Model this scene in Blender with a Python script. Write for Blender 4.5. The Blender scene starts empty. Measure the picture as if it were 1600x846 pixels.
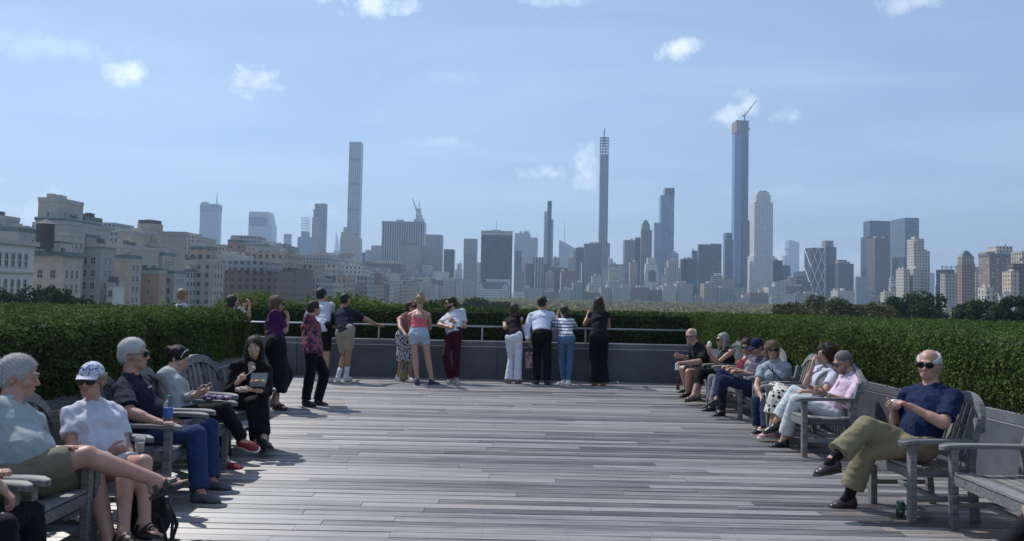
import bpy, math, random
import numpy as np
from mathutils import Vector, Matrix
R = math.radians
random.seed(7); RNG = np.random.default_rng(7)
scene = bpy.context.scene
COL = scene.collection

# ------------------------------------------------------------------ camera
FPX, PY0, CAMZ = 1290.0, 400.0, 1.72
PITCH, ROLL = math.atan(56 / 1290), R(1.15)
_r0 = Vector((1, 0, 0)); _f = Vector((0, math.cos(PITCH), math.sin(PITCH))); _u0 = Vector((0, -math.sin(PITCH), math.cos(PITCH)))
CR = _r0 * math.cos(ROLL) + _u0 * math.sin(ROLL)
CU = _u0 * math.cos(ROLL) - _r0 * math.sin(ROLL)
CF = _f
cd = bpy.data.cameras.new('camera'); cam = bpy.data.objects.new('camera', cd); COL.objects.link(cam)
M3 = Matrix((CR, CU, -CF)).transposed()
cam.matrix_world = Matrix.Translation((0, 0, CAMZ)) @ M3.to_4x4()
cd.sensor_width = 36; cd.lens = 36 * FPX / 1600; cd.shift_y = (PY0 - 423) / 1600
cd.clip_start = 0.05; cd.clip_end = 30000
scene.camera = cam

# ------------------------------------------------------------------ sun, sky, exposure
SUN_DIR = Vector((-0.62, 0.60, 0)).normalized()           # horizontal direction towards the sun
SUN_EL = R(52)
sdir = Vector((SUN_DIR.x * math.cos(SUN_EL), SUN_DIR.y * math.cos(SUN_EL), math.sin(SUN_EL)))
sl = bpy.data.lights.new('sun', 'SUN'); sl.energy = 3.8; sl.angle = R(0.6); sl.color = (1.0, 0.965, 0.92)
so = bpy.data.objects.new('sun', sl); COL.objects.link(so)
so.rotation_euler = sdir.to_track_quat('Z', 'Y').to_euler(); so.location = (-30, 30, 60)

scene.view_settings.view_transform = 'Standard'; scene.view_settings.look = 'None'
scene.view_settings.exposure = 0.25; scene.view_settings.gamma = 1.0
scene.cycles.volume_step_rate = 4.0; scene.cycles.volume_max_steps = 64
scene.cycles.max_bounces = 6; scene.cycles.volume_bounces = 0
scene.cycles.transparent_max_bounces = 12

def px(x, y, d):
    """world point seen at photograph pixel x,y at depth (world Y) d"""
    v = CR * ((x - 800) / FPX) + CU * (-(y - PY0) / FPX) + CF
    return Vector((0, 0, CAMZ)) + v * (d / v.y)
def ray(x, y):
    return (CR * ((x - 800) / FPX) + CU * (-(y - PY0) / FPX) + CF).normalized()
def pz(x, y, z):
    v = ray(x, y); return Vector((0, 0, CAMZ)) + v * ((z - CAMZ) / v.z)

world = bpy.data.worlds.new('World'); scene.world = world; world.use_nodes = True
wt = world.node_tree; wn = wt.nodes; wl = wt.links
for n in list(wn): wn.remove(n)
def nd(t, typ, **kw):
    n = t.nodes.new(typ)
    for k, v in kw.items():
        if k[0] == '_': n.inputs[int(k[1:])].default_value = v
        else: setattr(n, k, v)
    return n
sky = nd(wt, 'ShaderNodeTexSky', sky_type='NISHITA', sun_disc=False, sun_elevation=SUN_EL,
         sun_rotation=math.atan2(SUN_DIR.x, SUN_DIR.y), altitude=40, air_density=1.0, dust_density=0.15, ozone_density=3.0)
geo = nd(wt, 'ShaderNodeNewGeometry'); neg = nd(wt, 'ShaderNodeVectorMath', operation='SCALE'); neg.inputs['Scale'].default_value = -1
wl.new(geo.outputs['Incoming'], neg.inputs[0])
DIR = neg.outputs[0]
def m_(t, op, a, b=None, c=None, clamp=False):
    n = t.nodes.new('ShaderNodeMath'); n.operation = op; n.use_clamp = clamp
    for i, v in enumerate((a, b, c)):
        if v is None: continue
        if isinstance(v, (int, float)): n.inputs[i].default_value = v
        else: t.links.new(v, n.inputs[i])
    return n.outputs[0]
def v_(t, op, a, b=None):
    n = t.nodes.new('ShaderNodeVectorMath'); n.operation = op
    for i, v in enumerate((a, b)):
        if v is None: continue
        if isinstance(v, (tuple, list, Vector)): n.inputs[i].default_value = tuple(v)
        else: t.links.new(v, n.inputs[i])
    return n
# thin streaks: noise of the direction projected on a high flat layer
sep = nd(wt, 'ShaderNodeSeparateXYZ'); wl.new(DIR, sep.inputs[0])
zz = m_(wt, 'MAXIMUM', m_(wt, 'ADD', sep.outputs[2], 0.12), 0.05)
cx = m_(wt, 'DIVIDE', sep.outputs[0], zz); cy = m_(wt, 'DIVIDE', sep.outputs[1], zz)
cmb = nd(wt, 'ShaderNodeCombineXYZ'); wl.new(m_(wt, 'MULTIPLY', cx, 0.55), cmb.inputs[0]); wl.new(cy, cmb.inputs[1])
nz1 = nd(wt, 'ShaderNodeTexNoise'); nz1.inputs['Scale'].default_value = 1.1; nz1.inputs['Detail'].default_value = 7; nz1.inputs['Roughness'].default_value = 0.55; nz1.inputs['Distortion'].default_value = 0.5
wl.new(cmb.outputs[0], nz1.inputs['Vector'])
veil = m_(wt, 'MULTIPLY', m_(wt, 'SMOOTH_MAX', m_(wt, 'SUBTRACT', nz1.outputs[0], 0.42), 0.0, 0.10), 1.6, clamp=True)
# small cumulus puffs, each at its own direction in the sky
nz2 = nd(wt, 'ShaderNodeTexNoise'); nz2.inputs['Scale'].default_value = 26; nz2.inputs['Detail'].default_value = 8; nz2.inputs['Roughness'].default_value = 0.62
wl.new(DIR, nz2.inputs['Vector'])
puffs = [(580, 4, 52, 16, .85), (213, 117, 22, 15, .95), (188, 110, 16, 9, .6), (402, 128, 28, 17, 1.0), (435, 138, 18, 9, .5), (1066, 79, 32, 12, .95), (1155, 174, 28, 18, .8), (1232, 183, 20, 11, .6),
         (908, 262, 22, 26, 1.0), (862, 272, 28, 13, .85), (1440, 2, 40, 10, .5), (30, 330, 60, 26, .9), (1218, 402, 16, 22, 1.0), (1255, 405, 16, 18, .9), (1325, 420, 30, 16, .6),
         (70, 70, 90, 14, .3), (1200, 300, 60, 10, .2), (700, 120, 60, 10, .2), (495, 325, 14, 10, .5), (880, 3, 50, 9, .5), (705, 222, 40, 8, .3)]
acc = None
for (x, y, rx, ry, st) in puffs:
    c = ray(x, y); rt = Vector((c.y, -c.x, 0)).normalized(); up = rt.cross(c)
    dx = m_(wt, 'MULTIPLY', v_(wt, 'DOT_PRODUCT', DIR, rt).outputs['Value'], FPX / rx)
    dy = m_(wt, 'MULTIPLY', m_(wt, 'SUBTRACT', v_(wt, 'DOT_PRODUCT', DIR, up).outputs['Value'], 0.0), FPX / ry)
    fr = m_(wt, 'GREATER_THAN', v_(wt, 'DOT_PRODUCT', DIR, c).outputs['Value'], 0.2)
    r2 = m_(wt, 'ADD', m_(wt, 'MULTIPLY', dx, dx), m_(wt, 'MULTIPLY', dy, dy))
    g = m_(wt, 'SUBTRACT', 1.0, m_(wt, 'MULTIPLY', m_(wt, 'SQRT', r2), 0.72))
    g = m_(wt, 'MULTIPLY', m_(wt, 'ADD', g, m_(wt, 'MULTIPLY', m_(wt, 'SUBTRACT', nz2.outputs[0], 0.52), 4.4)), 1.1, clamp=True)
    g = m_(wt, 'MULTIPLY', m_(wt, 'MULTIPLY', g, fr), st)
    acc = g if acc is None else m_(wt, 'MAXIMUM', acc, g)
mx = nd(wt, 'ShaderNodeMixRGB'); mx.inputs[2].default_value = (7.2, 8.3, 9.9, 1)
mx0 = nd(wt, 'ShaderNodeMixRGB'); mx0.inputs[0].default_value = .50; mx0.inputs[2].default_value = (3.45, 4.45, 6.5, 1); wl.new(sky.outputs[0], mx0.inputs[1])   # even thin summer veil
wl.new(m_(wt, 'MULTIPLY', veil, 0.55), mx.inputs[0]); wl.new(mx0.outputs[0], mx.inputs[1])
mx2 = nd(wt, 'ShaderNodeMixRGB'); mx2.inputs[2].default_value = (9.3, 10.2, 11.2, 1)
wl.new(m_(wt, 'MULTIPLY', acc, 0.75), mx2.inputs[0]); wl.new(mx.outputs[0], mx2.inputs[1])
bg = nd(wt, 'ShaderNodeBackground'); bg.inputs[1].default_value = 0.108
wl.new(mx2.outputs[0], bg.inputs[0])
wo = nd(wt, 'ShaderNodeOutputWorld'); wl.new(bg.outputs[0], wo.inputs[0])

# ------------------------------------------------------------------ helpers
def tag(o, label=None, cat=None, group=None, kind=None):
    if label: o['label'] = label
    if cat: o['category'] = cat
    if group: o['group'] = group
    if kind: o['kind'] = kind
    return o
def empty(name, loc=(0, 0, 0), rz=0.0, label=None, cat=None, group=None):
    o = bpy.data.objects.new(name, None); COL.objects.link(o); o.location = loc; o.rotation_euler = (0, 0, rz)
    o.empty_display_size = 0.1
    return tag(o, label, cat, group)
def mesh_np(name, V, F, mat=None, parent=None, smooth=False, attrs=None):
    """V (n,3), F (m,4) or (m,3) or list of such"""
    me = bpy.data.meshes.new(name)
    V = np.asarray(V, dtype=np.float32)
    Fs = F if isinstance(F, list) else [F]
    Fs = [np.asarray(f, dtype=np.int32) for f in Fs if len(f)]
    nl = sum(f.size for f in Fs); nf = sum(len(f) for f in Fs)
    me.vertices.add(len(V)); me.vertices.foreach_set('co', V.ravel())
    me.loops.add(nl); me.loops.foreach_set('vertex_index', np.concatenate([f.ravel() for f in Fs]))
    me.polygons.add(nf)
    tot = np.concatenate([np.full(len(f), f.shape[1]) for f in Fs]); st = np.concatenate([[0], np.cumsum(tot)[:-1]])
    me.polygons.foreach_set('loop_start', st.astype(np.int32))
    try: me.polygons.foreach_set('loop_total', tot.astype(np.int32))
    except Exception: pass
    if smooth: me.polygons.foreach_set('use_smooth', np.ones(nf, dtype=bool))
    me.update(calc_edges=True); me.validate()
    for k, arr in (attrs or {}).items():
        a = me.attributes.new(k, 'FLOAT', 'POINT'); a.data.foreach_set('value', np.asarray(arr, dtype=np.float32))
    if mat: me.materials.append(mat)
    o = bpy.data.objects.new(name, me); COL.objects.link(o)
    if parent: o.parent = parent
    return o
class MB:
    """collects solids, build() links them as ONE mesh object"""
    def __init__(s): s.V = []; s.F = []; s.n = 0
    def add(s, V, F):
        s.V.append(np.asarray(V, float)); s.F += [tuple(i + s.n for i in f) for f in F]; s.n += len(V)
    def box(s, lo, hi, mtx=None, bev=0.0):
        x0, y0, z0 = lo; x1, y1, z1 = hi
        if bev > 0:                                  # chamfered vertical-section box
            b = bev
            ring = lambda z, e: [(x0 + e, y0 + b), (x0 + b, y0 + e), (x1 - b, y0 + e), (x1 - e, y0 + b), (x1 - e, y1 - b), (x1 - b, y1 - e), (x0 + b, y1 - e), (x0 + e, y1 - b)]
            V = []
            for z, e in ((z0, b * .9), (z0 + b, 0), (z1 - b, 0), (z1, b * .9)):
                V += [(p[0], p[1], z) for p in ring(z, e)]
            F = [tuple(range(7, -1, -1)), tuple(range(24, 32))]
            for k in range(3):
                for i in range(8):
                    j = (i + 1) % 8; F.append((k * 8 + i, k * 8 + j, k * 8 + 8 + j, k * 8 + 8 + i))
        else:
            V = [(x0, y0, z0), (x1, y0, z0), (x1, y1, z0), (x0, y1, z0), (x0, y0, z1), (x1, y0, z1), (x1, y1, z1), (x0, y1, z1)]
            F = [(3, 2, 1, 0), (4, 5, 6, 7), (0, 1, 5, 4), (1, 2, 6, 5), (2, 3, 7, 6), (3, 0, 4, 7)]
        V = np.array(V, float)
        if mtx is not None:
            m = np.array(mtx); V = V @ m[:3, :3].T + m[:3, 3]
        s.add(V, F); return s
    def prism(s, pts, z0, z1, top=None):
        """vertical prism over an xy outline (ccw); top = optional outline at z1"""
        n = len(pts); top = top or pts
        V = [(p[0], p[1], z0) for p in pts] + [(p[0], p[1], z1) for p in top]
        F = [tuple(range(n - 1, -1, -1)), tuple(range(n, 2 * n))] + [(i, (i + 1) % n, n + (i + 1) % n, n + i) for i in range(n)]
        s.add(V, F); return s
    def tube(s, pts, rad, n=8, cap=True, flat=None):
        pts = [Vector(p) for p in pts]; rad = [rad] * len(pts) if isinstance(rad, (int, float)) else rad
        V = []; prev = None
        for i, p in enumerate(pts):
            t = (pts[min(i + 1, len(pts) - 1)] - pts[max(i - 1, 0)]).normalized()
            if prev is None: a = t.orthogonal().normalized() if abs(t.z) > .9 else t.cross(Vector((0, 0, 1))).normalized()
            else:
                a = prev - t * prev.dot(t); a = a.normalized() if a.length > 1e-6 else t.orthogonal().normalized()
            prev = a; b = t.cross(a)
            fa, fb = flat if flat else (1, 1)
            for k in range(n):
                w = 2 * math.pi * k / n
                V.append(tuple(p + a * (rad[i] * fa * math.cos(w)) + b * (rad[i] * fb * math.sin(w))))
        F = []
        for i in range(len(pts) - 1):
            for k in range(n):
                j = (k + 1) % n; F.append((i * n + k, i * n + j, (i + 1) * n + j, (i + 1) * n + k))
        if cap: F += [tuple(range(n - 1, -1, -1)), tuple(range((len(pts) - 1) * n, len(pts) * n))]
        s.add(V, F); return s
    def lathe(s, prof, c=(0, 0, 0), n=16, mtx=None):
        V = []
        for r, z in prof:
            for k in range(n):
                w = 2 * math.pi * k / n; V.append((c[0] + r * math.cos(w), c[1] + r * math.sin(w), c[2] + z))
        F = []
        for i in range(len(prof) - 1):
            for k in range(n):
                j = (k + 1) % n; F.append((i * n + k, i * n + j, (i + 1) * n + j, (i + 1) * n + k))
        F += [tuple(range(n - 1, -1, -1)), tuple(range((len(prof) - 1) * n, len(prof) * n))]
        V = np.array(V)
        if mtx is not None:
            m = np.array(mtx); V = V @ m[:3, :3].T + m[:3, 3]
        s.add(V, F); return s
    def build(s, name, mat=None, parent=None, smooth=False, loc=None):
        V = np.concatenate(s.V)
        me = bpy.data.meshes.new(name)
        if loc is not None: V = V - np.array(loc)
        me.from_pydata(V.tolist(), [], s.F); me.update()
        if smooth:
            me.polygons.foreach_set('use_smooth', np.ones(len(me.polygons), dtype=bool))
        if mat: me.materials.append(mat)
        o = bpy.data.objects.new(name, me); COL.objects.link(o)
        if loc is not None: o.location = loc
        if parent: o.parent = parent
        return o
def copy_tree(o, parent=None):
    c = o.copy(); COL.objects.link(c); c.parent = parent
    for ch in list(o.children): copy_tree(ch, c)
    return c

# ------------------------------------------------------------------ materials
def new_mat(name):
    m = bpy.data.materials.new(name); m.use_nodes = True
    return m, m.node_tree, m.node_tree.nodes['Principled BSDF']
def lin(c):
    return tuple(((v / 12.92) if v <= 0.04045 else ((v + 0.055) / 1.055) ** 2.4) for v in c[:3]) + (1,)
_cache = {}
def plain(name, col, rough=0.6, metal=0.0, noise=0.15, scale=30.0, bump=0.0, spec=0.5, coord='Object', trans=0.0):
    key = (name, col, rough)
    if key in _cache: return _cache[key]
    m, t, b = new_mat(name)
    tc = nd(t, 'ShaderNodeTexCoord'); nz = nd(t, 'ShaderNodeTexNoise'); nz.inputs['Scale'].default_value = scale; nz.inputs['Detail'].default_value = 4
    t.links.new(tc.outputs[coord], nz.inputs['Vector'])
    cr = nd(t, 'ShaderNodeMixRGB'); cr.inputs[1].default_value = tuple(c * (1 - noise) for c in col[:3]) + (1,); cr.inputs[2].default_value = tuple(min(1, c * (1 + noise)) for c in col[:3]) + (1,)
    t.links.new(nz.outputs[0], cr.inputs[0]); t.links.new(cr.outputs[0], b.inputs['Base Color'])
    b.inputs['Roughness'].default_value = rough; b.inputs['Metallic'].default_value = metal
    b.inputs['Specular IOR Level'].default_value = spec
    if trans: b.inputs['Transmission Weight'].default_value = trans
    if bump:
        bp = nd(t, 'ShaderNodeBump'); bp.inputs['Strength'].default_value = bump; bp.inputs['Distance'].default_value = 0.01
        t.links.new(nz.outputs[0], bp.inputs['Height']); t.links.new(bp.outputs[0], b.inputs['Normal'])
    _cache[key] = m
    return m
# ================================================================== SETTING
def wood_mat(name, dark, light, axis=0, rough=0.55, grain=1.0, screws=False, aniso=0.0, var=.75):
    m, t, b = new_mat(name)
    tc = nd(t, 'ShaderNodeTexCoord'); mp = nd(t, 'ShaderNodeMapping')
    sc = [22.0, 22.0, 22.0]; sc[axis] = 0.8
    mp.inputs['Scale'].default_value = sc; t.links.new(tc.outputs['Object'], mp.inputs[0])
    g = nd(t, 'ShaderNodeNewGeometry')
    addv = v_(t, 'ADD', mp.outputs[0]); cmb = nd(t, 'ShaderNodeCombineXYZ')
    for i in range(3): t.links.new(m_(t, 'MULTIPLY', g.outputs['Random Per Island'], 37.0 + 11 * i), cmb.inputs[i])
    t.links.new(cmb.outputs[0], addv.inputs[1])
    n1 = nd(t, 'ShaderNodeTexNoise'); n1.inputs['Scale'].default_value = 1.6 * grain; n1.inputs['Detail'].default_value = 8; n1.inputs['Roughness'].default_value = 0.65; n1.inputs['Distortion'].default_value = 0.4
    t.links.new(addv.outputs[0], n1.inputs['Vector'])
    n2 = nd(t, 'ShaderNodeTexNoise'); n2.inputs['Scale'].default_value = 0.25; n2.inputs['Detail'].default_value = 3
    t.links.new(addv.outputs[0], n2.inputs['Vector'])
    # plank to plank shade + grain + weathering blotches
    k = m_(t, 'ADD', m_(t, 'MULTIPLY', m_(t, 'SUBTRACT', g.outputs['Random Per Island'], 0.5), var), m_(t, 'ADD', m_(t, 'MULTIPLY', n1.outputs[0], 2.4), m_(t, 'MULTIPLY', n2.outputs[0], 0.9)))
    k = m_(t, 'MULTIPLY', m_(t, 'SUBTRACT', k, 1.18), 1.15, clamp=True)
    mix = nd(t, 'ShaderNodeMixRGB'); mix.inputs[1].default_value = dark + (1,); mix.inputs[2].default_value = light + (1,)
    t.links.new(k, mix.inputs[0]); colr = mix.outputs[0]
    warm = nd(t, 'ShaderNodeMixRGB', blend_type='MULTIPLY'); warm.inputs[2].default_value = (1.04, 0.95, 0.90, 1)
    rp = m_(t, 'FRACT', m_(t, 'MULTIPLY', g.outputs['Random Per Island'], 7.31))
    t.links.new(m_(t, 'MULTIPLY', m_(t, 'GREATER_THAN', rp, 0.6), 0.8), warm.inputs[0]); t.links.new(colr, warm.inputs[1]); colr = warm.outputs[0]
    if screws:
        sp = nd(t, 'ShaderNodeSeparateXYZ'); t.links.new(tc.outputs['Object'], sp.inputs[0])
        fx = m_(t, 'MULTIPLY', m_(t, 'SUBTRACT', m_(t, 'FRACT', m_(t, 'DIVIDE', m_(t, 'ADD', sp.outputs[0], 20.0), 0.61)), 0.5), 0.61)
        fy = m_(t, 'MULTIPLY', m_(t, 'SUBTRACT', m_(t, 'FRACT', m_(t, 'DIVIDE', m_(t, 'ADD', sp.outputs[1], 0.0), 0.07)), 0.5), 0.07)
        d = m_(t, 'SQRT', m_(t, 'ADD', m_(t, 'MULTIPLY', fx, fx), m_(t, 'MULTIPLY', fy, fy)))
        s = m_(t, 'LESS_THAN', d, 0.0065)
        ms = nd(t, 'ShaderNodeMixRGB'); ms.inputs[2].default_value = (0.02, 0.02, 0.02, 1); t.links.new(m_(t, 'MULTIPLY', s, 0.8), ms.inputs[0]); t.links.new(colr, ms.inputs[1]); colr = ms.outputs[0]
    t.links.new(colr, b.inputs['Base Color'])
    t.links.new(m_(t, 'ADD', rough - 0.12, m_(t, 'MULTIPLY', n1.outputs[0], 0.25)), b.inputs['Roughness'])
    bp = nd(t, 'ShaderNodeBump'); bp.inputs['Strength'].default_value = 0.5; bp.inputs['Distance'].default_value = 0.004
    t.links.new(n1.outputs[0], bp.inputs['Height']); t.links.new(bp.outputs[0], b.inputs['Normal'])
    if aniso:                                                # raised grain along x: the sheen spreads across the boards
        b.inputs['Anisotropic'].default_value = aniso; b.inputs['Specular IOR Level'].default_value = 1.0; b.inputs['IOR'].default_value = 1.75
        tv = nd(t, 'ShaderNodeCombineXYZ'); tv.inputs[1].default_value = 1.0; t.links.new(tv.outputs[0], b.inputs['Tangent'])
    return m
M_deck = wood_mat('deck_wood', (0.026, 0.024, 0.022), (0.262, 0.254, 0.240), 0, 0.57, screws=True, aniso=.8, var=.85)
M_teak = wood_mat('teak_wood', (0.045, 0.052, 0.055), (0.205, 0.215, 0.21), 0, 0.6, grain=1.3)
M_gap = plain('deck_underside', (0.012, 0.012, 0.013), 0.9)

def leaf_mat(name, dark, light, scale=3.0, trans=0.25):
    m, t, b = new_mat(name)
    g = nd(t, 'ShaderNodeNewGeometry'); tc = nd(t, 'ShaderNodeTexCoord')
    nz = nd(t, 'ShaderNodeTexNoise'); nz.inputs['Scale'].default_value = scale; nz.inputs['Detail'].default_value = 3
    mpl = nd(t, 'ShaderNodeMapping'); mpl.inputs['Scale'].default_value = (1, 1, .45); t.links.new(tc.outputs['Object'], mpl.inputs[0]); t.links.new(mpl.outputs[0], nz.inputs['Vector'])
    k = m_(t, 'ADD', m_(t, 'MULTIPLY', g.outputs['Random Per Island'], 0.6), m_(t, 'MULTIPLY', m_(t, 'SUBTRACT', nz.outputs[0], 0.3), 0.9), clamp=True)
    mix = nd(t, 'ShaderNodeMixRGB'); mix.inputs[1].default_value = dark + (1,); mix.inputs[2].default_value = light + (1,)
    t.links.new(k, mix.inputs[0]); t.links.new(mix.outputs[0], b.inputs['Base Color']); b.inputs['Roughness'].default_value = 0.7
    b.inputs['Specular IOR Level'].default_value = 0.08
    if trans:
        tr = nd(t, 'ShaderNodeBsdfTranslucent'); ms = nd(t, 'ShaderNodeMixShader'); ms.inputs[0].default_value = trans
        t.links.new(mix.outputs[0], tr.inputs[0]); t.links.new(b.outputs[0], ms.inputs[1]); t.links.new(tr.outputs[0], ms.inputs[2])
        t.links.new(ms.outputs[0], t.nodes['Material Output'].inputs[0])
    return m
M_hedge = leaf_mat('hedge_leaves', (0.016, 0.036, 0.010), (0.125, 0.19, 0.045), 2.2)
M_hedge_far = leaf_mat('yew_leaves', (0.018, 0.036, 0.012), (0.085, 0.14, 0.036), 2.2)
M_shrub = leaf_mat('young_leaves', (0.04, 0.075, 0.02), (0.22, 0.28, 0.08), 2.0)
M_tree_dark = leaf_mat('dark_tree_leaves', (0.010, 0.024, 0.008), (0.052, 0.085, 0.024), 0.12)
M_tree_olive = leaf_mat('olive_tree_leaves', (0.028, 0.036, 0.012), (0.11, 0.12, 0.042), 0.10)
M_wood = leaf_mat('woodland_leaves', (0.07, 0.075, 0.02), (0.34, 0.31, 0.12), 0.02)
M_bark = plain('bark', (0.07, 0.055, 0.042), 0.9, scale=6)

# ground sheet (park and city floor far below the roof terrace)
gm, gt, gb = new_mat('park_grass')
tc = nd(gt, 'ShaderNodeTexCoord'); nz = nd(gt, 'ShaderNodeTexNoise'); nz.inputs['Scale'].default_value = 0.02; nz.inputs['Detail'].default_value = 6
gt.links.new(tc.outputs['Object'], nz.inputs['Vector']); mx = nd(gt, 'ShaderNodeMixRGB'); mx.inputs[1].default_value = (0.03, 0.045, 0.018, 1); mx.inputs[2].default_value = (0.10, 0.11, 0.06, 1)
gt.links.new(nz.outputs[0], mx.inputs[0]); gt.links.new(mx.outputs[0], gb.inputs['Base Color']); gb.inputs['Roughness'].default_value = 0.95
GZ = -26.0
b = MB(); b.add([(-9000, -2000, GZ), (9000, -2000, GZ), (9000, 15000, GZ), (-9000, 15000, GZ)], [(0, 1, 2, 3)])
tag(b.build('ground', gm), kind='structure')
b = MB(); b.add([(-140, -500, GZ + .004), (-104, -500, GZ + .004), (-104, 2200, GZ + .004), (-140, 2200, GZ + .004)], [(0, 1, 2, 3)])
tag(b.build('road', plain('asphalt', (0.05, 0.05, 0.052), 0.9, scale=2)), kind='structure')
# museum block that carries the terrace
b = MB(); b.box((-30, -30, GZ + .01), (24, 19.5, -0.35)); bb = b.build('museum_building', plain('limestone_block', (0.32, 0.31, 0.29), 0.8, scale=2))
tag(bb, 'pale limestone museum wing under the roof terrace, below the deck', 'building')

# deck: every plank its own solid inside one mesh, planks run left to right
b = MB(); y = -3.0; pw, gap = 0.1235, 0.012
rr = random.Random(3)
while y < 16.2:
    xs = -12.0 - rr.random() * 3
    while xs < 5.2:
        L = rr.choice([1.83, 2.44, 3.05, 3.66, 4.27]); x1 = min(xs + L, 5.4)
        if x1 > -11.9:
            dz = rr.uniform(-0.0022, 0.0022)
            b.box((max(xs, -12) + 0.002, y, -0.035), (x1 - 0.002, y + pw, dz))
        xs += L
    y += pw + gap
deck = b.build('deck', M_deck); tag(deck, kind='structure')
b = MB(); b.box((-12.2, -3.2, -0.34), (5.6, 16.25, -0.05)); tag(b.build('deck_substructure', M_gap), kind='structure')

# granite walls
def granite(name, c, rough=0.6):
    m, t, b = new_mat(name)
    tc = nd(t, 'ShaderNodeTexCoord')
    n1 = nd(t, 'ShaderNodeTexNoise'); n1.inputs['Scale'].default_value = 1.3; n1.inputs['Detail'].default_value = 6; n1.inputs['Roughness'].default_value = .7
    n2 = nd(t, 'ShaderNodeTexNoise'); n2.inputs['Scale'].default_value = 70; n2.inputs['Detail'].default_value = 4
    t.links.new(tc.outputs['Object'], n1.inputs['Vector']); t.links.new(tc.outputs['Object'], n2.inputs['Vector'])
    k = m_(t, 'ADD', m_(t, 'MULTIPLY', n1.outputs[0], 1.3), m_(t, 'MULTIPLY', n2.outputs[0], 0.6)); k = m_(t, 'MULTIPLY', m_(t, 'SUBTRACT', k, 0.66), 2.0, clamp=True)
    mix = nd(t, 'ShaderNodeMixRGB'); mix.inputs[1].default_value = tuple(v * .62 for v in c) + (1,); mix.inputs[2].default_value = tuple(v * 1.3 for v in c) + (1,)
    t.links.new(k, mix.inputs[0]); t.links.new(mix.outputs[0], b.inputs['Base Color']); b.inputs['Roughness'].default_value = rough
    return m
M_granite = granite('grey_granite', (0.075, 0.088, 0.105)); M_groove = plain('wall_joint', (0.06, 0.06, 0.062), 0.8)
M_cop = granite('granite_coping', (0.115, 0.13, 0.145))
M_line = plain('pale_mortar', (0.5, 0.5, 0.5), 0.8)
def wall(name, A, B, inward, h, label, seg=2.0, th=0.32):
    """low panelled granite wall between plan points A,B; inward = unit vector to the deck side"""
    root = empty(name, (A[0], A[1], 0), 0, label, 'wall')
    a = Vector((A[0], A[1], 0)); c = Vector((B[0], B[1], 0)); L = (c - a).length; u = (c - a).normalized(); v = -Vector((inward[0], inward[1], 0))
    mt = Matrix((u, v, Vector((0, 0, 1)))).transposed().to_4x4()      # local x along, y away from the deck
    b = MB(); n = max(1, round(L / seg)); w = L / n
    for i in range(n): b.box((i * w + .009, 0, -0.05), ((i + 1) * w - .009, th, h - 0.11), mt)
    o = b.build('wall_panels', M_granite, root)
    b = MB(); b.box((0, 0.012, -0.05), (L, th - 0.012, h - 0.10), mt); b.build('wall_core', M_groove, root)
    b = MB()
    for i in range(n): b.box((i * w + .003, -0.012, h - 0.098), ((i + 1) * w - .003, th + 0.01, h), mt, bev=0.006)
    b.build('coping', M_cop, root)
    b = MB(); b.box((0, -0.004, h - 0.112), (L, 0.02, h - 0.096), mt); b.build('coping_joint', M_line, root)
    return root
WY = 16.2
wall('terrace_wall', (-12, WY), (3.68, WY), (0, -1), 0.74, 'long low grey granite wall below the railing at the far edge of the deck')
def rx(y): return 4.06 - .09 * (y - 11.9)
_n = Vector((-1, -.09, 0)).normalized()
wall('side_wall', (rx(WY), WY - .02), (rx(-2), -2), (_n.x, _n.y), 0.74, 'low grey granite wall behind the right hand chairs and under the right hedge')
wall('side_wall', (-3.85, -2), (-3.85, 12.1), (1, 0), 0.74, 'low grey granite wall behind the left hand chairs and under the left hedge')
# railing
M_rail = plain('rail_metal', (0.34, 0.36, 0.39), 0.5, 0.5, noise=.05)
rt = empty('railing', (0, WY - .1, 0), 0, 'pale metal handrail on thin posts along the far granite wall', 'railing')
b = MB(); b.tube([(-12, 0, 1.03), (3.62, 0, 1.03)], 0.017, 12); b.build('handrail', M_rail, rt, smooth=True)
for x in (-10.6, -8.6, -6.6, -4.57, -2.56, -.55, 1.46, 3.45):
    b = MB(); b.box((x - .015, -.010, .738), (x + .015, .010, 1.015)); b.box((x - .035, -.035, .742), (x + .035, .035, .75)); b.build('post', M_rail, rt)

# ------------------------------------------------------------------ hedges
def leaves(P, N, size, rng, asp=0.55, spread=0.9):
    """one small folded quad per point, facing roughly N"""
    n = len(P); D = N + rng.normal(0, spread, (n, 3)); D /= np.linalg.norm(D, axis=1)[:, None]
    A = rng.normal(0, 1, (n, 3)); A -= D * (A * D).sum(1)[:, None]; A /= np.linalg.norm(A, axis=1)[:, None]
    B = np.cross(D, A); s = size * rng.uniform(.5, 1.6, (n, 1))
    V = np.stack([P - A * s, P - B * s * asp + D * s * .12, P + A * s, P + B * s * asp + D * s * .12], 1).reshape(-1, 3)
    F = np.arange(4 * n).reshape(n, 4)
    return V, F
def vnoise(P, f, seed=0):
    """cheap smooth pseudo noise in -1..1"""
    r = np.random.default_rng(seed); out = 0
    for k in range(5):
        d = r.normal(0, 1, 3); d /= np.linalg.norm(d); out = out + np.sin((P @ d) * f * (0.7 + .5 * k) + r.uniform(0, 6.28) + 1.3 * np.sin((P @ np.roll(d, 1)) * f * .8))
    return out / 5
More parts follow.
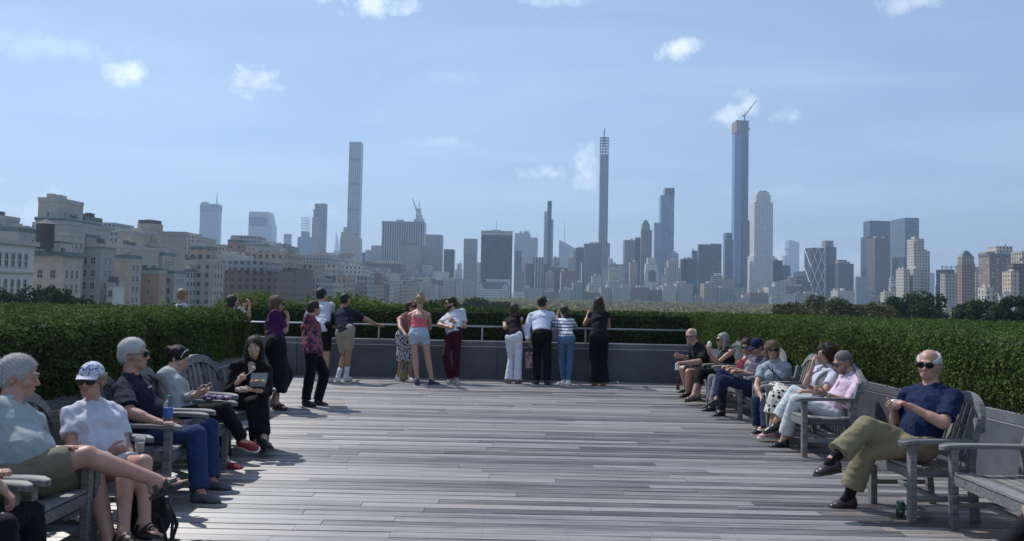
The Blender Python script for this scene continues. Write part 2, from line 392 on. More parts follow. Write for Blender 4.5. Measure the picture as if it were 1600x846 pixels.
def hedge(name, A, B, C, D_, z0, z1, dens, size, label, faces, mat, seed=1, core=(0.008, 0.016, 0.006), roundr=0.20, group=None):
    """clipped hedge over plan quad A,B,C,D (ccw); faces = list of (edge index | 'top', density factor)"""
    rng = np.random.default_rng(seed); Q = [np.array(p, float) for p in (A, B, C, D_)]
    cen = sum(Q) / 4; Ps = []; Ns = []
    for f, k in faces:
        if f == 'top':
            area = abs(np.cross(Q[1] - Q[0], Q[2] - Q[0])) / 2 + abs(np.cross(Q[2] - Q[0], Q[3] - Q[0])) / 2
            n = int(area * dens * k); u = rng.random((n, 1)); v = rng.random((n, 1))
            P = (Q[0] * (1 - u) + Q[1] * u) * (1 - v) + (Q[3] * (1 - u) + Q[2] * u) * v
            P3 = np.c_[P, np.full(n, z1)]; N = np.tile([0, 0, 1.0], (n, 1))
        else:
            a, b_ = Q[f], Q[(f + 1) % 4]; e = b_ - a; L = np.linalg.norm(e); nn = np.array([e[1], -e[0]]) / L
            n = int(L * (z1 - z0) * dens * k); u = rng.random(n); w = rng.random(n)
            P = a + np.outer(u, e); zc = z0 + w * (z1 - z0)
            inw = np.clip((zc - (z1 - roundr)) / roundr, 0, 1) ** 2 * roundr * .7
            low = np.clip((z0 + .12 - zc) / .12, 0, 1) * .05
            P3 = np.c_[P - nn * (inw + low)[:, None], zc]; N = np.tile([nn[0], nn[1], .15], (n, 1))
        off = vnoise(P3, 5.0, seed) * .022 + vnoise(P3 * [1, 1, .22], 30.0, seed + 1) * .022 + vnoise(P3 * [1, 1, .5], 60.0, seed + 2) * .008 + rng.normal(0, .012, len(P3)) - np.abs(rng.normal(0, .022, len(P3))) + (rng.random(len(P3)) < .012) * rng.uniform(.02, .07, len(P3))
        if f == 'top': # lower the rim
            for i in range(4):
                e = Q[(i + 1) % 4] - Q[i]; nn = np.array([-e[1], e[0]]) / np.linalg.norm(e); dd = (P3[:, :2] - Q[i]) @ nn
                off -= np.clip(1 - dd / roundr, 0, 1) ** 2 * roundr * .7
        Ps.append(P3 + N * off[:, None]); Ns.append(N)
    V, F = leaves(np.concatenate(Ps), np.concatenate(Ns), size, rng)
    o = mesh_np(name, V, F, mat); tag(o, label, 'hedge', group)
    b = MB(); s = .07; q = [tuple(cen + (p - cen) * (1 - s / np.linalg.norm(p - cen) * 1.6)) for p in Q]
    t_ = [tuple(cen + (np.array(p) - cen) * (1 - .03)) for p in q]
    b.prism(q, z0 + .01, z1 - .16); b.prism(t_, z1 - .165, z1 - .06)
    b.build('twig_mass', plain('hedge_core', core, 0.95), o)  # near-black core colour paints the shadow gaps between the leaves
    return o
hedge('hedge', (-9.5, 1.0), (-3.80, 1.0), (-3.80, 12.1), (-9.5, 12.1), .70, 1.40, 4200, .0145, 'tall clipped green hedge in shade behind the left hand chairs', [(1, 1.25), ('top', .45), (2, .5)], M_hedge, 11)
hedge('hedge', (rx(1.5) - .03, 1.5), (11, 1.5), (11, 12.4), (rx(16.9) - .03, 16.9), .72, 1.385, 4200, .0145, 'sunlit clipped green hedge above the wall behind the right hand chairs', [(3, 1.5), ('top', .34)], M_hedge, 12)
hedge('hedge', (-5.6, 16.62), (3.9, 16.62), (3.9, 17.9), (-5.6, 17.9), .30, 1.335, 1000, .028, 'low dark hedge running beyond the far handrail', [(0, 1.2), ('top', 1.0)], M_hedge_far, 13)
# young leafy shrubs beyond the far hedge: upright shoots
def shrub_row(x0, x1, y0, y1, z, n, hmax, seed, label, mat=M_shrub, size=.035):
    rng = np.random.default_rng(seed); P = []; N = []
    for i in range(n):
        x = rng.uniform(x0, x1); y = rng.uniform(y0, y1); h = hmax * rng.uniform(.35, 1.0) * (0.75 + .25 * math.sin(x * 3.1))
        k = int(10 + h * 45); t = rng.random(k); ln = rng.normal(0, .12, 2)
        P.append(np.c_[x + ln[0] * t + rng.normal(0, .03, k), y + ln[1] * t + rng.normal(0, .03, k), z + h * t]); N.append(np.c_[rng.normal(0, 1, (k, 2)), np.full(k, .6)])
    V, F = leaves(np.concatenate(P), np.concatenate(N), size, rng, .45, .5)
    o = mesh_np('leafy_shrubs', V, F, mat); o['label'] = label; o['kind'] = 'stuff'; o['category'] = 'shrubs'
    return o
shrub_row(-6.2, -2.2, 17.1, 18.4, 1.2, 420, .46, 5, 'light green young shoots standing above the hedge left of the pink top woman')
shrub_row(-2.4, -.4, 17.2, 18.4, 1.2, 220, .34, 6, 'grey green low shrubs above the hedge behind the bearded man', M_hedge_far, .03)
shrub_row(-5.9, -4.5, 13.0, 13.6, .85, 90, .68, 8, 'light green shoots rising behind the end of the left hedge')

# ------------------------------------------------------------------ trees of the park
def tree(x, y, zt, rad, hgt, mat, label, seed, n=5200, leaf=.42, squash=.8, name='park_tree', cat='tree', group='trees of the park beyond the terrace', clumps=34):
    rng = np.random.default_rng(seed); root = empty(name, (x, y, GZ), 0, label, cat, group)
    H = zt - GZ; zc = H - hgt * .5
    cs = []; rs = []
    for i in range(clumps):
        d = rng.normal(0, 1, 3); d /= np.linalg.norm(d); r = rng.uniform(.45, 1) ** .6
        c = np.array([d[0] * rad * r, d[1] * rad * r, zc + d[2] * hgt * .42 * r]); c[2] -= 0
        cs.append(c); rs.append(rad * rng.uniform(.2, .34))
    P = []; N = []
    per = n // clumps
    for c, r in zip(cs, rs):
        d = rng.normal(0, 1, (per, 3)); d /= np.linalg.norm(d, axis=1)[:, None]
        q = rng.uniform(.7, 1.08, (per, 1)); P.append(c + d * r * q * [1, 1, squash]); N.append(d + [0, 0, .35])
    P = np.concatenate(P); V, F = leaves(P, np.concatenate(N), leaf, rng, .6, .6)
    V[:, 2] = np.minimum(V[:, 2], H + .4)
    mesh_np('crown', V, F, mat, root)
    b = MB(); b.tube([(0, 0, -.5), (rad * .03, 0, zc * .5), (0, rad * .02, zc)], [rad * .07, rad * .05, rad * .03], 8)
    for i in range(0, clumps, 4):
        b.tube([(0, 0, zc * .55), tuple((cs[i] * .5 + np.array([0, 0, zc * .3]))), tuple(cs[i])], [rad * .03, rad * .02, rad * .008], 6)
    b.build('trunk', M_bark, root, smooth=True)
    return root
def tree_px(x, y, w, d, mat, label, seed, hgt=None, **k):
    t = px(x, y, d); r = w / FPX * d / 2; tree(t.x, d, t.z, r, hgt or r * 1.5, mat, label, seed, **k)
tree_px(60, 445, 124, 105, M_tree_dark, 'broad dark green tree in front of the white palace facade at far left', 21, leaf=.22, n=8000)
tree_px(-14, 448, 80, 100, M_tree_dark, 'dark green tree cut by the left edge of the picture', 22, leaf=.22)
tree_px(120, 456, 76, 112, M_tree_dark, 'small dark green tree just right of the broad one at far left', 23, leaf=.22)
tree_px(700, 465, 60, 330, M_tree_olive, 'grey green tree beyond the hedge left of the black slab tower', 24, leaf=.7)
tree_px(748, 465, 64, 300, M_tree_dark, 'dark green tree beyond the hedge under the hotel with green roofs', 25, leaf=.6)
tree_px(790, 471, 44, 280, M_tree_dark, 'dark green tree beyond the hedge left of the man in the white shirt', 26, leaf=.6)
tree_px(662, 470, 50, 360, M_tree_olive, 'olive tree beyond the hedge behind the pink top woman', 27, leaf=.7)
tree_px(1302, 460, 110, 150, M_tree_olive, 'rounded olive tree beyond the right hedge below the diagonal braced tower', 28, leaf=.3, n=9000)
tree_px(1248, 471, 86, 140, M_tree_olive, 'low olive tree at the left foot of the rounded olive one', 29, leaf=.3)
tree_px(1362, 470, 84, 145, M_tree_olive, 'low olive tree at the right foot of the rounded olive one', 30, leaf=.3)
tree_px(1470, 457, 130, 150, M_tree_dark, 'largest dark green tree beyond the right hedge below the pointed brick tower', 31, leaf=.3, n=9000)
tree_px(1418, 463, 84, 150, M_tree_dark, 'dark green tree left of the largest one beyond the right hedge', 32, leaf=.3)
tree_px(1535, 471, 84, 140, M_tree_dark, 'low dark green tree right of the largest one beyond the right hedge', 33, leaf=.3)
tree_px(1596, 461, 76, 130, M_tree_dark, 'dark green tree cut by the right edge of the picture', 34, leaf=.28)
# far woodland: reads as one mass
rng = np.random.default_rng(5); P = []; N = []
for i in range(2300):
    y = 260 + 1050 * rng.random() ** 0.7; x = rng.uniform(-96, min(760, .68 * y)); rr_ = rng.uniform(5, 9); zt = GZ + rng.uniform(13, 19.5)
    k = 150 if y < 800 else 90; d = rng.normal(0, 1, (k, 3)); d[:, 2] = np.abs(d[:, 2]); d /= np.linalg.norm(d, axis=1)[:, None]
    P.append(np.array([x, y, zt - rr_ * .9]) + d * rr_ * rng.uniform(.8, 1.05, (k, 1)) * [1, 1, .9]); N.append(d)
V, F = leaves(np.concatenate(P), np.concatenate(N), .9, rng, .8, .5)
o = mesh_np('woodland', V, F, M_wood); o['kind'] = 'stuff'; o['label'] = 'yellow green treetops of the park below the skyline'; o['category'] = 'woods'
# ================================================================== CITY
def facade(wall, glass, bay=3.2, floor=3.5, fx=.5, fz=.55, gr=.25, name='facade', stripe=False, var=.5, wr=.75):
    var = .15 if glass[2] > .25 else var
    key = ('fac', wall, glass, bay, floor, fx, fz, gr, stripe)
    if key in _cache: return _cache[key]
    m, t, b = new_mat(name)
    tc = nd(t, 'ShaderNodeTexCoord'); g = nd(t, 'ShaderNodeNewGeometry'); sp = nd(t, 'ShaderNodeSeparateXYZ'); t.links.new(tc.outputs['Object'], sp.inputs[0])
    sn = nd(t, 'ShaderNodeSeparateXYZ'); t.links.new(g.outputs['Normal'], sn.inputs[0])
    isx = m_(t, 'GREATER_THAN', m_(t, 'ABSOLUTE', sn.outputs[0]), 0.7); roof = m_(t, 'GREATER_THAN', m_(t, 'ABSOLUTE', sn.outputs[2]), 0.5)
    u = m_(t, 'ADD', m_(t, 'MULTIPLY', sp.outputs[1], isx), m_(t, 'MULTIPLY', sp.outputs[0], m_(t, 'SUBTRACT', 1.0, isx)))
    ub = m_(t, 'DIVIDE', m_(t, 'ADD', u, 500.0), bay); vb = m_(t, 'DIVIDE', m_(t, 'ADD', sp.outputs[2], 60.0), floor)
    inx = m_(t, 'LESS_THAN', m_(t, 'ABSOLUTE', m_(t, 'SUBTRACT', m_(t, 'FRACT', ub), .5)), fx / 2)
    inz = m_(t, 'LESS_THAN', m_(t, 'ABSOLUTE', m_(t, 'SUBTRACT', m_(t, 'FRACT', vb), .5)), fz / 2) if not stripe else 1.0
    w = m_(t, 'MULTIPLY', m_(t, 'MULTIPLY', inx, inz), m_(t, 'SUBTRACT', 1.0, roof))
    cb = nd(t, 'ShaderNodeCombineXYZ'); t.links.new(m_(t, 'FLOOR', ub), cb.inputs[0]); t.links.new(m_(t, 'FLOOR', vb), cb.inputs[1]); t.links.new(isx, cb.inputs[2])
    wn_ = nd(t, 'ShaderNodeTexWhiteNoise'); t.links.new(cb.outputs[0], wn_.inputs[0])
    gv = nd(t, 'ShaderNodeMixRGB'); gv.inputs[1].default_value = tuple(c * (1 - var) for c in glass) + (1,); gv.inputs[2].default_value = tuple(min(1, c * (1 + var * 1.6)) for c in glass) + (1,)
    t.links.new(m_(t, 'POWER', wn_.outputs[0], 2.0), gv.inputs[0])
    nz = nd(t, 'ShaderNodeTexNoise'); nz.inputs['Scale'].default_value = .12; nz.inputs['Detail'].default_value = 5; t.links.new(tc.outputs['Object'], nz.inputs['Vector'])
    wv = nd(t, 'ShaderNodeMixRGB'); wv.inputs[1].default_value = tuple(c * .78 for c in wall) + (1,); wv.inputs[2].default_value = tuple(min(1, c * 1.2) for c in wall) + (1,); t.links.new(nz.outputs[0], wv.inputs[0])
    mx = nd(t, 'ShaderNodeMixRGB'); t.links.new(w, mx.inputs[0]); t.links.new(wv.outputs[0], mx.inputs[1]); t.links.new(gv.outputs[0], mx.inputs[2])
    t.links.new(mx.outputs[0], b.inputs['Base Color'])
    t.links.new(m_(t, 'ADD', m_(t, 'MULTIPLY', w, gr - wr), wr), b.inputs['Roughness'])
    _cache[key] = m
    return m
# wall colours (real-world albedo)
STONE = (.40, .37, .32); TAN = (.36, .29, .22); BRICK = (.24, .15, .115); CREAM = (.52, .47, .39); GREY = (.30, .30, .30); LGREY = (.45, .46, .46); WHITE = (.62, .61, .58); DARK = (.05, .055, .06); BLUEG = (.10, .13, .17); BROWN = (.16, .115, .09)
GL = (.035, .045, .06); GLB = (.10, .16, .24)
F_stone = lambda: facade(STONE, (.06, .065, .075), 3.4, 3.6, .42, .5)
F_tan = lambda: facade(TAN, (.05, .05, .055), 3.3, 3.5, .42, .5)
F_brick = lambda: facade(BRICK, (.05, .055, .06), 3.0, 3.2, .45, .5)
F_cream = lambda: facade(CREAM, (.08, .085, .09), 3.2, 3.4, .4, .5)
F_grey = lambda: facade(GREY, GL, 3.0, 3.6, .55, .55)
F_lgrey = lambda: facade(LGREY, (.07, .08, .1), 2.6, 3.4, .55, .5)
F_white = lambda: facade(WHITE, (.12, .13, .15), 3.0, 3.5, .45, .5)
F_glass = lambda: facade((.09, .105, .125), (.055, .075, .10), 3.0, 3.9, .86, .72, .12)
F_dglass = lambda: facade((.035, .04, .048), (.02, .026, .035), 2.8, 3.8, .84, .74, .12)
F_bglass = lambda: facade((.16, .22, .30), (.12, .20, .32), 3.0, 4.0, .88, .80, .10)
F_pglass = lambda: facade((.30, .33, .36), (.22, .27, .33), 3.2, 4.0, .80, .6, .15)
F_stripe = lambda: facade((.36, .36, .36), (.03, .035, .045), 4.6, 3.6, .55, 1, .25, stripe=True)
F_brown = lambda: facade(BROWN, (.03, .03, .035), 3.4, 3.3, .5, .55)
M_roof = plain('roofing', (.12, .12, .12), .9, scale=.5); M_steel = plain('painted_steel', (.16, .17, .18), .5, .3, scale=1)
M_cu = plain('green_copper', (.10, .15, .15), .6, scale=.3); M_wstrip = plain('white_marble', (.75, .75, .74), .5, scale=.5)
M_tank = plain('tank_boards', (.045, .04, .038), .8, scale=2); M_cloth = plain('pale_stone_trim', (.42, .40, .36), .7, scale=.5)

M_planter = leaf_mat('roof_garden', (.02, .035, .015), (.07, .09, .04), 1.0, 0)
S_grey = None
class Bld:
    """a building located from where its near corner stands; every mass is an axis aligned block"""
    def __init__(s, name, label, cat='tower', group=None, d=1500):
        s.root = empty(name, (0, 0, 0), 0, label, cat, group); s.d = d; s.first = True; s.last = None; s.n = 0
    def _anchor(s, X, Y):
        if s.first: s.root.location = (X, Y, GZ); s.first = False
    def rel(s, v): return (v[0] - s.root.location.x, v[1] - s.root.location.y, v[2] - GZ)
    def mass(s, x0, xc, x1, yt, mat, name='wall', d=None, t=None, yb=None, dt=0, slope=None):
        """photo columns x0..x1 with the near corner at xc, roof line yt; returns (X0,X1,Y0,Y1,Z)"""
        d = d or s.d; p = px(xc, yt, d)
        right = (x0 + x1) / 2 > 800
        if right: X0 = p.x; X1 = px(x1, yt, d).x
        else: X1 = p.x; X0 = px(x0, yt, d).x
        far = (x0 if right else x1)
        if t is None:
            if abs(far - xc) > .6:
                q = ray(far, yt); sl = q.x / q.y; t = p.x / sl - d
                t = min(max(t, 6), 260)
            else: t = max(12, min(60, abs(X1 - X0)))
        z0 = GZ if yb is None else px(xc, yb, d).z
        s._anchor((X0 + X1) / 2, d)
        b = MB(); Y0, Y1 = d + dt, d + dt + t; zt = p.z; e = .09 * s.n * max(1, d / 800); s.n += 1; Y0 -= e; Y1 += e * 1.1; X0 -= e * .6; X1 += e * .6; zt += e * .3
        if slope:   # slope = roof line at the other end (y pixel); roof falls towards it along x
            z2 = px(x1 if right else x0, slope, d).z
            za, zb = (zt, z2) if right else (z2, zt)
            b.add([s.rel(v) for v in [(X0, Y0, z0), (X1, Y0, z0), (X1, Y1, z0), (X0, Y1, z0), (X0, Y0, za), (X1, Y0, zb), (X1, Y1, zb), (X0, Y1, za)]],
                  [(3, 2, 1, 0), (4, 5, 6, 7), (0, 1, 5, 4), (1, 2, 6, 5), (2, 3, 7, 6), (3, 0, 4, 7)])
        else: b.box(s.rel((X0, Y0, z0)), s.rel((X1, Y1, zt)))
        o = b.build(name, mat, s.root); s.last = (X0, X1, Y0, Y1, zt)
        if d < 470 and yb is None and not slope: s.parapet(s.last)
        return s.last
    def parapet(s, m, h=.9):
        X0, X1, Y0, Y1, Z = m; b = MB(); r = random.Random(int(Z * 10 + X0)); w = .35; e = .12
        for lo, hi in (((X0 - e, Y0 - e, Z - .2), (X1 + e, Y0 + w, Z + h)), ((X0 - e, Y1 - w, Z - .2), (X1 + e, Y1 + e, Z + h)), ((X0 - e, Y0 + w + .01, Z - .2), (X0 + w, Y1 - w - .01, Z + h)), ((X1 - w, Y0 + w + .01, Z - .2), (X1 + e, Y1 - w - .01, Z + h))): b.box(s.rel(lo), s.rel(hi))
        b.build('parapet', r.choice([M_cloth, M_cu, S_grey]), s.root)
        b = MB(); n = 0
        for i in range(5):
            x = r.uniform(X0 + 1, X1 - 1); y = r.uniform(Y0 + .8, Y0 + max(1.5, (Y1 - Y0) * .5)); q = r.uniform(.4, 1.3); hh = r.uniform(.8, 2.6); b.box(s.rel((x - q, y - .3, Z)), s.rel((x + q, y + .8, Z + hh)))
        b.build('roof_boxes', r.choice([M_cu, M_roof, M_cloth]), s.root)
    def block(s, X0, X1, Y0, Y1, z0, z1, mat, name='trim'):
        s._anchor(X0, Y0); b = MB(); b.box(s.rel((X0, Y0, z0)), s.rel((X1, Y1, z1))); return b.build(name, mat, s.root)
    def mast(s, x, y0, y1, d=None, r=.9, mat=None, dy=12, name='mast'):
        d = (d or s.d) + dy; a = px(x, y0, d); c = px(x, y1, d); b = MB()
        b.tube([s.rel((a.x, d, c.z - 6)), s.rel((a.x, d, (a.z * .45 + c.z * .55))), s.rel((a.x, d, a.z))], [r, r * .7, r * .25], 6); b.build(name, mat or M_steel, s.root)
    def crane(s, x, y, xt, yt, d=None, dy=15, name='crane'):
        """luffing crane: mast foot at x,y (its cab), jib tip at xt,yt"""
        d = (d or s.d) + dy; a = px(x, y, d); c = px(xt, yt, d); b = MB(); sc = d / 1900
        b.box(s.rel((a.x - 1.3 * sc, d - 1.3, a.z - 26 * sc)), s.rel((a.x + 1.3 * sc, d + 1.3, a.z)))
        b.tube([s.rel(a), s.rel(c)], [1.5 * sc, .8 * sc], 5)
        e = a + Vector((-(c - a).normalized().x * 9 * sc, 0, 2 * sc)); b.tube([s.rel(a), s.rel(e)], [1.6 * sc, 2.4 * sc], 5)
        m = a + Vector((0, 0, 9 * sc)); b.tube([s.rel(a), s.rel(m)], .7 * sc, 5); b.tube([s.rel(m), s.rel(a.lerp(c, .7))], .25 * sc, 4)
        b.build(name, M_steel, s.root)
    def pyramid(s, m, dz, mat, name='roof', inset=0, top=0.0):
        X0, X1, Y0, Y1, Z = m; X0 += inset; X1 -= inset; Y0 += inset; Y1 -= inset; cx, cy = (X0 + X1) / 2, (Y0 + Y1) / 2
        b = MB(); q = [(X0, Y0), (X1, Y0), (X1, Y1), (X0, Y1)]; q2 = [(cx + (p[0] - cx) * top, cy + (p[1] - cy) * top) for p in q]
        q = [s.rel((p[0], p[1], 0))[:2] for p in q]; q2 = [s.rel((p[0], p[1], 0))[:2] for p in q2]
        b.prism(q, Z - GZ, Z - GZ + dz, q2); b.build(name, mat, s.root)
    def clutter(s, m, seed, n=3, h=5, mat=None):
        """lift houses and plant boxes on a roof, a single part"""
        r = random.Random(seed); X0, X1, Y0, Y1, Z = m
        for i in range(n):
            b = MB(); w = (X1 - X0) * r.uniform(.12, .34); l = (Y1 - Y0) * r.uniform(.2, .5); x = r.uniform(X0, X1 - w); y = r.uniform(Y0, Y1 - l)
            b.box(s.rel((x, y, Z - .05 - i * .01)), s.rel((x + w, y + l, Z + h * r.uniform(.4, 1)))); b.build('rooftop_plant', mat or M_cloth, s.root)
    def windows(s, m, face, nx, rows, w, h, z0, dz, margin=2.0, mat=None):
        """individual windows (surround + pane) on the north 'n' or west-facing 'w' (+X) face"""
        X0, X1, Y0, Y1, Z = m; w *= .78; h *= .85; L_ = (X1 - X0 if face == 'n' else Y1 - Y0) - 2 * margin; nx = max(1, min(int(round(nx * 1.35)), int(L_ / (w * 1.5 + .55))))
        if not hasattr(Bld, '_wm'): Bld._wm = {}
        key = (face, round(w, 2), round(h, 2))
        if key not in Bld._wm:
            f = MB(); p = MB(); a = w / 2
            if face == 'n':
                f.box((-a - .25, -.18, -.3), (a + .25, -.002, -.0)); f.box((-a - .2, -.12, h), (a + .2, -.002, h + .3)); f.box((-a - .2, -.10, 0), (-a, -.002, h)); f.box((a, -.10, 0), (a + .2, -.002, h)); f.box((-.05, -.07, 0), (.05, -.004, h)); f.box((-a, -.07, h * .48), (-.05, -.004, h * .54)); f.box((.05, -.07, h * .48), (a, -.004, h * .54))
                p.box((-a, -.03, 0), (a, -.003, h))
            else:
                f.box((.002, -a - .25, -.3), (.18, a + .25, 0)); f.box((.002, -a - .2, h), (.12, a + .2, h + .3)); f.box((.002, -a - .2, 0), (.10, -a, h)); f.box((.002, a, 0), (.10, a + .2, h)); f.box((.004, -.05, 0), (.07, .05, h)); f.box((.004, -a, h * .48), (.07, -.05, h * .54)); f.box((.004, .05, h * .48), (.07, a, h * .54))
                p.box((.003, -a, 0), (.03, a, h))
            fo = f.build('window', M_cloth); po = p.build('pane', M_pane); Bld._wm[key] = (fo.data, po.data)
            bpy.data.objects.remove(fo); bpy.data.objects.remove(po)
        fd, pd = Bld._wm[key]
        for j in range(rows):
            for i in range(nx):
                k = (i + .5) / nx
                loc = (X0 + margin + (X1 - X0 - 2 * margin) * k, Y0, z0 + j * dz) if face == 'n' else (X1, Y0 + margin + (Y1 - Y0 - 2 * margin) * k, z0 + j * dz)
                o = bpy.data.objects.new('window', fd); COL.objects.link(o); o.parent = s.root; o.location = s.rel(loc)
                q = bpy.data.objects.new('pane', pd); COL.objects.link(q); q.parent = o
M_pane = plain('window_glass', (.04, .05, .06), .15, scale=.3, noise=.6)
def drum(B, x0, x1, yt, yb, mat, d, name='drum', n=16, cap=0.0):
    a = px(x0, yt, d); c = px(x1, yt, d); r = (c.x - a.x) / 2; zb = px(x0, yb, d).z; b = MB(); cx = (a.x + c.x) / 2
    prof = [(r, zb - GZ), (r, a.z - GZ)] + ([(r * .05, a.z - GZ + cap)] if cap else [])
    B._anchor(cx, d + r); L = B.root.location
    b.lathe(prof, (cx - L.x, d + r - L.y, 0), n); b.build(name, mat, B.root)

# --- Fifth Avenue side, near (left): west fronts stand on the line X = -110
S_plain = plain('pale_stone', (.42, .39, .345), .8, scale=.5, noise=.32); S_tan = plain('tan_stone', (.42, .365, .30), .8, scale=.5, noise=.32); S_grey = plain('grey_stone', (.35, .34, .32), .8, scale=.5, noise=.32); S_cream = plain('cream_brick', (.46, .41, .34), .8, scale=.5, noise=.32); S_white = plain('white_limestone', (.58, .56, .52), .8, scale=.35, noise=.12)
B = Bld('stone_mansion', 'ornate white stone palace with arched windows and heavy cornice at far left edge', 'building', d=150)
m = (-150, -110, 150, 190, 9.9); B.block(*m[:4], GZ, m[4], S_white, 'wall')
B.block(-151, -109.2, 149.2, 190.8, 9.9, 10.9, S_plain, 'cornice'); B.block(-150.5, -109.6, 149.6, 190.4, 3.6, 4.0, S_plain, 'string_course'); B.block(-150.5, -109.6, 149.6, 190.4, -2.6, -2.1, S_plain, 'string_course')
B.windows(m, 'w', 11, 1, 1.3, 3.4, 5.0, 4); B.windows(m, 'w', 11, 1, 1.2, 4.4, -1.6, 4); B.windows(m, 'w', 11, 1, 1.3, 3.0, -7.4, 4)
B.windows(m, 'n', 10, 1, 1.3, 3.4, 5.0, 4)
B = Bld('apartment_house', 'grey rooftop blocks rising behind the white palace at far left edge', 'building', d=205)
m = B.mass(-60, 8, 20, 343, S_grey); B.clutter(m, 1, 2, 3); m2 = B.mass(-30, 30, 37, 361, S_grey, t=12, d=203.5); B.clutter(m2, 2, 2, 3)
B.mast(33, 349, 362, 205, .3)
B = Bld('water_tank', 'big dark round rooftop water tank with low cone roof beside the tall stone tower', 'water tank', d=198)
drum(B, 51, 77, 349, 388, M_tank, 198, 'barrel', 18); drum(B, 50, 78.5, 348.9, 349.6, M_roof, 198.01, 'roof', 18, cap=1.2)
p = px(64, 380, 200); bb = MB()
for dx in (-1.5, 1.5):
    for dy in (.3, 3.3): bb.box(B.rel((p.x + dx - .12, 198.6 + dy, p.z - 3)), B.rel((p.x + dx + .12, 198.9 + dy, p.z + .7)))
bb.build('stand', M_steel, B.root)
B = Bld('apartment_house', 'cream corner apartment block with dark green cornice right of the white palace', 'building', d=203)
m = B.mass(50, 98, 128, 400, S_cream); X0, X1, Y0, Y1, Z = m
B.windows(m, 'n', 3, 5, 1.5, 2.3, Z - 5.5, -3.6, .6); B.windows(m, 'w', 6, 5, 1.2, 2.3, Z - 5.5, -3.6, 1.0)
B.block(X0 - .6, X1 + .9, Y0 - .9, Y1 + .9, Z, Z + 1.0, M_cu, 'cornice'); B.block(X0 + 1, X1 - 1.5, Y0 + 1.5, Y1 - 2, Z + 1, Z + 3.2, S_cream, 'attic'); B.block(X0 + .9, X1 - 1.4, Y0 + 1.4, Y1 - 1.9, Z + 3.2, Z + 3.7, M_cu, 'roof')
B = Bld('apartment_tower', 'tall stepped stone tower with rounded top at left behind the water tank', 'tower', d=226)
a = B.mass(60, 92, 104, 314, S_plain, t=13); B.windows(a, 'n', 3, 2, .8, 1.9, a[4] - 4.7, -3.0, 2.2); B.windows(a, 'w', 2, 2, 1.2, 1.9, a[4] - 4.7, -3.0, 2)
c = B.mass(56, 101, 109, 345, S_plain, 'setback', d=224, t=20); B.block(c[0] - .2, c[1] + .3, c[2] - .3, c[3], c[4], c[4] + .6, M_cu, 'terrace_planting')
c = B.mass(70, 105, 117, 351, S_plain, 'setback', d=222.5, t=24); B.windows(c, 'n', 3, 1, 1.2, 1.8, c[4] - 3.4, -3, 1)
c = B.mass(40, 106, 131, 368, S_plain, 'setback', d=221); B.windows(c, 'n', 5, 2, 1.2, 1.8, c[4] - 3.4, -3, 2); B.windows(c, 'w', 4, 2, 1.2, 1.8, c[4] - 3.4, -3, 1)
c = B.mass(116, 133, 137, 343, S_tan, 'penthouse', d=240, t=9); c = B.mass(108, 131, 142, 357, S_tan, 'penthouse', d=236, t=14); B.windows(c, 'n', 3, 1, 1.6, 2.2, c[4] - 3.4, -3, .6); B.clutter(c, 4, 3, 1.5, M_cu)
c = B.mass(100, 136, 150, 372, S_plain, 'setback', d=232); B.windows(c, 'n', 3, 1, 1.6, 2.0, c[4] - 3.2, -3, .6); B.block(c[0], c[1] + .2, c[2] - .2, c[3], c[4], c[4] + .9, M_cu, 'terrace_planting')
B = Bld('apartment_house', 'grey stone apartment block with six rows of windows left of the brown block', 'building', d=231)
m = B.mass(122, 158, 181, 386, S_grey, d=231); B.windows(m, 'n', 3, 7, 1.5, 2.1, m[4] - 4.8, -3.5, .8); B.windows(m, 'w', 5, 7, 1.2, 2.1, m[4] - 4.8, -3.5, 1.5); B.clutter(m, 5, 4, 2.4)
B.block(m[0], m[1] + .5, m[2] - .5, m[3], m[4], m[4] + .6, S_plain, 'cornice')
B.windows(B.mass(168, 178, 187, 447, S_white, 'annex', d=229.5), 'n', 2, 2, 1.2, 1.9, -1.9, -3.2, .3)
B = Bld('apartment_house', 'warm brown windowless flank block rising between the two stepped stone towers', 'building', d=262)
m = B.mass(150, 186, 188, 386, S_tan, t=30); B.windows(m, 'n', 4, 6, 1.3, 1.9, m[4] - 5, -3.6, 2); m = B.mass(175, 203, 221, 403, S_tan, 'wall', d=258); B.windows(m, 'w', 4, 6, 1.5, 2.0, m[4] - 4, -3.4, 1.2); B.clutter(m, 7, 3, 3)
m3 = B.mass(184, 207, 209, 366, S_tan, 'wall', d=285, t=20)
B = Bld('glass_tower', 'pale blue box tower standing far behind the left apartment houses', 'tower', d=1500)
m = B.mass(149, 177.5, 178.5, 353, facade((.3, .34, .38), (.22, .27, .33), 3, 4, .7, .6), t=40); B.clutter(m, 1, 1, 5)
B = Bld('apartment_tower', 'broad stepped tan tower topped by a round drum at left', 'tower', d=300)
m = B.mass(184, 247, 252, 365.5, S_tan, t=25); B.windows(m, 'n', 4, 1, 1.5, 2.1, m[4] - 5, -3, 3)
drum(B, 208, 245.5, 349, 366, S_tan, 301, 'drum', 20); drum(B, 209.5, 244, 343.5, 349.5, M_roof, 301.5, 'drum_crown', 20, cap=.6)
m = B.mass(189, 251, 268, 385, S_tan, 'setback', d=296); B.windows(m, 'n', 5, 1, 1.8, 1.8, m[4] - 3.5, -3, 2); B.block(m[0], m[1], m[2] - .3, m[3], m[4], m[4] + .6, S_plain, 'parapet')
m = B.mass(203, 252, 262, 392, S_tan, 'setback', d=294.5); m = B.mass(205, 254, 274, 399, S_tan, 'setback', d=293); B.windows(m, 'n', 5, 4, 1.6, 2.1, m[4] - 3.8, -3.4, 2); B.windows(m, 'w', 4, 5, 1.4, 2.1, m[4] - 3.8, -3.4, 2)
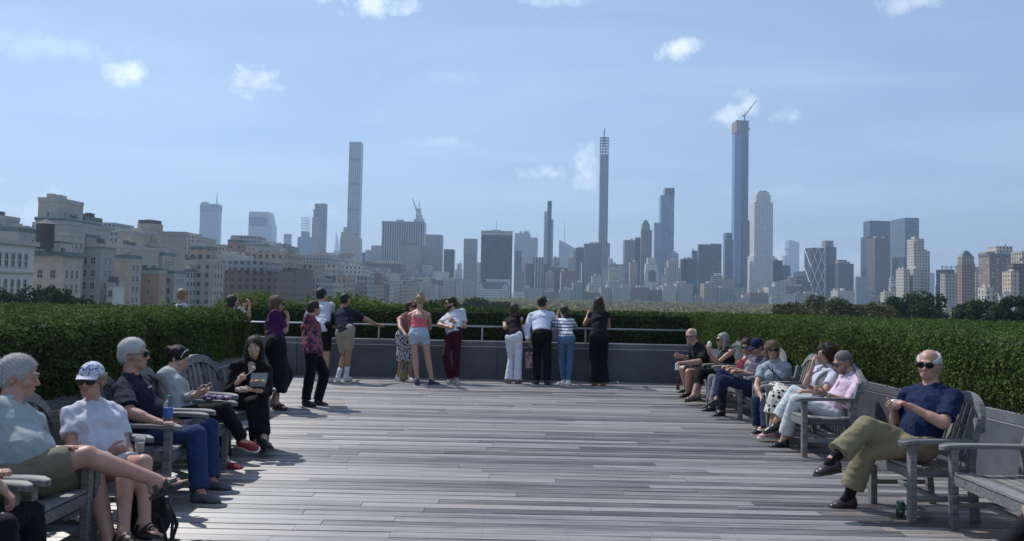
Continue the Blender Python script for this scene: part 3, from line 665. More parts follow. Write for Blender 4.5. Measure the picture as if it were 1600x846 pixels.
B = Bld('apartment_house', 'orange brick flank block standing in front of the tan drum tower', 'building', d=278)
m = B.mass(217, 249, 258, 427, plain('orange_brick', (.42, .27, .18), .85, scale=.3)); B.windows(m, 'n', 2, 4, 1.2, 1.6, m[4] - 3.6, -3.6, 2.4); B.windows(m, 'w', 3, 4, 1.3, 1.8, m[4] - 3.6, -3.6, 1.5)
m = B.mass(255, 272, 291, 427, S_grey, 'annex', d=290); B.windows(m, 'n', 2, 4, 2.0, 1.8, m[4] - 3.6, -3.4, .6); B.windows(m, 'w', 6, 4, 1.2, 1.8, m[4] - 3.6, -3.4, 2)
B = Bld('office_block', 'flat blue grey two step block far behind the drum tower', 'building', d=1300)
B.mass(251, 283, 284, 375, F_pglass(), t=40); B.mass(260, 299, 300, 383, F_pglass(), 'wing', t=40, d=1298)

def simple(name, label, cat, d, masses, plant=None, group=None):
    B = Bld(name, label, cat, group, d)
    for i, q in enumerate(masses):
        x0, xc, x1, yt, mat = q[:5]; kw = q[5] if len(q) > 5 else {}
        B.mass(x0, xc, x1, yt, mat, kw.pop('name', 'wall' if i == 0 else 'wing'), **kw)
        if plant is not None: B.clutter(B.last, plant + i, 2, max(3, d * .003))
    return B
A = 'building'
B = simple('apartment_house', 'tan block with planted roof terraces right of the flat blue block', A, 345, [(296, 331, 335, 389, F_tan()), (283, 333, 349, 411, F_stone(), dict(d=340))], 3)
B = simple('apartment_house', 'cream brick block with yellow side wall below the blue box tower with antenna', A, 330, [(277, 292, 309, 424, F_stone()), (312, 334, 352, 414, F_tan(), dict(d=352)), (300, 318, 336, 428, facade((.42, .32, .22), (.06, .06, .06), 4, 3.4, .3, .4), dict(d=349))], 5)
B = Bld('office_tower', 'blue grey box tower with mast above the left apartment houses', 'tower', d=2300)
m = B.mass(313, 340, 347, 319, facade((.30, .33, .38), (.18, .23, .30), 3, 4, .7, .62)); B.block(m[0] - .5, m[1] + .5, m[2] - .5, m[3] + .5, m[4] - 22, m[4] - 4, plain('louvre_band', (.15, .17, .2), .6), 'plant_band'); B.mast(339.5, 299, 318, dy=20, r=1.8); B.clutter(m, 2, 1, 6)
B = simple('apartment_house', 'brick brown cube penthouse block right of the box tower with mast', A, 410, [(356, 379, 382.5, 378, facade((.27, .20, .16), (.05, .05, .05), 4, 3.4, .3, .4)), (338, 380, 396, 402, F_stone(), dict(d=400)), (336, 366, 392, 426, F_tan(), dict(d=392))], 9)
B = Bld('office_tower', 'pale tower with slanted roof cut on its right side', 'tower', d=2400)
X0 = px(389, 330, 2400).x; X1 = px(425.5, 330, 2400).x; zt = px(400, 331, 2400).z; zs = px(425, 356, 2400).z; xs = px(419.5, 330, 2400).x
B._anchor(X0, 2400); b = MB(); V = []
for yy in (2400, 2452):
    V += [B.rel(v) for v in [(X0, yy, GZ), (X1, yy, GZ), (X1, yy, zs), (xs, yy, zt), (X0, yy, zt)]]
b.add(V, [(0, 1, 2, 3, 4), (9, 8, 7, 6, 5), (0, 5, 6, 1), (1, 6, 7, 2), (2, 7, 8, 3), (3, 8, 9, 4), (4, 9, 5, 0)]); b.build('wall', facade((.5, .52, .54), (.3, .33, .37), 3, 4, 1, .45), B.root)
B.block(X0 + 1, xs - 3, 2398.5, 2399.5, zt - 42, zt - 15, plain('dark_louvres', (.10, .12, .15), .6), 'louvre_band')
simple('office_tower', 'slim pale box tower between the slanted roof tower and the scaffolded one', 'tower', 2300, [(443.5, 455, 456, 366, F_pglass())])
simple('apartment_house', 'grey cube block with square windows in front of the slanted roof tower', A, 440, [(399, 419, 422, 385, facade((.33, .32, .31), (.05, .05, .05), 4.4, 4, .4, .45)), (394, 423, 436, 403, F_stone(), dict(d=430)), (398, 416, 441, 431, F_cream(), dict(d=422))], 11)
simple('office_block', 'hazy stepped blocks just right of the slanted roof tower', A, 1000, [(417, 429, 431, 378, F_lgrey()), (428, 439, 441, 381, F_grey(), dict(d=1010)), (430, 446, 447, 392, F_tan(), dict(d=980))], 3)
B = simple('stone_tower', 'small stone tower with steep pointed roof left of the scaffolded tower', 'tower', 900, [(448, 462, 463, 411, F_stone())]); B.pyramid(B.last, 7.5, M_cu, inset=1); B.mast(456, 396, 409, dy=6, r=.4)
B = Bld('glass_tower', 'blue grey tower with open scaffold frame on its top', 'tower', d=2000)
m = B.mass(465, 487, 488, 371, F_bglass()); m = B.mass(470.5, 482, 483, 362, F_bglass(), 'upper_storeys', t=15); z0 = m[4]; z1 = px(475, 340, 2000).z; bb = MB()
for i in range(4):
    for yy in (2001, 2013): bb.box(B.rel((m[0] + i * (m[1] - m[0]) / 3 - .5, yy, z0 - 1)), B.rel((m[0] + i * (m[1] - m[0]) / 3 + .5, yy + 1, z1)))
for k in range(5):
    z = z0 + (z1 - z0) * (k + 1) / 5
    for yy in (2001, 2013): bb.box(B.rel((m[0] - .3, yy, z - .6)), B.rel((m[1] + .3, yy + .8, z + .4)))
bb.build('scaffold_frame', M_wstrip, B.root)
B = simple('office_tower', 'dark grey tower with notched top left of the tallest left hand tower', 'tower', 1900, [(492, 509, 512, 318.5, facade((.22, .20, .20), (.06, .07, .09), 3, 3.8, .6, .5)), (488, 500, 501, 340, F_grey(), dict(t=40))]); m = B.last
B.crane(491, 334, 489, 327, 1900)
B = Bld('art_deco_tower', 'slender far off tower ending in a needle spire', 'tower', d=3200)
m = B.mass(518, 531, 532, 401, F_lgrey(), t=34); m = B.mass(521, 529.5, 530, 392, F_lgrey(), 'upper_storeys', t=24, dt=5)
drum(B, 521.8, 529.2, 386, 393, M_wstrip, 3207, 'crown', 8, cap=50); B.mast(525.5, 361, 378, dy=17, r=2.2, name='spire')
simple('office_block', 'low hazy block in front of the needle spire tower', A, 2300, [(510, 536, 537, 403, F_lgrey()), (512, 528, 529, 411, F_white(), dict(d=2280))])
simple('stone_tower', 'stepped old stone tower against the foot of the tallest left hand tower', 'tower', 1700, [(533, 551, 553, 363, F_stone()), (536, 549, 550, 355, F_stone(), dict(dt=5, t=20)), (531.5, 562, 566, 372, F_stone(), dict(d=1690))])
B = Bld('pencil_tower', 'tallest left hand tower, a slim square shaft with an even grid of windows', 'tower', d=2010)
fm = facade((.42, .43, .44), (.07, .09, .12), 5.0, 5.0, .66, .66, .2)
m = B.mass(546, 564.5, 567.8, 222, fm, t=30); 
for i, k in enumerate((.13, .3, .47, .64, .81)):
    z = m[4] * (1 - k); B.block(m[0] + .8, m[1] - .8, m[2] - .06 - .01 * i, m[2] + .5, z, z + 7.5, M_steel, 'open_storey')
simple('office_block', 'blue glass blocks stepping up right of the tallest left hand tower', A, 1500, [(580, 596, 597, 384, F_pglass()), (566, 583, 584, 395, F_glass(), dict(d=1510)), (571, 588, 589, 391, F_pglass(), dict(d=1495)), (576, 605, 606, 418, F_bglass(), dict(d=1300))])
B = Bld('office_slab', 'broad tower with white and dark vertical stripes and crane behind it', 'tower', d=1600)
m = B.mass(597, 663, 664.5, 347, F_stripe(), t=40); B.block(m[0] - .5, m[1] + .5, m[2] - .8, m[2] - .05, m[4] - 7, m[4] - 1, M_steel, 'parapet_band'); B.clutter(m, 3, 1, 6)
B = Bld('tower_under_construction', 'pale unfinished tower top with crane peeping over the striped slab', 'tower', d=2300)
m = B.mass(650, 659.5, 660.5, 336, F_white(), t=20); m = B.mass(652.5, 657.5, 658.5, 326, F_white(), 'upper_storeys', t=10, dt=4); B.mast(655, 313, 327, dy=9, r=1.8); B.crane(651, 330, 644.5, 310, dy=-4); B.mass(647, 662, 663, 343, F_lgrey(), 'podium', t=30, dt=-4)
simple('office_tower', 'tan grey tower with arched dark top in front of the striped slab', 'tower', 1400, [(624, 650, 660, 384, facade((.30, .27, .25), (.12, .12, .13), 3, 3.6, .5, .5)), (626, 648, 656, 379, F_brown(), dict(dt=3, t=22))])
simple('office_tower', 'grey tower stepping down right of the striped slab', 'tower', 1500, [(664.5, 690, 693, 367, F_grey()), (660, 672, 686, 415, F_lgrey(), dict(d=1420)), (654, 676, 677, 385, F_grey(), dict(d=1520)), (676, 698, 702, 425, F_cream(), dict(d=1390)), (682, 690, 692, 430, F_white(), dict(d=1380))])
simple('office_slab', 'dark plain slab between two grey towers left of the black slab', 'tower', 1500, [(693.5, 710, 711.5, 390, F_dglass())])
B = simple('office_block', 'hazy far blocks and domed top between the dark slab and the tall grey shaft', A, 2400, [(711, 722, 723, 421, F_lgrey()), (714, 721, 721.5, 412, F_lgrey(), dict(dt=4, t=20)), (700, 724, 725, 436, F_stone(), dict(d=1600))]); 
B = simple('office_tower', 'tall grey shaft with blank top left of the black slab', 'tower', 1500, [(725, 745, 746.5, 373.5, F_grey())]); B.block(B.last[0] - .3, B.last[1] + .3, B.last[2] - .4, B.last[2] - .04, B.last[4] - 28, B.last[4] - .5, plain('blank_panels', (.26, .26, .26), .7, scale=.1), 'blank_top')
simple('office_block', 'narrow pale block wedged against the left side of the black slab', A, 1700, [(744, 752, 753, 410, F_white())])
B = simple('stone_tower', 'small stone tower with pyramid roof left of the hotel with green roofs', 'tower', 1300, [(724, 737, 738, 436, F_stone())]); B.pyramid(B.last, 17, M_cu, inset=1)
B = Bld('office_slab', 'big black slab tower with pale top band in the middle of the skyline', 'tower', d=1350)
m = B.mass(752, 801, 803.5, 368, facade((.022, .027, .035), (.016, .021, .03), 2.4, 3.8, .9, .85, .18)); B.block(m[0] - .2, m[1] + .2, m[2] - .2, m[3], m[4], px(780, 361, 1350).z, facade(LGREY, GL, 2.4, 30, .3, .8), 'top_band'); B.mass(768, 783, 784, 359.6, M_cloth, 'penthouse', dt=4, t=16, yb=362); B.mast(776, 344, 361, dy=12, r=.6)
B = Bld('office_tower', 'broad pale grey tower right behind the black slab', 'tower', d=2200)
m = B.mass(803, 804, 840.5, 371, facade((.40, .41, .42), (.22, .25, .29), 3.4, 4, .6, .5)); m2 = B.mass(803.5, 804.5, 829, 364.5, F_lgrey(), 'crown', dt=6, t=40); B.clutter(m2, 3, 4, 9)
B = Bld('hotel', 'white chateau style hotel with steep green grey roofs below the black slab', 'hotel', d=1250)
m = B.mass(745, 797, 800, 452, facade((.55, .54, .50), (.10, .11, .12), 3.0, 3.6, .4, .55)); X0, X1, Y0, Y1, Z = m
B.pyramid((X0 + 1, X1 - 1, Y0 + 1, Y0 + 20, Z), 10.5, M_cu, 'mansard_roof', 0, .86)
for xx in (X0 + 5, X1 - 7):
    b = MB(); b.add([B.rel(v) for v in [(xx - 4.4, Y0 - .4, Z - 2), (xx + 4.4, Y0 - .4, Z - 2), (xx + 4.4, Y0 - .4, Z + 2), (xx, Y0 - .4, Z + 9), (xx - 4.4, Y0 - .4, Z + 2), (xx - 4.4, Y0 + 5, Z - 2), (xx + 4.4, Y0 + 5, Z - 2), (xx + 4.4, Y0 + 5, Z + 2), (xx, Y0 + 5, Z + 9), (xx - 4.4, Y0 + 5, Z + 2)]], [(0, 1, 2, 3, 4), (9, 8, 7, 6, 5), (0, 5, 6, 1), (1, 6, 7, 2), (2, 7, 8, 3), (3, 8, 9, 4), (4, 9, 5, 0)]); b.build('gable', F_white(), B.root)
B.mass(748, 757, 757.5, 441, M_cu, 'corner_turret', dt=2, t=9, yb=450); B.mass(760, 797, 798, 437, plain('pale_roof', (.5, .52, .54), .6), 'rear_roof', d=1290, t=20)
simple('office_block', 'grey blue stepped tower just right of the black slab', 'tower', 1600, [(803, 804, 815, 392.5, F_glass()), (803, 804, 819, 424, F_grey(), dict(d=1540))])
simple('office_block', 'dark brown flat topped block between the black slab and the slim dark tower', A, 1450, [(820, 821, 832.5, 412, F_brown()), (804, 805, 819, 458, F_white(), dict(d=1280))])
simple('office_slab', 'dark slab with bold white vertical stripes left of the slim dark tower', 'tower', 1450, [(832, 833, 850, 402, facade((.6, .6, .6), (.025, .03, .04), 5.2, 3.6, .70, 1, .25, stripe=True)), (849, 850, 855, 413, F_dglass(), dict(d=1460))])
B = Bld('pencil_tower', 'slim dark glass tower of three stepped slices in the middle of the skyline', 'tower', d=1800)
B.mass(855.5, 856, 862.3, 314, F_dglass(), t=22, dt=2); B.mass(850.3, 851, 856.5, 331, F_pglass(), 'left_slice', t=26); B.mass(861, 862, 864.6, 343.5, F_pglass(), 'right_slice', t=26, dt=-2)
simple('office_block', 'brown blocks at the foot of the slim dark glass tower', A, 1450, [(856, 858, 887, 418, F_brown()), (850, 852, 866, 425, F_tan(), dict(d=1440)), (864, 865, 875, 402.5, F_grey(), dict(d=1500)), (875, 877, 900, 424, facade(BRICK, (.05, .05, .05), 3.2, 3.4, .4, .5), dict(d=1420))], 6)
B = Bld('glass_tower', 'pale faceted glass tower with slanted roof and tall needle mast', 'tower', d=2900)
B.mass(873, 874, 898, 375, F_pglass(), t=50, slope=388); B.mast(882.5, 343, 378, dy=20, r=2.2, mat=M_wstrip)
simple('office_tower', 'blue grey block tower left of the very thin tower with open top', 'tower', 1650, [(897.5, 900, 914, 387, F_glass()), (912, 913.5, 941, 381, facade((.13, .15, .18), (.06, .075, .095), 2.6, 3.6, .6, .6, .2), dict(d=1630)), (886, 887, 899, 404, F_stone(), dict(d=1640)), (893, 894, 900, 393, F_lgrey(), dict(d=1660))], 4)
B = Bld('pencil_tower', 'very thin tower with open unfinished frame and crane on its top', 'tower', d=1930)
fs = facade((.24, .235, .235), (.07, .08, .10), 6, 4.5, .62, .6)
fs2 = facade((.20, .20, .20), (.11, .12, .14), 2.4, 4.5, .5, .5)
m = B.mass(937.5, 938.2, 951.3, 241, fs2, t=18); top = px(944, 214, 1930).z; bb = MB()
for i in range(4):
    for yy in (1931, 1945): x = m[0] + .4 + i * (m[1] - m[0] - .8) / 3; bb.box(B.rel((x - .5, yy, m[4] - 1)), B.rel((x + .5, yy + 1, top)))
for k in range(6):
    z = m[4] + (top - m[4]) * (k + 1) / 6.2
    bb.box(B.rel((m[0], 1930.4, z - .5)), B.rel((m[1], 1947, z + .5))); 
bb.build('open_frame', M_steel, B.root)
B.mass(938, 939, 950, 290, fs, 'west_face', t=14, dt=-3); B.mass(936.5, 937.5, 952.5, 380, fs, 'lower_shaft', dt=-6, t=24); B.mass(935, 936, 954, 420, F_cream(), 'base', dt=-10, t=28); B.crane(944, 210, 945.5, 200)
simple('stone_block', 'pale stepped stone building at the foot of the very thin tower', A, 1480, [(916, 920, 952, 446, F_cream()), (924, 926, 940, 431, F_cream(), dict(dt=6, t=20)), (948, 950, 975, 440, F_stone(), dict(d=1490)), (951, 952, 963, 421, F_stone(), dict(d=1520)), (913, 914, 921, 462, F_cream(), dict(d=1470))], 2)
simple('office_block', 'grey mid height blocks right of the very thin tower', A, 1600, [(950, 951, 985, 413, F_grey()), (951, 952, 958, 404, F_white(), dict(dt=4, t=20)), (962, 963, 977, 421, F_lgrey(), dict(d=1560)), (967, 968, 976, 438, F_grey(), dict(d=1500))], 8)
simple('office_tower', 'plain grey tower left of the two dark ones with pointed crown', 'tower', 1750, [(973.5, 976, 993, 375, F_grey()), (992, 993, 1002.5, 372, F_dglass(), dict(d=1700)), (983, 985, 996, 410, F_tan(), dict(d=1500))], 12)
B = simple('office_tower', 'dark tower with faceted pointed crown and pale edges', 'tower', 1650, [(1001, 1002, 1019, 359, facade((.30, .28, .26), (.03, .035, .04), 3.4, 3.8, .6, 1, .3, stripe=True)), (1003, 1004.5, 1016, 352, F_tan(), dict(dt=4, t=16))]); B.pyramid(B.last, 11, M_cu, top=.35)
simple('glass_tower', 'pale slim glass tower left of the tall double sliced glass tower', 'tower', 1800, [(1021.5, 1022.5, 1032.5, 348, F_pglass())])
B = Bld('glass_tower', 'tall blue glass tower of two slices with dark notched top', 'tower', d=1950)
gs = facade((.20, .24, .30), (.12, .17, .25), 5, 4, .55, 1, .12, stripe=True)
B.mass(1032, 1032.8, 1039.5, 305, F_bglass(), t=26); m = B.mass(1038.5, 1039.2, 1053.5, 294, gs, 'upper_slice', t=30, dt=-2); B.block(m[0] - .3, m[1] + .3, m[2] - .4, m[2] - .05, m[4] - 18, m[4], F_dglass(), 'dark_crown')
B = simple('hotel', 'pale stone hotel with rounded dark arch window in its stepped top', 'hotel', 1480, [(1006, 1008, 1030, 423, F_white()), (1009, 1010, 1028, 412, F_white(), dict(dt=3, t=18)), (1012, 1013, 1025, 403, F_white(), dict(dt=6, t=12))])
b = MB(); q = px(1013, 440, 1479.5); q2 = px(1025, 422, 1479.5); cxx = (q.x + q2.x) / 2; rr2 = (q2.x - q.x) / 2
pts = [(cxx - rr2, q.z), (cxx + rr2, q.z)] + [(cxx + rr2 * math.cos(w), q2.z - rr2 + rr2 * math.sin(w)) for w in [i * math.pi / 8 for i in range(9)]]
b.add([B.rel((p[0], 1479.6, p[1])) for p in pts] + [B.rel((p[0], 1479.9, p[1])) for p in pts], [tuple(range(11))] + [tuple(range(21, 10, -1))] + [(i, i + 11, (i + 1) % 11 + 11, (i + 1) % 11) for i in range(11)]); b.build('arch_window', M_pane, B.root)
simple('stone_block', 'stepped grey stone apartment tower right of the hotel with the arch', 'tower', 1480, [(1038, 1040, 1063, 418, F_stone()), (1043, 1045, 1060, 407, F_stone(), dict(dt=4, t=18)), (1031, 1033, 1043, 432, F_cream(), dict(d=1470)), (1028, 1030, 1070, 452, F_stone(), dict(d=1460))], 5)
simple('office_block', 'dark glass blocks right of the stepped grey stone tower', A, 1620, [(1062, 1064, 1075, 405, F_dglass()), (1072, 1073, 1091, 404, F_glass(), dict(d=1640)), (1081, 1082, 1091, 392, F_glass(), dict(d=1680)), (1049, 1050, 1060, 396, F_lgrey(), dict(d=1800))], 7)
simple('glass_tower', 'pair of dark green glass towers left of the tallest right hand tower', 'tower', 1550, [(1090, 1092, 1110.5, 382, facade((.05, .065, .07), (.035, .05, .055), 3, 3.8, .8, .7, .12)), (1110, 1111.5, 1127.5, 381, facade((.07, .09, .10), (.05, .075, .085), 3, 3.8, .8, .7, .12), dict(d=1560)), (1107, 1108, 1113, 388, F_dglass(), dict(d=1565))])
simple('glass_tower', 'slim glass tower just left of the tallest right hand tower', 'tower', 1750, [(1132, 1133, 1146, 375, F_glass()), (1134, 1135, 1145, 364, F_glass(), dict(dt=5, t=20))])
B = simple('apartment_tower', 'rounded tan balconied tower at the foot of the dark green glass pair', 'tower', 1430, [(1124, 1126, 1148, 436, F_tan())]); drum(B, 1113, 1131, 431, 470, facade((.34, .29, .24), (.06, .06, .06), 3.2, 3.4, 1, .45), 1425, 'round_bay', 20); drum(B, 1117, 1127, 427, 432, M_cloth, 1430, 'lift_house', 12)
B = Bld('pencil_tower', 'tallest right hand tower, blue glass with bare concrete top and crane', 'tower', d=1900)
B.mass(1146, 1147.2, 1158, 211, facade((.12, .20, .30), (.10, .20, .34), 4, 4.2, .86, .85, .08), 'blue_glass_shaft', t=24, yb=443, dt=-6); m = B.mass(1150, 1152, 1170.5, 188, facade((.11, .12, .13), (.035, .04, .05), 3.2, 4.2, .62, .68, .3), 'concrete_shaft', t=40, dt=3); B.mass(1158, 1159, 1172.5, 345, facade((.075, .085, .10), (.05, .06, .08), 3, 4.2, .8, .8, .12), 'east_shaft', t=36, dt=-4, yb=450)
B.block(m[0] - 1, m[0] + 8, m[2] - 1.5, m[3], m[4] - 26, m[4] + .4, plain('formwork', (.22, .17, .14), .8, scale=.3), 'formwork'); B.block(m[1], m[1] + 5, m[2] + 5, m[3] - 9, m[4] - 20, m[4] - 17, M_steel, 'hoist_platform')
B.crane(1163.5, 182, 1183, 156, dy=20); B.mass(1140, 1142, 1178, 450, F_tan(), 'podium', t=50, dt=-10)
B = Bld('apartment_tower', 'tall white limestone tower with setback crown right of the tallest tower', 'tower', d=1720)
w = facade((.62, .60, .56), (.22, .23, .24), 3.4, 3.7, .42, .5)
B.mass(1177, 1179, 1208, 316, w, t=34); m = B.mass(1181, 1182.5, 1205, 304, w, 'crown', t=26, dt=4); m = B.mass(1184, 1185.5, 1203, 299.5, w, 'crown_top', t=18, dt=7); B.mass(1174, 1176.5, 1209.5, 400, w, 'lower_shaft', t=42, dt=-4); B.clutter(m, 3, 3, 4, M_steel); B.mass(1173, 1176, 1213, 437, w, 'base', dt=-14, t=50)
simple('office_block', 'two dark flat topped blocks right of the white limestone tower', A, 1600, [(1208, 1209, 1223, 407, F_dglass()), (1221, 1222.5, 1235, 415, F_glass(), dict(d=1590))], 2)
simple('stone_block', 'brown and pale low blocks behind the park trees right of the white limestone tower', A, 1420, [(1208, 1210, 1240, 440, F_stone()), (1226, 1228, 1262, 447, F_brown(), dict(d=1380)), (1232, 1233, 1242, 434, F_tan(), dict(d=1430)), (1204, 1205, 1221, 466, F_lgrey(), dict(d=1330)), (1240, 1242, 1270, 426, F_pglass(), dict(d=1700))], 6)
B = Bld('glass_tower', 'pale far off glass tower with a viewing deck jutting from its left side', 'tower', d=5200)
B.mass(1231, 1232.5, 1249, 375, facade((.30, .36, .42), (.25, .32, .40), 8, 8, .8, .7, .12), t=70, slope=379); B.mass(1225, 1226, 1234, 400, F_pglass(), 'shoulder', t=50, slope=396)
p = px(1224, 389, 5210); q = px(1233, 389, 5210); b = MB(); b.add([B.rel(v) for v in [(p.x, 5200, p.z), (q.x, 5200, p.z + 6), (q.x, 5230, p.z + 6), (p.x, 5230, p.z), (q.x, 5200, p.z - 9), (q.x, 5230, p.z - 9)]], [(0, 1, 2, 3), (0, 3, 5, 4), (0, 4, 1), (3, 2, 5), (1, 4, 5, 2)]); b.build('viewing_deck', M_steel, B.root)
# diagrid tower
B = Bld('glass_tower', 'tower with white diagonal bracing and chamfered corners', 'tower', d=1480)
m = B.mass(1265.5, 1267.5, 1289, 387, facade((.06, .08, .10), (.045, .06, .08), 3, 3.9, .85, .75, .12), t=34); X0, X1, Y0, Y1, Z = m; b = MB(); W_ = X1 - X0; H_ = 17
n = int((Z - GZ) / H_) + 1
for k in range(n):
    z1 = Z - k * H_; z0 = z1 - H_
    for i in range(2):
        a, c = X0 + i * W_ / 2, X0 + (i + 1) * W_ / 2; mid = (a + c) / 2
        for (xa, xb) in (((a, mid), (c, mid)) if k % 2 == 0 else ((mid, a), (mid, c))):
            b.tube([B.rel((xa, Y0 - .5, z1)), B.rel((xb, Y0 - .5, z0))], .62, 4)
    for (ya, yb) in ((Y0, Y0 + 17), (Y1, Y0 + 17)) if k % 2 == 0 else ((Y0 + 17, Y0), (Y0 + 17, Y1)):
        b.tube([B.rel((X0 - .5, ya, z1)), B.rel((X0 - .5, yb, z0))], .62, 4)
b.tube([B.rel((X1, Y0 - .4, GZ)), B.rel((X1, Y0 - .4, Z))], .8, 4); b.tube([B.rel((X0, Y0 - .4, Z)), B.rel((X1, Y0 - .4, Z))], .7, 4)
b.build('bracing', M_wstrip, B.root)
simple('apartment_tower', 'grey glass tower with narrow crown right behind the diagonal braced one', 'tower', 1550, [(1287, 1289, 1307, 386, F_glass()), (1290, 1291.5, 1303.5, 376, F_grey(), dict(dt=4, t=20))])
simple('apartment_tower', 'blue dark glass tower with stepped top right of the diagonal braced one', 'tower', 1500, [(1305, 1311, 1334, 412, facade((.09, .11, .13), (.04, .055, .075), 3, 3.4, .7, .6, .15)), (1309, 1312, 1325, 406, F_grey(), dict(dt=5, t=16)), (1322, 1324, 1330, 409, F_grey(), dict(dt=6, t=10))])
B = simple('office_block', 'dark block with small dim sign board left of the diagonal braced tower', A, 1450, [(1244, 1246, 1266, 441, F_dglass()), (1245, 1246, 1262, 432, F_dglass(), dict(dt=3, t=12))]); m = B.last; B.block(m[0] + 2, m[1] - 2, m[2] - .5, m[2] - .05, m[4] - 7, m[4] - 2.5, plain('sign_board', (.25, .16, .16), .6), 'sign_board')
simple('glass_block', 'pale glass box with blank face between the blue dark tower and the brown glass one', A, 1300, [(1336.5, 1338, 1355, 432.5, F_pglass())])
simple('glass_tower', 'left one of the two tall blue glass twin towers at right', 'tower', 1750, [(1349, 1359, 1391.5, 345, facade((.075, .095, .12), (.055, .085, .115), 2.6, 4, .8, .8, .1)), (1345, 1355, 1366, 370, F_dglass(), dict(d=1740))])
simple('glass_tower', 'right one of the two tall blue glass twin towers at right', 'tower', 1780, [(1391.8, 1414, 1436, 340.5, facade((.11, .14, .165), (.085, .125, .155), 2.6, 4, .85, .8, .1)), (1394, 1412, 1424, 402, F_dglass(), dict(d=1650))])
simple('office_tower', 'brown bronze glass tower in front of the left twin tower', 'tower', 1500, [(1354, 1367, 1389.5, 371.5, facade((.16, .125, .10), (.05, .05, .055), 2.8, 3.6, .55, .6, .15))], 3)
simple('stone_block', 'grey stone blocks and terraces below the right twin tower', A, 1150, [(1389, 1392, 1412, 435, F_lgrey()), (1376, 1382, 1406, 457, F_cream(), dict(d=1020)), (1388, 1392, 1404, 447, F_stone(), dict(d=1060))], 9)
B = simple('apartment_tower', 'cream stone tower with stepped twin crown in front of the right twin tower', 'tower', 950, [(1417, 1430, 1453, 392, F_cream()), (1420, 1431, 1446, 373, F_cream(), dict(dt=3, t=18)), (1421, 1427, 1433, 378, F_cream(), dict(dt=-1, t=8)), (1408, 1424, 1452, 421, F_cream(), dict(d=945)), (1408, 1412, 1421, 421, F_cream(), dict(d=930, t=18)), (1421, 1427, 1439, 420, F_cream(), dict(d=930, t=18))], 1)
simple('office_block', 'small hazy far blocks between the cream stone tower and the pointed brick tower', A, 2600, [(1452, 1453.5, 1460.5, 427, F_pglass()), (1460, 1461.5, 1471, 447, F_lgrey(), dict(d=2200)), (1463, 1464, 1470, 443, F_lgrey(), dict(d=2300))])
B = simple('apartment_house', 'grey block with open roof frame left of the pointed brick tower', A, 900, [(1469, 1477, 1498, 427, F_stone()), (1479, 1482, 1496, 421, F_dglass(), dict(dt=6, t=20))]); m = B.last; bb = MB()
for k in range(4): bb.box(B.rel((m[0] - 6 + k * 5, m[2] - 4, m[4] - 6)), B.rel((m[0] - 5.3 + k * 5, m[2] - 3.4, m[4] + 4)))
bb.box(B.rel((m[0] - 7, m[2] - 4.1, m[4] + 2)), B.rel((m[0] + 11, m[2] - 3.3, m[4] + 2.8))); bb.build('roof_frame', M_steel, B.root)
B = simple('apartment_tower', 'red brick tower with pointed stone crown at right', 'tower', 850, [(1495, 1503, 1523.5, 412, facade((.30, .18, .13), (.08, .075, .07), 2.8, 3.2, .5, .5))]); m = B.last; B.block(m[0] + .6, m[1] - .6, m[2] + .6, m[3] - .6, m[4], m[4] + 7, F_tan(), 'crown'); B.pyramid((m[0] + .6, m[1] - .6, m[2] + .6, m[3] - .6, m[4] + 7), 6.5, M_cu, top=.25)
simple('apartment_house', 'cream strip of flats between the pointed brick tower and the wide brown slab', A, 900, [(1521, 1525, 1534, 425, F_cream()), (1523, 1526, 1532, 417, F_stone(), dict(dt=4, t=12))])
B = simple('apartment_slab', 'wide brown and cream striped slab with roof house at right', 'tower', 760, [(1529, 1546, 1588, 397, facade((.25, .19, .16), (.30, .27, .24), 4.4, 3.2, .45, .55))]); m = B.last; B.block(m[0] - .4, m[1] + .4, m[2] - .4, m[3] + .4, m[4] - 1.8, m[4] + .4, M_steel, 'parapet')
B.mass(1557, 1562, 1587, 384.5, F_cream(), 'roof_house', dt=5, t=14, yb=399); B.mass(1545, 1549, 1562, 393, F_tan(), 'roof_house', dt=8, t=12, yb=399); B.mast(1571, 380, 385, dy=10, r=.6)
simple('apartment_house', 'grey and cream flats at right edge in front of the wide brown slab', A, 640, [(1575, 1583, 1640, 412, F_brown()), (1566, 1580, 1592, 424, facade((.55, .45, .34), (.10, .10, .10), 3.2, 3.2, .4, .5), dict(d=625)), (1590, 1593, 1640, 404, F_stone(), dict(d=680)), (1594, 1597, 1640, 393, F_stone(), dict(d=690, t=15))], 3)
B = simple('stone_block', 'small cream turreted stone building half hidden by the trees at right', A, 520, [(1535, 1541, 1560, 456, F_cream()), (1543, 1545, 1556, 449, F_cream(), dict(dt=3, t=9)), (1558, 1562, 1586, 459, F_stone(), dict(d=515)), (1568, 1571, 1592, 466, F_white(), dict(d=500))], 2); 
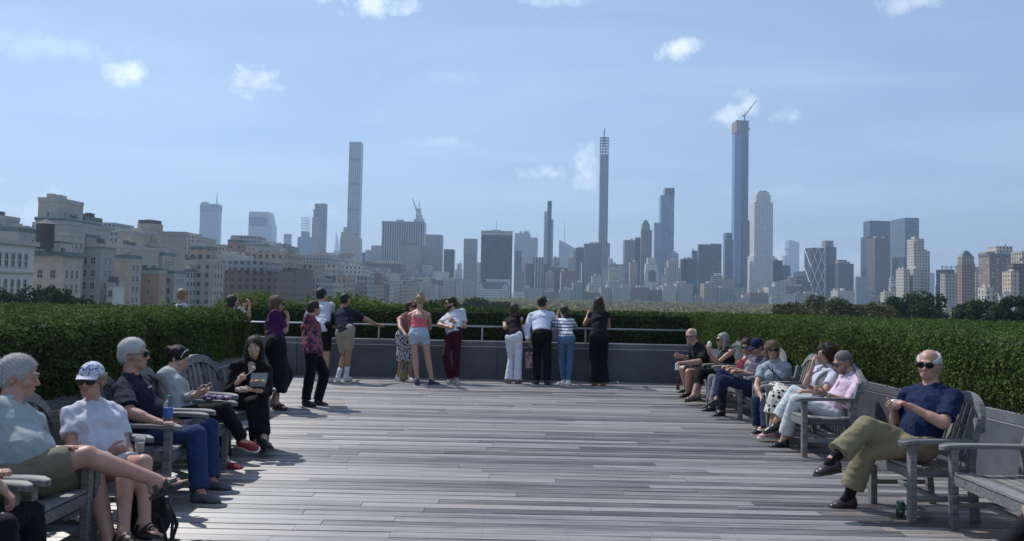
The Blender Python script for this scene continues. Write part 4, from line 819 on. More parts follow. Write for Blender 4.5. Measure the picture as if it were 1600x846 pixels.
# hazy towers filling the gaps of the skyline
rr3 = random.Random(41); lst = ['%s hazy filler tower from the left in the far background row' % w for w in ('first', 'second', 'third', 'fourth', 'fifth', 'sixth', 'seventh', 'eighth', 'ninth', 'tenth', 'eleventh', 'twelfth', 'thirteenth', 'fourteenth', 'fifteenth', 'sixteenth', 'seventeenth', 'eighteenth', 'nineteenth', 'twentieth', 'twenty-first', 'twenty-second', 'twenty-third', 'twenty-fourth', 'twenty-fifth', 'twenty-sixth')]
for i in range(26):
    x = 575 + i * 29.5 + rr3.uniform(-8, 8); w_ = rr3.uniform(8, 17); B = Bld('office_tower', lst[i].replace('filler ', ''), 'tower', 'hazy towers in the far background', d=rr3.uniform(1800, 2500))
    if abs(x - 735) < 14 or abs(x + w_ / 2 - 716) < 8: w_ = 7
    B.mass(x, x + 1, x + w_, rr3.uniform(414, 438) + .02 * (x - 800), rr3.choice([F_grey, F_lgrey, F_pglass, F_stone, F_glass])(), t=30); B.mass(x + 2, x + 2.6, x + w_ - 2, px(0, 0, 1) and rr3.uniform(408, 414) + .02 * (x - 800), F_lgrey(), 'upper_storeys', t=18, dt=4) if rr3.random() < .35 else None
# white edge strips (marble piers) seen as thin light lines
for x, y, lab in ((876, 427, 'thin white vertical pier at the left of the brown blocks'), (909, 411, 'thin white vertical pier in front of the blue grey block tower')):
    B = Bld('marble_pier', lab, 'pillar', d=1380); B.mass(x - .8, x - .7, x + .8, y, M_wstrip, t=3); 
# infill: the jumble of apartment houses receding along the avenue, and low stone blocks along the park's end
r_ = random.Random(17); pal = [F_stone, F_tan, F_grey, F_cream, F_brown, F_tan, F_brick, F_stone, F_cream, F_grey]
cnt = 0; spots = []
Y = 385.0
while Y < 1320:
    w = r_.uniform(26, 40); spots.append((Y, w)); Y += w + (12 if r_.random() < .35 else 1)
ordn = ['first', 'second', 'third', 'fourth', 'fifth', 'sixth', 'seventh', 'eighth', 'ninth', 'tenth', 'eleventh', 'twelfth', 'thirteenth', 'fourteenth', 'fifteenth', 'sixteenth', 'seventeenth', 'eighteenth', 'nineteenth', 'twentieth', 'twenty-first', 'twenty-second', 'twenty-third', 'twenty-fourth', 'twenty-fifth', 'twenty-sixth', 'twenty-seventh', 'twenty-eighth', 'twenty-ninth', 'thirtieth', 'thirty-first', 'thirty-second']
for i, (Y, w) in enumerate(spots):
    H = r_.uniform(5, 13); setb = r_.uniform(3, 9); dep = r_.uniform(24, 40); m = r_.choice(pal)()
    B = Bld('apartment_house', '%s stone block along the park avenue counted away from the cream corner block' % ordn[i], 'building', 'apartment houses receding along the avenue', d=Y)
    B.block(-110 - dep, -110, Y, Y + w, GZ, H, m, 'wall'); B.block(-110 - dep + setb, -110 - setb, Y + 3, Y + w - 3, H, H + r_.uniform(3, 10), r_.choice(pal)(), 'setback')
    B.clutter((-110 - dep, -110, Y, Y + w, H), i, 3, 5, M_tank if i % 3 == 0 else None)
ordn += ['thirty-third', 'thirty-fourth', 'thirty-fifth', 'thirty-sixth', 'thirty-seventh', 'thirty-eighth', 'thirty-ninth', 'fortieth', 'forty-first', 'forty-second', 'forty-third', 'forty-fourth', 'forty-fifth', 'forty-sixth', 'forty-seventh', 'forty-eighth']
k = 0
for row, (X, lo, hi) in enumerate(((-175, 14, 30), (-240, 18, 38), (-310, 20, 46))):
    Y = 420 + row * 60
    while Y < 1500:
        w = r_.uniform(35, 60); H = r_.uniform(lo, hi) * (0.75 + Y / 2200) - (6 if Y < 700 else 0); dep = r_.uniform(30, 55); xx = -800 + 0
        B = Bld('apartment_house', 'mid rise block in row %s behind the avenue fronts, %s from the near end' % (('one', 'two', 'three')[row], ordn[k % 30]), 'building', 'blocks massed behind the avenue fronts', d=Y)
        B.block(X - dep / 2, X + dep / 2, Y, Y + w, GZ, H, r_.choice(pal)(), 'wall'); B.block(X - dep / 4, X + dep / 4, Y + 5, Y + w - 5, H, H + r_.uniform(3, 9), r_.choice(pal)(), 'penthouse'); B.clutter((X - dep / 2, X + dep / 2, Y, Y + w, H), k, 2, 5)
        Y += w + 18; k += 1
    k = 0
# southern end of the park: low continuous street wall
x = 560.0; i = 0
while x < 1400:
    w = r_.uniform(16, 30); yt = r_.uniform(434, 460) + .02 * (x - 800) + (4 if 860 < x < 1000 else 0)
    if not (742 < x + w / 2 < 806):
        B = Bld('stone_block', '%s low stone front in the street wall at the far end of the park' % ordn[i], 'building', 'low fronts along the far end of the park', d=1360 + r_.uniform(-8, 8))
        B.mass(x, x + (1.2 if x > 800 else w - 1.2), x + w, yt, r_.choice(pal)(), t=30); B.clutter(B.last, i, 2, 6); i += 1
    x += w
# air
hb = MB(); hb.box((-4500, -900, GZ - 1), (4500, 6200, 470)); 
hm = bpy.data.materials.new('haze'); hm.use_nodes = True; ht = hm.node_tree
for n in list(ht.nodes): ht.nodes.remove(n)
pv = nd(ht, 'ShaderNodeVolumePrincipled'); pv.inputs['Color'].default_value = (.56, .76, 1, 1); pv.inputs['Density'].default_value = HAZE if 'HAZE' in globals() else .00019; pv.inputs['Anisotropy'].default_value = .35
oo = nd(ht, 'ShaderNodeOutputMaterial'); ht.links.new(pv.outputs[0], oo.inputs['Volume'])
ho = hb.build('haze', hm); ho['kind'] = 'stuff'; ho['label'] = 'pale blue summer haze between the terrace and the far towers'; ho['category'] = 'haze'
# ================================================================== CHAIRS
def chair(x, y, rz, w, label, name='garden_armchair', group='weathered wooden garden seats', arm_z=.64, dep=.56, nsl=None, back_h=.98, cat='armchair'):
    """origin on the floor under the middle of the seat, local +x is the front"""
    r = empty(name, (x, y, 0), rz, label, cat, group); h = w / 2; f = dep / 2
    for s in (-1, 1):
        b = MB(); b.box((f - .055, s * h - .03, 0), (f, s * h + .03, arm_z - .03), bev=.005); b.build('leg', M_teak, r)
        b = MB(); b.tube([(-f - .04, s * h, 0), (-f, s * h, .42), (-f - .015, s * h, .60), (-f - .07, s * h, .80)], [.038] * 4, 4); b.build('leg', M_teak, r)
        b = MB()
        n = 10; V = []; F = []                                   # arm board with a swelled rounded front
        out = [(-f - .02, .035), (-f + .15, .036), (f - .16, .042), (f - .04, .052), (f + .03, .050), (f + .065, .036), (f + .078, .012)]
        pl = [(a, s * h + c) for a, c in out] + [(a, s * h - c) for a, c in reversed(out)]
        zt = lambda a: arm_z + (0.0 if a < f else -.5 * (a - f) ** 1.3)
        m = len(pl)
        V = [(a, c, zt(a) - .032) for a, c in pl] + [(a, c, zt(a) - .006) for a, c in pl] + [(a * .99, s * h + (c - s * h) * .88, zt(a)) for a, c in pl]
        F = [tuple(range(m))] + [tuple(range(3 * m - 1, 2 * m - 1, -1))] + [(k * m + (i + 1) % m, k * m + i, (k + 1) * m + i, (k + 1) * m + (i + 1) % m) for k in range(2) for i in range(m)]
        b.add(V, F); b.build('arm', M_teak, r)
    b = MB(); k = 7; sw = (dep - .03) / k
    for i in range(k):
        xx = -f + .02 + i * sw; zz = .425 - .018 * math.sin(math.pi * (i + .5) / k) + .012 * i / k
        b.box((xx + .006, -h + .032, zz - .02), (xx + sw - .006, h - .032, zz))
    b.build('seat', M_teak, r)
    b = MB(); b.box((f - .045, -h + .031, .335), (f - .012, h - .031, .402)); b.box((-f + .01, -h + .031, .335), (-f + .04, h - .031, .40))
    for s in (-1, 1): b.box((-f + .045, s * (h - .045) - .012, .34), (f - .05, s * (h - .045) + .012, .40)); b.box((-f + .02, s * h - .014, .16), (f - .06, s * h + .014, .20))
    b.box((-.02, -h + .016, .165), (.02, h - .016, .195)); b.build('seat_rail', M_teak, r)
    # arched back
    def bx(z): return -f - .012 - .30 * max(0, z - .45)
    n = 18; Vo = []
    zp, zc = .70, back_h
    b = MB(); top = []; bot = []
    for i in range(n + 1):
        u = -1 + 2 * i / n; yy = u * (h + .02); zt_ = zp + (zc - zp) * (1 - abs(u) ** 2.3) ** .62; ui = u * .86; yi = ui * (h + .02); zi = zp - .02 + (zc - zp - .06) * max(0, (1 - abs(u) ** 2.3)) ** .62
        top.append((yy, zt_)); bot.append((yi, zi))
    V = []
    for dx in (-.022, .022):
        V += [(bx(z) + dx, y_, z) for y_, z in top] + [(bx(z) + dx, y_, z) for y_, z in bot]
    N = n + 1; F = []
    for i in range(n):
        F += [(i, i + 1, N + i + 1, N + i), (2 * N + i + 1, 2 * N + i, 3 * N + i, 3 * N + i + 1), (i + 1, i, 2 * N + i, 2 * N + i + 1), (N + i, N + i + 1, 3 * N + i + 1, 3 * N + i)]
    F += [(0, N, 3 * N, 2 * N), (n, 2 * N + n, 3 * N + n, N + n)]
    b.add(V, F); b.box((bx(.47) - .018, -h + .03, .445), (bx(.47) + .018, h - .03, .50)); b.build('back_frame', M_teak, r)
    b = MB(); ns = nsl or max(6, int(w / .085))
    for i in range(ns):
        u = -1 + 2 * (i + .5) / ns; yy = u * (h - .035) * .95; zi = zp + (zc - zp - .05) * max(0, (1 - abs(u) ** 2.3)) ** .62
        V = [(bx(.49) - .009, yy - .019, .49), (bx(.49) + .009, yy - .019, .49), (bx(.49) + .009, yy + .019, .49), (bx(.49) - .009, yy + .019, .49)]
        V += [(bx(zi) + a - 0, yy + c, zi) for a, c in ((-.009, -.019), (.009, -.019), (.009, .019), (-.009, .019))]
        b.add(V, [(3, 2, 1, 0), (4, 5, 6, 7), (0, 1, 5, 4), (1, 2, 6, 5), (2, 3, 7, 6), (3, 0, 4, 7)])
    b.build('back_slats', M_teak, r)
    return r
PI = math.pi
# left row, facing +X (near to far)
chair(-2.93, 4.22, 0, .60, 'wooden seat at lower left edge under the person with torn black jeans')
chair(-2.90, 4.95, 0, .62, 'wooden armchair under the grey haired man in shorts')
chair(-2.90, 5.66, 0, .62, 'wooden armchair under the woman in the flowered cap')
chair(-2.90, 6.76, R(2), .62, 'wooden armchair with a water bottle on its arm')
chair(-2.92, 7.56, 0, .58, 'wooden armchair under the woman in the pale grey sweater')
chair(-2.95, 8.74, R(-20), .62, 'wooden armchair with arched back showing beside the woman in black eating lunch')
# right row, facing -X (near to far)
chair(3.62, 5.62, PI, 1.36, 'wooden bench at lower right corner with bare seat slats in view', 'garden_bench', cat='bench')
chair(3.33, 6.77, PI + R(4), .60, 'wooden armchair under the bald man in the navy tee', dep=.50)
chair(3.45, 9.62, PI, 1.24, 'wooden bench under the man in the pink shirt', 'garden_bench', cat='bench')
chair(3.58, 10.95, PI, .62, 'wooden armchair under the woman in the light blue tee and jeans')
chair(3.50, 12.30, PI, 1.24, 'wooden bench under the pair with red scarf and navy cap', 'garden_bench', cat='bench')
chair(3.42, 13.85, PI, 1.24, 'wooden bench farthest away on the right under the bald man in black', 'garden_bench', cat='bench')
# ================================================================== PEOPLE ENGINE
# every figure is laid out as a skeleton, turned into one smooth implicit surface and meshed (surface nets)
f32 = np.float32
class Field:
    def __init__(s, lo, hi, res):
        s.res = res; s.lo = np.array(lo, float) - res * 2; n = np.ceil((np.array(hi) - s.lo) / res).astype(int) + 3
        s.ax = [(s.lo[i] + res * np.arange(n[i])).astype(f32) for i in range(3)]; s.f = np.full(n, 1.0, f32)
    def _sl(s, lo, hi):
        i0 = [max(0, int((lo[i] - s.lo[i]) / s.res)) for i in range(3)]; i1 = [min(s.f.shape[i], int((hi[i] - s.lo[i]) / s.res) + 2) for i in range(3)]
        if any(i1[i] <= i0[i] for i in range(3)): return None
        return tuple(slice(a, b) for a, b in zip(i0, i1))
    def _pts(s, sl):
        x, y, z = s.ax[0][sl[0]], s.ax[1][sl[1]], s.ax[2][sl[2]]
        return x[:, None, None], y[None, :, None], z[None, None, :]
    def put(s, d, sl, k, sub=False):
        a = s.f[sl]
        if sub:                                           # smooth subtraction
            d = -d; h = np.clip(.5 - .5 * (a - d) / k, 0, 1) if k else 0
            s.f[sl] = (np.maximum(a, d) if not k else a * (1 - h) + d * h + k * h * (1 - h)); return
        if not k: s.f[sl] = np.minimum(a, d); return
        h = np.clip(.5 + .5 * (d - a) / k, 0, 1); s.f[sl] = d * (1 - h) + a * h - k * h * (1 - h)
    def cap(s, a, b, ra, rb=None, k=.02, sub=False):
        rb = ra if rb is None else rb; a = np.array(a, float); b = np.array(b, float); m = max(ra, rb) + k + s.res * 2
        sl = s._sl(np.minimum(a, b) - m, np.maximum(a, b) + m)
        if sl is None: return
        x, y, z = s._pts(sl); d = b - a; L2 = max(float(d @ d), 1e-9)
        t = np.clip(((x - a[0]) * d[0] + (y - a[1]) * d[1] + (z - a[2]) * d[2]) / L2, 0, 1)
        q = np.sqrt((x - a[0] - t * d[0]) ** 2 + (y - a[1] - t * d[1]) ** 2 + (z - a[2] - t * d[2]) ** 2) - (ra + (rb - ra) * t)
        s.put(q.astype(f32), sl, k, sub)
    def chain(s, pts, rs, k=.02):
        for i in range(len(pts) - 1): s.cap(pts[i], pts[i + 1], rs[i], rs[i + 1], k)
    def ell(s, c, M, r, k=.02, sub=False):
        """ellipsoid, M rows = local axes, r = radii"""
        c = np.array(c, float); R_ = max(r) + k + s.res * 2; sl = s._sl(c - R_, c + R_)
        if sl is None: return
        x, y, z = s._pts(sl); X, Y, Z = x - c[0], y - c[1], z - c[2]; q = 0; g = 0
        for i in range(3):
            u = (X * M[i][0] + Y * M[i][1] + Z * M[i][2]); q = q + (u / r[i]) ** 2; g = g + (u / r[i] ** 2) ** 2
        q = np.sqrt(q); d = q * (q - 1) / np.maximum(np.sqrt(g), 1e-5)
        s.put(d.astype(f32), sl, k, sub)
    def ecap(s, a, b, wa, wb, L, F, k=.03):
        """capsule with elliptical section: wa=(half width along L, half depth along F)"""
        a = np.array(a, float); b = np.array(b, float); m = max(wa + wb) + k + s.res * 2; sl = s._sl(np.minimum(a, b) - m, np.maximum(a, b) + m)
        if sl is None: return
        x, y, z = s._pts(sl); d = b - a; L2 = max(float(d @ d), 1e-9)
        t = np.clip(((x - a[0]) * d[0] + (y - a[1]) * d[1] + (z - a[2]) * d[2]) / L2, 0, 1)
        X, Y, Z = x - a[0] - t * d[0], y - a[1] - t * d[1], z - a[2] - t * d[2]
        w = wa[0] + (wb[0] - wa[0]) * t; dd = wa[1] + (wb[1] - wa[1]) * t; du = (w + dd) * .42; U = np.cross(L, F)
        l = X * L[0] + Y * L[1] + Z * L[2]; f = X * F[0] + Y * F[1] + Z * F[2]; u = X * U[0] + Y * U[1] + Z * U[2]
        q = np.sqrt((l / w) ** 2 + (f / dd) ** 2 + (u / du) ** 2); g = np.sqrt((l / w ** 2) ** 2 + (f / dd ** 2) ** 2 + (u / du ** 2) ** 2)
        s.put((q * (q - 1) / np.maximum(g, 1e-4)).astype(f32), sl, k)
    def cut(s, p, n, k=0.0):
        """keep only the side where (x-p).n < 0"""
        x, y, z = s.ax[0][:, None, None], s.ax[1][None, :, None], s.ax[2][None, None, :]
        d = ((x - p[0]) * n[0] + (y - p[1]) * n[1] + (z - p[2]) * n[2]).astype(f32); s.f = np.maximum(s.f, d)
    def fold(s, amp, freq, seed, stretch=None):
        amp = amp * 1.25; m = np.abs(s.f) < .035; I = np.nonzero(m)
        if not len(I[0]): return
        P = np.stack([s.ax[i][I[i]] for i in range(3)], 1).astype(float)
        Q = P if stretch is None else P * stretch
        a = vnoise(Q, freq, seed); b = vnoise(Q + a[:, None] * .03, freq * 2.1, seed + 7)
        s.f[m] += (amp * (np.abs(a) * 1.3 - .35 + .45 * b)).astype(f32)
    def mesh(s):
        f = s.f; b = (f < 0)
        c = np.zeros([n - 1 for n in f.shape], np.uint8); sh = [(i, j, k) for i in (0, 1) for j in (0, 1) for k in (0, 1)]
        S = lambda A, o: A[o[0]:A.shape[0] - 1 + o[0], o[1]:A.shape[1] - 1 + o[1], o[2]:A.shape[2] - 1 + o[2]]
        for o in sh: c += S(b, o)
        act = (c > 0) & (c < 8); I = np.stack(np.nonzero(act), 1); n = len(I)
        if n == 0: return np.zeros((0, 3)), np.zeros((0, 4), int)
        idx = np.full(c.shape, -1, np.int32); idx[act] = np.arange(n)
        cv = {o: f[I[:, 0] + o[0], I[:, 1] + o[1], I[:, 2] + o[2]] for o in sh}
        acc = np.zeros((n, 3)); cnt = np.zeros(n)
        for o in sh:
            for ax in range(3):
                if o[ax] == 0:
                    o2 = list(o); o2[ax] = 1; a, d = cv[o], cv[tuple(o2)]; x = (a < 0) != (d < 0); t = np.where(x, a / np.where(x, a - d, 1), 0)
                    p = np.tile(np.array(o, float), (n, 1)); p[:, ax] = t; acc += p * x[:, None]; cnt += x
        V = s.lo + (I + acc / cnt[:, None]) * s.res; Q = []
        for ax in range(3):
            u, v = (ax + 1) % 3, (ax + 2) % 3
            A = np.moveaxis(b, ax, 0); e = A[:-1] != A[1:]; e = np.moveaxis(e, 0, ax)
            J = np.stack(np.nonzero(e), 1); J = J[(J[:, u] > 0) & (J[:, v] > 0) & (J[:, u] < b.shape[u] - 1) & (J[:, v] < b.shape[v] - 1)]
            if not len(J): continue
            du = np.zeros(3, int); du[u] = 1; dv = np.zeros(3, int); dv[v] = 1
            g = lambda K: idx[K[:, 0], K[:, 1], K[:, 2]]
            q = np.stack([g(J - du - dv), g(J - dv), g(J), g(J - du)], 1); inside = b[J[:, 0], J[:, 1], J[:, 2]]
            q[~inside] = q[~inside][:, ::-1]; Q.append(q[(q >= 0).all(1)])
        return V, np.concatenate(Q)

def smooth_mesh(V, F, it=1, lam=.5):
    for _ in range(it):
        A = np.zeros_like(V); c = np.zeros(len(V))
        for i in range(4):
            j = F[:, (i + 1) % 4]; np.add.at(A, F[:, i], V[j]); np.add.at(c, F[:, i], 1); np.add.at(A, j, V[F[:, i]]); np.add.at(c, j, 1)
        V = V + lam * (A / np.maximum(c, 1)[:, None] - V)
    return V
NP = lambda v: np.array(v, float)
def unit(v): v = NP(v); return v / (np.linalg.norm(v) + 1e-12)
DEBUG = []
def reach(parent, p, length, sign, who=''):
    """point on the sight line through photo pixel p at bone length from parent"""
    o = NP((0, 0, CAMZ)); d = NP(ray(*p)); w = o - parent; b_ = w @ d; c = w @ w - length ** 2; D = b_ * b_ - c
    if D >= 0: return o + d * (-b_ + (math.sqrt(D) if sign > 0 else -math.sqrt(D)))
    q = o + d * (-b_); r = parent + unit(q - parent) * length
    DEBUG.append('%s off by %.0f%%' % (who, 100 * (np.linalg.norm(q - parent) / length - 1))); return r

def skin(tone, name='skin'):
    key = ('skin', tone)
    if key in _cache: return _cache[key]
    m, t, b = new_mat(name); tc = nd(t, 'ShaderNodeTexCoord')
    n1 = nd(t, 'ShaderNodeTexNoise'); n1.inputs['Scale'].default_value = 14; n1.inputs['Detail'].default_value = 5; t.links.new(tc.outputs['Object'], n1.inputs['Vector'])
    n2 = nd(t, 'ShaderNodeTexNoise'); n2.inputs['Scale'].default_value = 160; n2.inputs['Detail'].default_value = 3; t.links.new(tc.outputs['Object'], n2.inputs['Vector'])
    mx = nd(t, 'ShaderNodeMixRGB'); mx.inputs[1].default_value = (tone[0] * .80, tone[1] * .68, tone[2] * .66, 1); mx.inputs[2].default_value = (min(1, tone[0] * 1.12), min(1, tone[1] * 1.16), min(1, tone[2] * 1.16), 1)
    t.links.new(n1.outputs[0], mx.inputs[0])
    at = nd(t, 'ShaderNodeAttribute', attribute_name='flush'); m2 = nd(t, 'ShaderNodeMixRGB'); m2.inputs[2].default_value = (tone[0] * .95, tone[1] * .55, tone[2] * .55, 1)
    t.links.new(at.outputs['Fac'], m2.inputs[0]); t.links.new(mx.outputs[0], m2.inputs[1]); t.links.new(m2.outputs[0], b.inputs['Base Color'])
    b.inputs['Roughness'].default_value = .48; b.inputs['Specular IOR Level'].default_value = .4
    b.inputs['Subsurface Weight'].default_value = .12; b.inputs['Subsurface Radius'].default_value = (.012, .005, .003); b.inputs['Subsurface Scale'].default_value = 1.0
    bp = nd(t, 'ShaderNodeBump'); bp.inputs['Strength'].default_value = .25; bp.inputs['Distance'].default_value = .003; t.links.new(n2.outputs[0], bp.inputs['Height']); t.links.new(bp.outputs[0], b.inputs['Normal'])
    _cache[key] = m; return m
def cloth(name, col, rough=.85, pat=None, col2=None, scale=30.0, bump=.6, thr=.5, axis=2):
    key = ('cloth', name, col, pat)
    if key in _cache: return _cache[key]
    m, t, b = new_mat(name); tc = nd(t, 'ShaderNodeTexCoord')
    n1 = nd(t, 'ShaderNodeTexNoise'); n1.inputs['Scale'].default_value = 5; n1.inputs['Detail'].default_value = 6; n1.inputs['Roughness'].default_value = .6; t.links.new(tc.outputs['Object'], n1.inputs['Vector'])
    n2 = nd(t, 'ShaderNodeTexNoise'); n2.inputs['Scale'].default_value = 260; t.links.new(tc.outputs['Object'], n2.inputs['Vector'])
    mx = nd(t, 'ShaderNodeMixRGB'); mx.inputs[1].default_value = tuple(c * .80 for c in col) + (1,); mx.inputs[2].default_value = tuple(min(1, c * 1.14) for c in col) + (1,)
    t.links.new(n1.outputs[0], mx.inputs[0]); out = mx.outputs[0]
    if pat:
        if pat in ('dots', 'cells'):
            vo = nd(t, 'ShaderNodeTexVoronoi'); vo.inputs['Scale'].default_value = scale; vo.inputs['Randomness'].default_value = .35 if pat == 'dots' else 1; t.links.new(tc.outputs['Object'], vo.inputs['Vector']); k = m_(t, 'LESS_THAN', vo.outputs['Distance'], thr)
        elif pat == 'stripes':
            sp = nd(t, 'ShaderNodeSeparateXYZ'); t.links.new(tc.outputs['Object'], sp.inputs[0]); k = m_(t, 'LESS_THAN', m_(t, 'FRACT', m_(t, 'MULTIPLY', sp.outputs[axis], scale)), thr)
        elif pat == 'check':
            sp = nd(t, 'ShaderNodeSeparateXYZ'); t.links.new(tc.outputs['Object'], sp.inputs[0]); k = m_(t, 'MAXIMUM', m_(t, 'LESS_THAN', m_(t, 'FRACT', m_(t, 'MULTIPLY', sp.outputs[2], scale)), thr), m_(t, 'LESS_THAN', m_(t, 'FRACT', m_(t, 'MULTIPLY', sp.outputs[1], scale)), thr))
        else:
            n3 = nd(t, 'ShaderNodeTexNoise'); n3.inputs['Scale'].default_value = scale; n3.inputs['Detail'].default_value = 3; t.links.new(tc.outputs['Object'], n3.inputs['Vector']); k = m_(t, 'MULTIPLY', m_(t, 'SUBTRACT', n3.outputs[0], thr - .04), 12.0, clamp=True)
        m3 = nd(t, 'ShaderNodeMixRGB'); m3.inputs[2].default_value = tuple(col2) + (1,); t.links.new(k, m3.inputs[0]); t.links.new(out, m3.inputs[1]); out = m3.outputs[0]
    t.links.new(out, b.inputs['Base Color']); b.inputs['Roughness'].default_value = rough; b.inputs['Specular IOR Level'].default_value = .15; b.inputs['Sheen Weight'].default_value = .03
    bp = nd(t, 'ShaderNodeBump'); bp.inputs['Strength'].default_value = bump; bp.inputs['Distance'].default_value = .03
    t.links.new(m_(t, 'ADD', n1.outputs[0], m_(t, 'MULTIPLY', n2.outputs[0], .05)), bp.inputs['Height']); t.links.new(bp.outputs[0], b.inputs['Normal'])
    _cache[key] = m; return m
def hairm(name, col, rough=.5):
    key = ('hair', name, col)
    if key in _cache: return _cache[key]
    m, t, b = new_mat(name); tc = nd(t, 'ShaderNodeTexCoord'); mp = nd(t, 'ShaderNodeMapping'); mp.inputs['Scale'].default_value = (150, 150, 18); t.links.new(tc.outputs['Object'], mp.inputs[0])
    n1 = nd(t, 'ShaderNodeTexNoise'); n1.inputs['Scale'].default_value = 1; n1.inputs['Detail'].default_value = 5; n1.inputs['Distortion'].default_value = 1.2; t.links.new(mp.outputs[0], n1.inputs['Vector'])
    mx = nd(t, 'ShaderNodeMixRGB'); mx.inputs[1].default_value = tuple(c * .28 for c in col) + (1,); mx.inputs[2].default_value = tuple(min(1, c * 1.7) for c in col) + (1,); gg = nd(t, 'ShaderNodeNewGeometry'); t.links.new(m_(t, 'ADD', m_(t, 'MULTIPLY', n1.outputs[0], .5), m_(t, 'MULTIPLY', gg.outputs['Random Per Island'], .5)), mx.inputs[0])
    t.links.new(mx.outputs[0], b.inputs['Base Color']); b.inputs['Roughness'].default_value = rough; b.inputs['Specular IOR Level'].default_value = .35
    bp = nd(t, 'ShaderNodeBump'); bp.inputs['Strength'].default_value = .7; bp.inputs['Distance'].default_value = .008; t.links.new(n1.outputs[0], bp.inputs['Height']); t.links.new(bp.outputs[0], b.inputs['Normal'])
    _cache[key] = m; return m
SK_L = skin((.40, .25, .185)); SK_P = skin((.42, .25, .19)); SK_A = skin((.50, .34, .25)); SK_T = skin((.42, .26, .18)); SK_B = skin((.36, .22, .15)); SK_W = skin((.60, .42, .34))
M_black = plain('black_plastic', (.012, .012, .013), .3, noise=.1); M_lens = plain('dark_lens', (.008, .008, .009), .08, noise=.1, spec=.6)
M_lips = plain('lips', (.36, .13, .12), .45, noise=.1); M_eyew = plain('eye_white', (.6, .58, .55), .25, noise=.05); M_iris = plain('iris', (.03, .02, .015), .15); M_browd = plain('brow_dark', (.03, .02, .015), .8); M_browg = plain('brow_grey', (.25, .22, .20), .8)
M_sole_w = plain('white_sole', (.62, .61, .58), .7, noise=.08); M_sole_d = plain('dark_sole', (.03, .028, .026), .8)

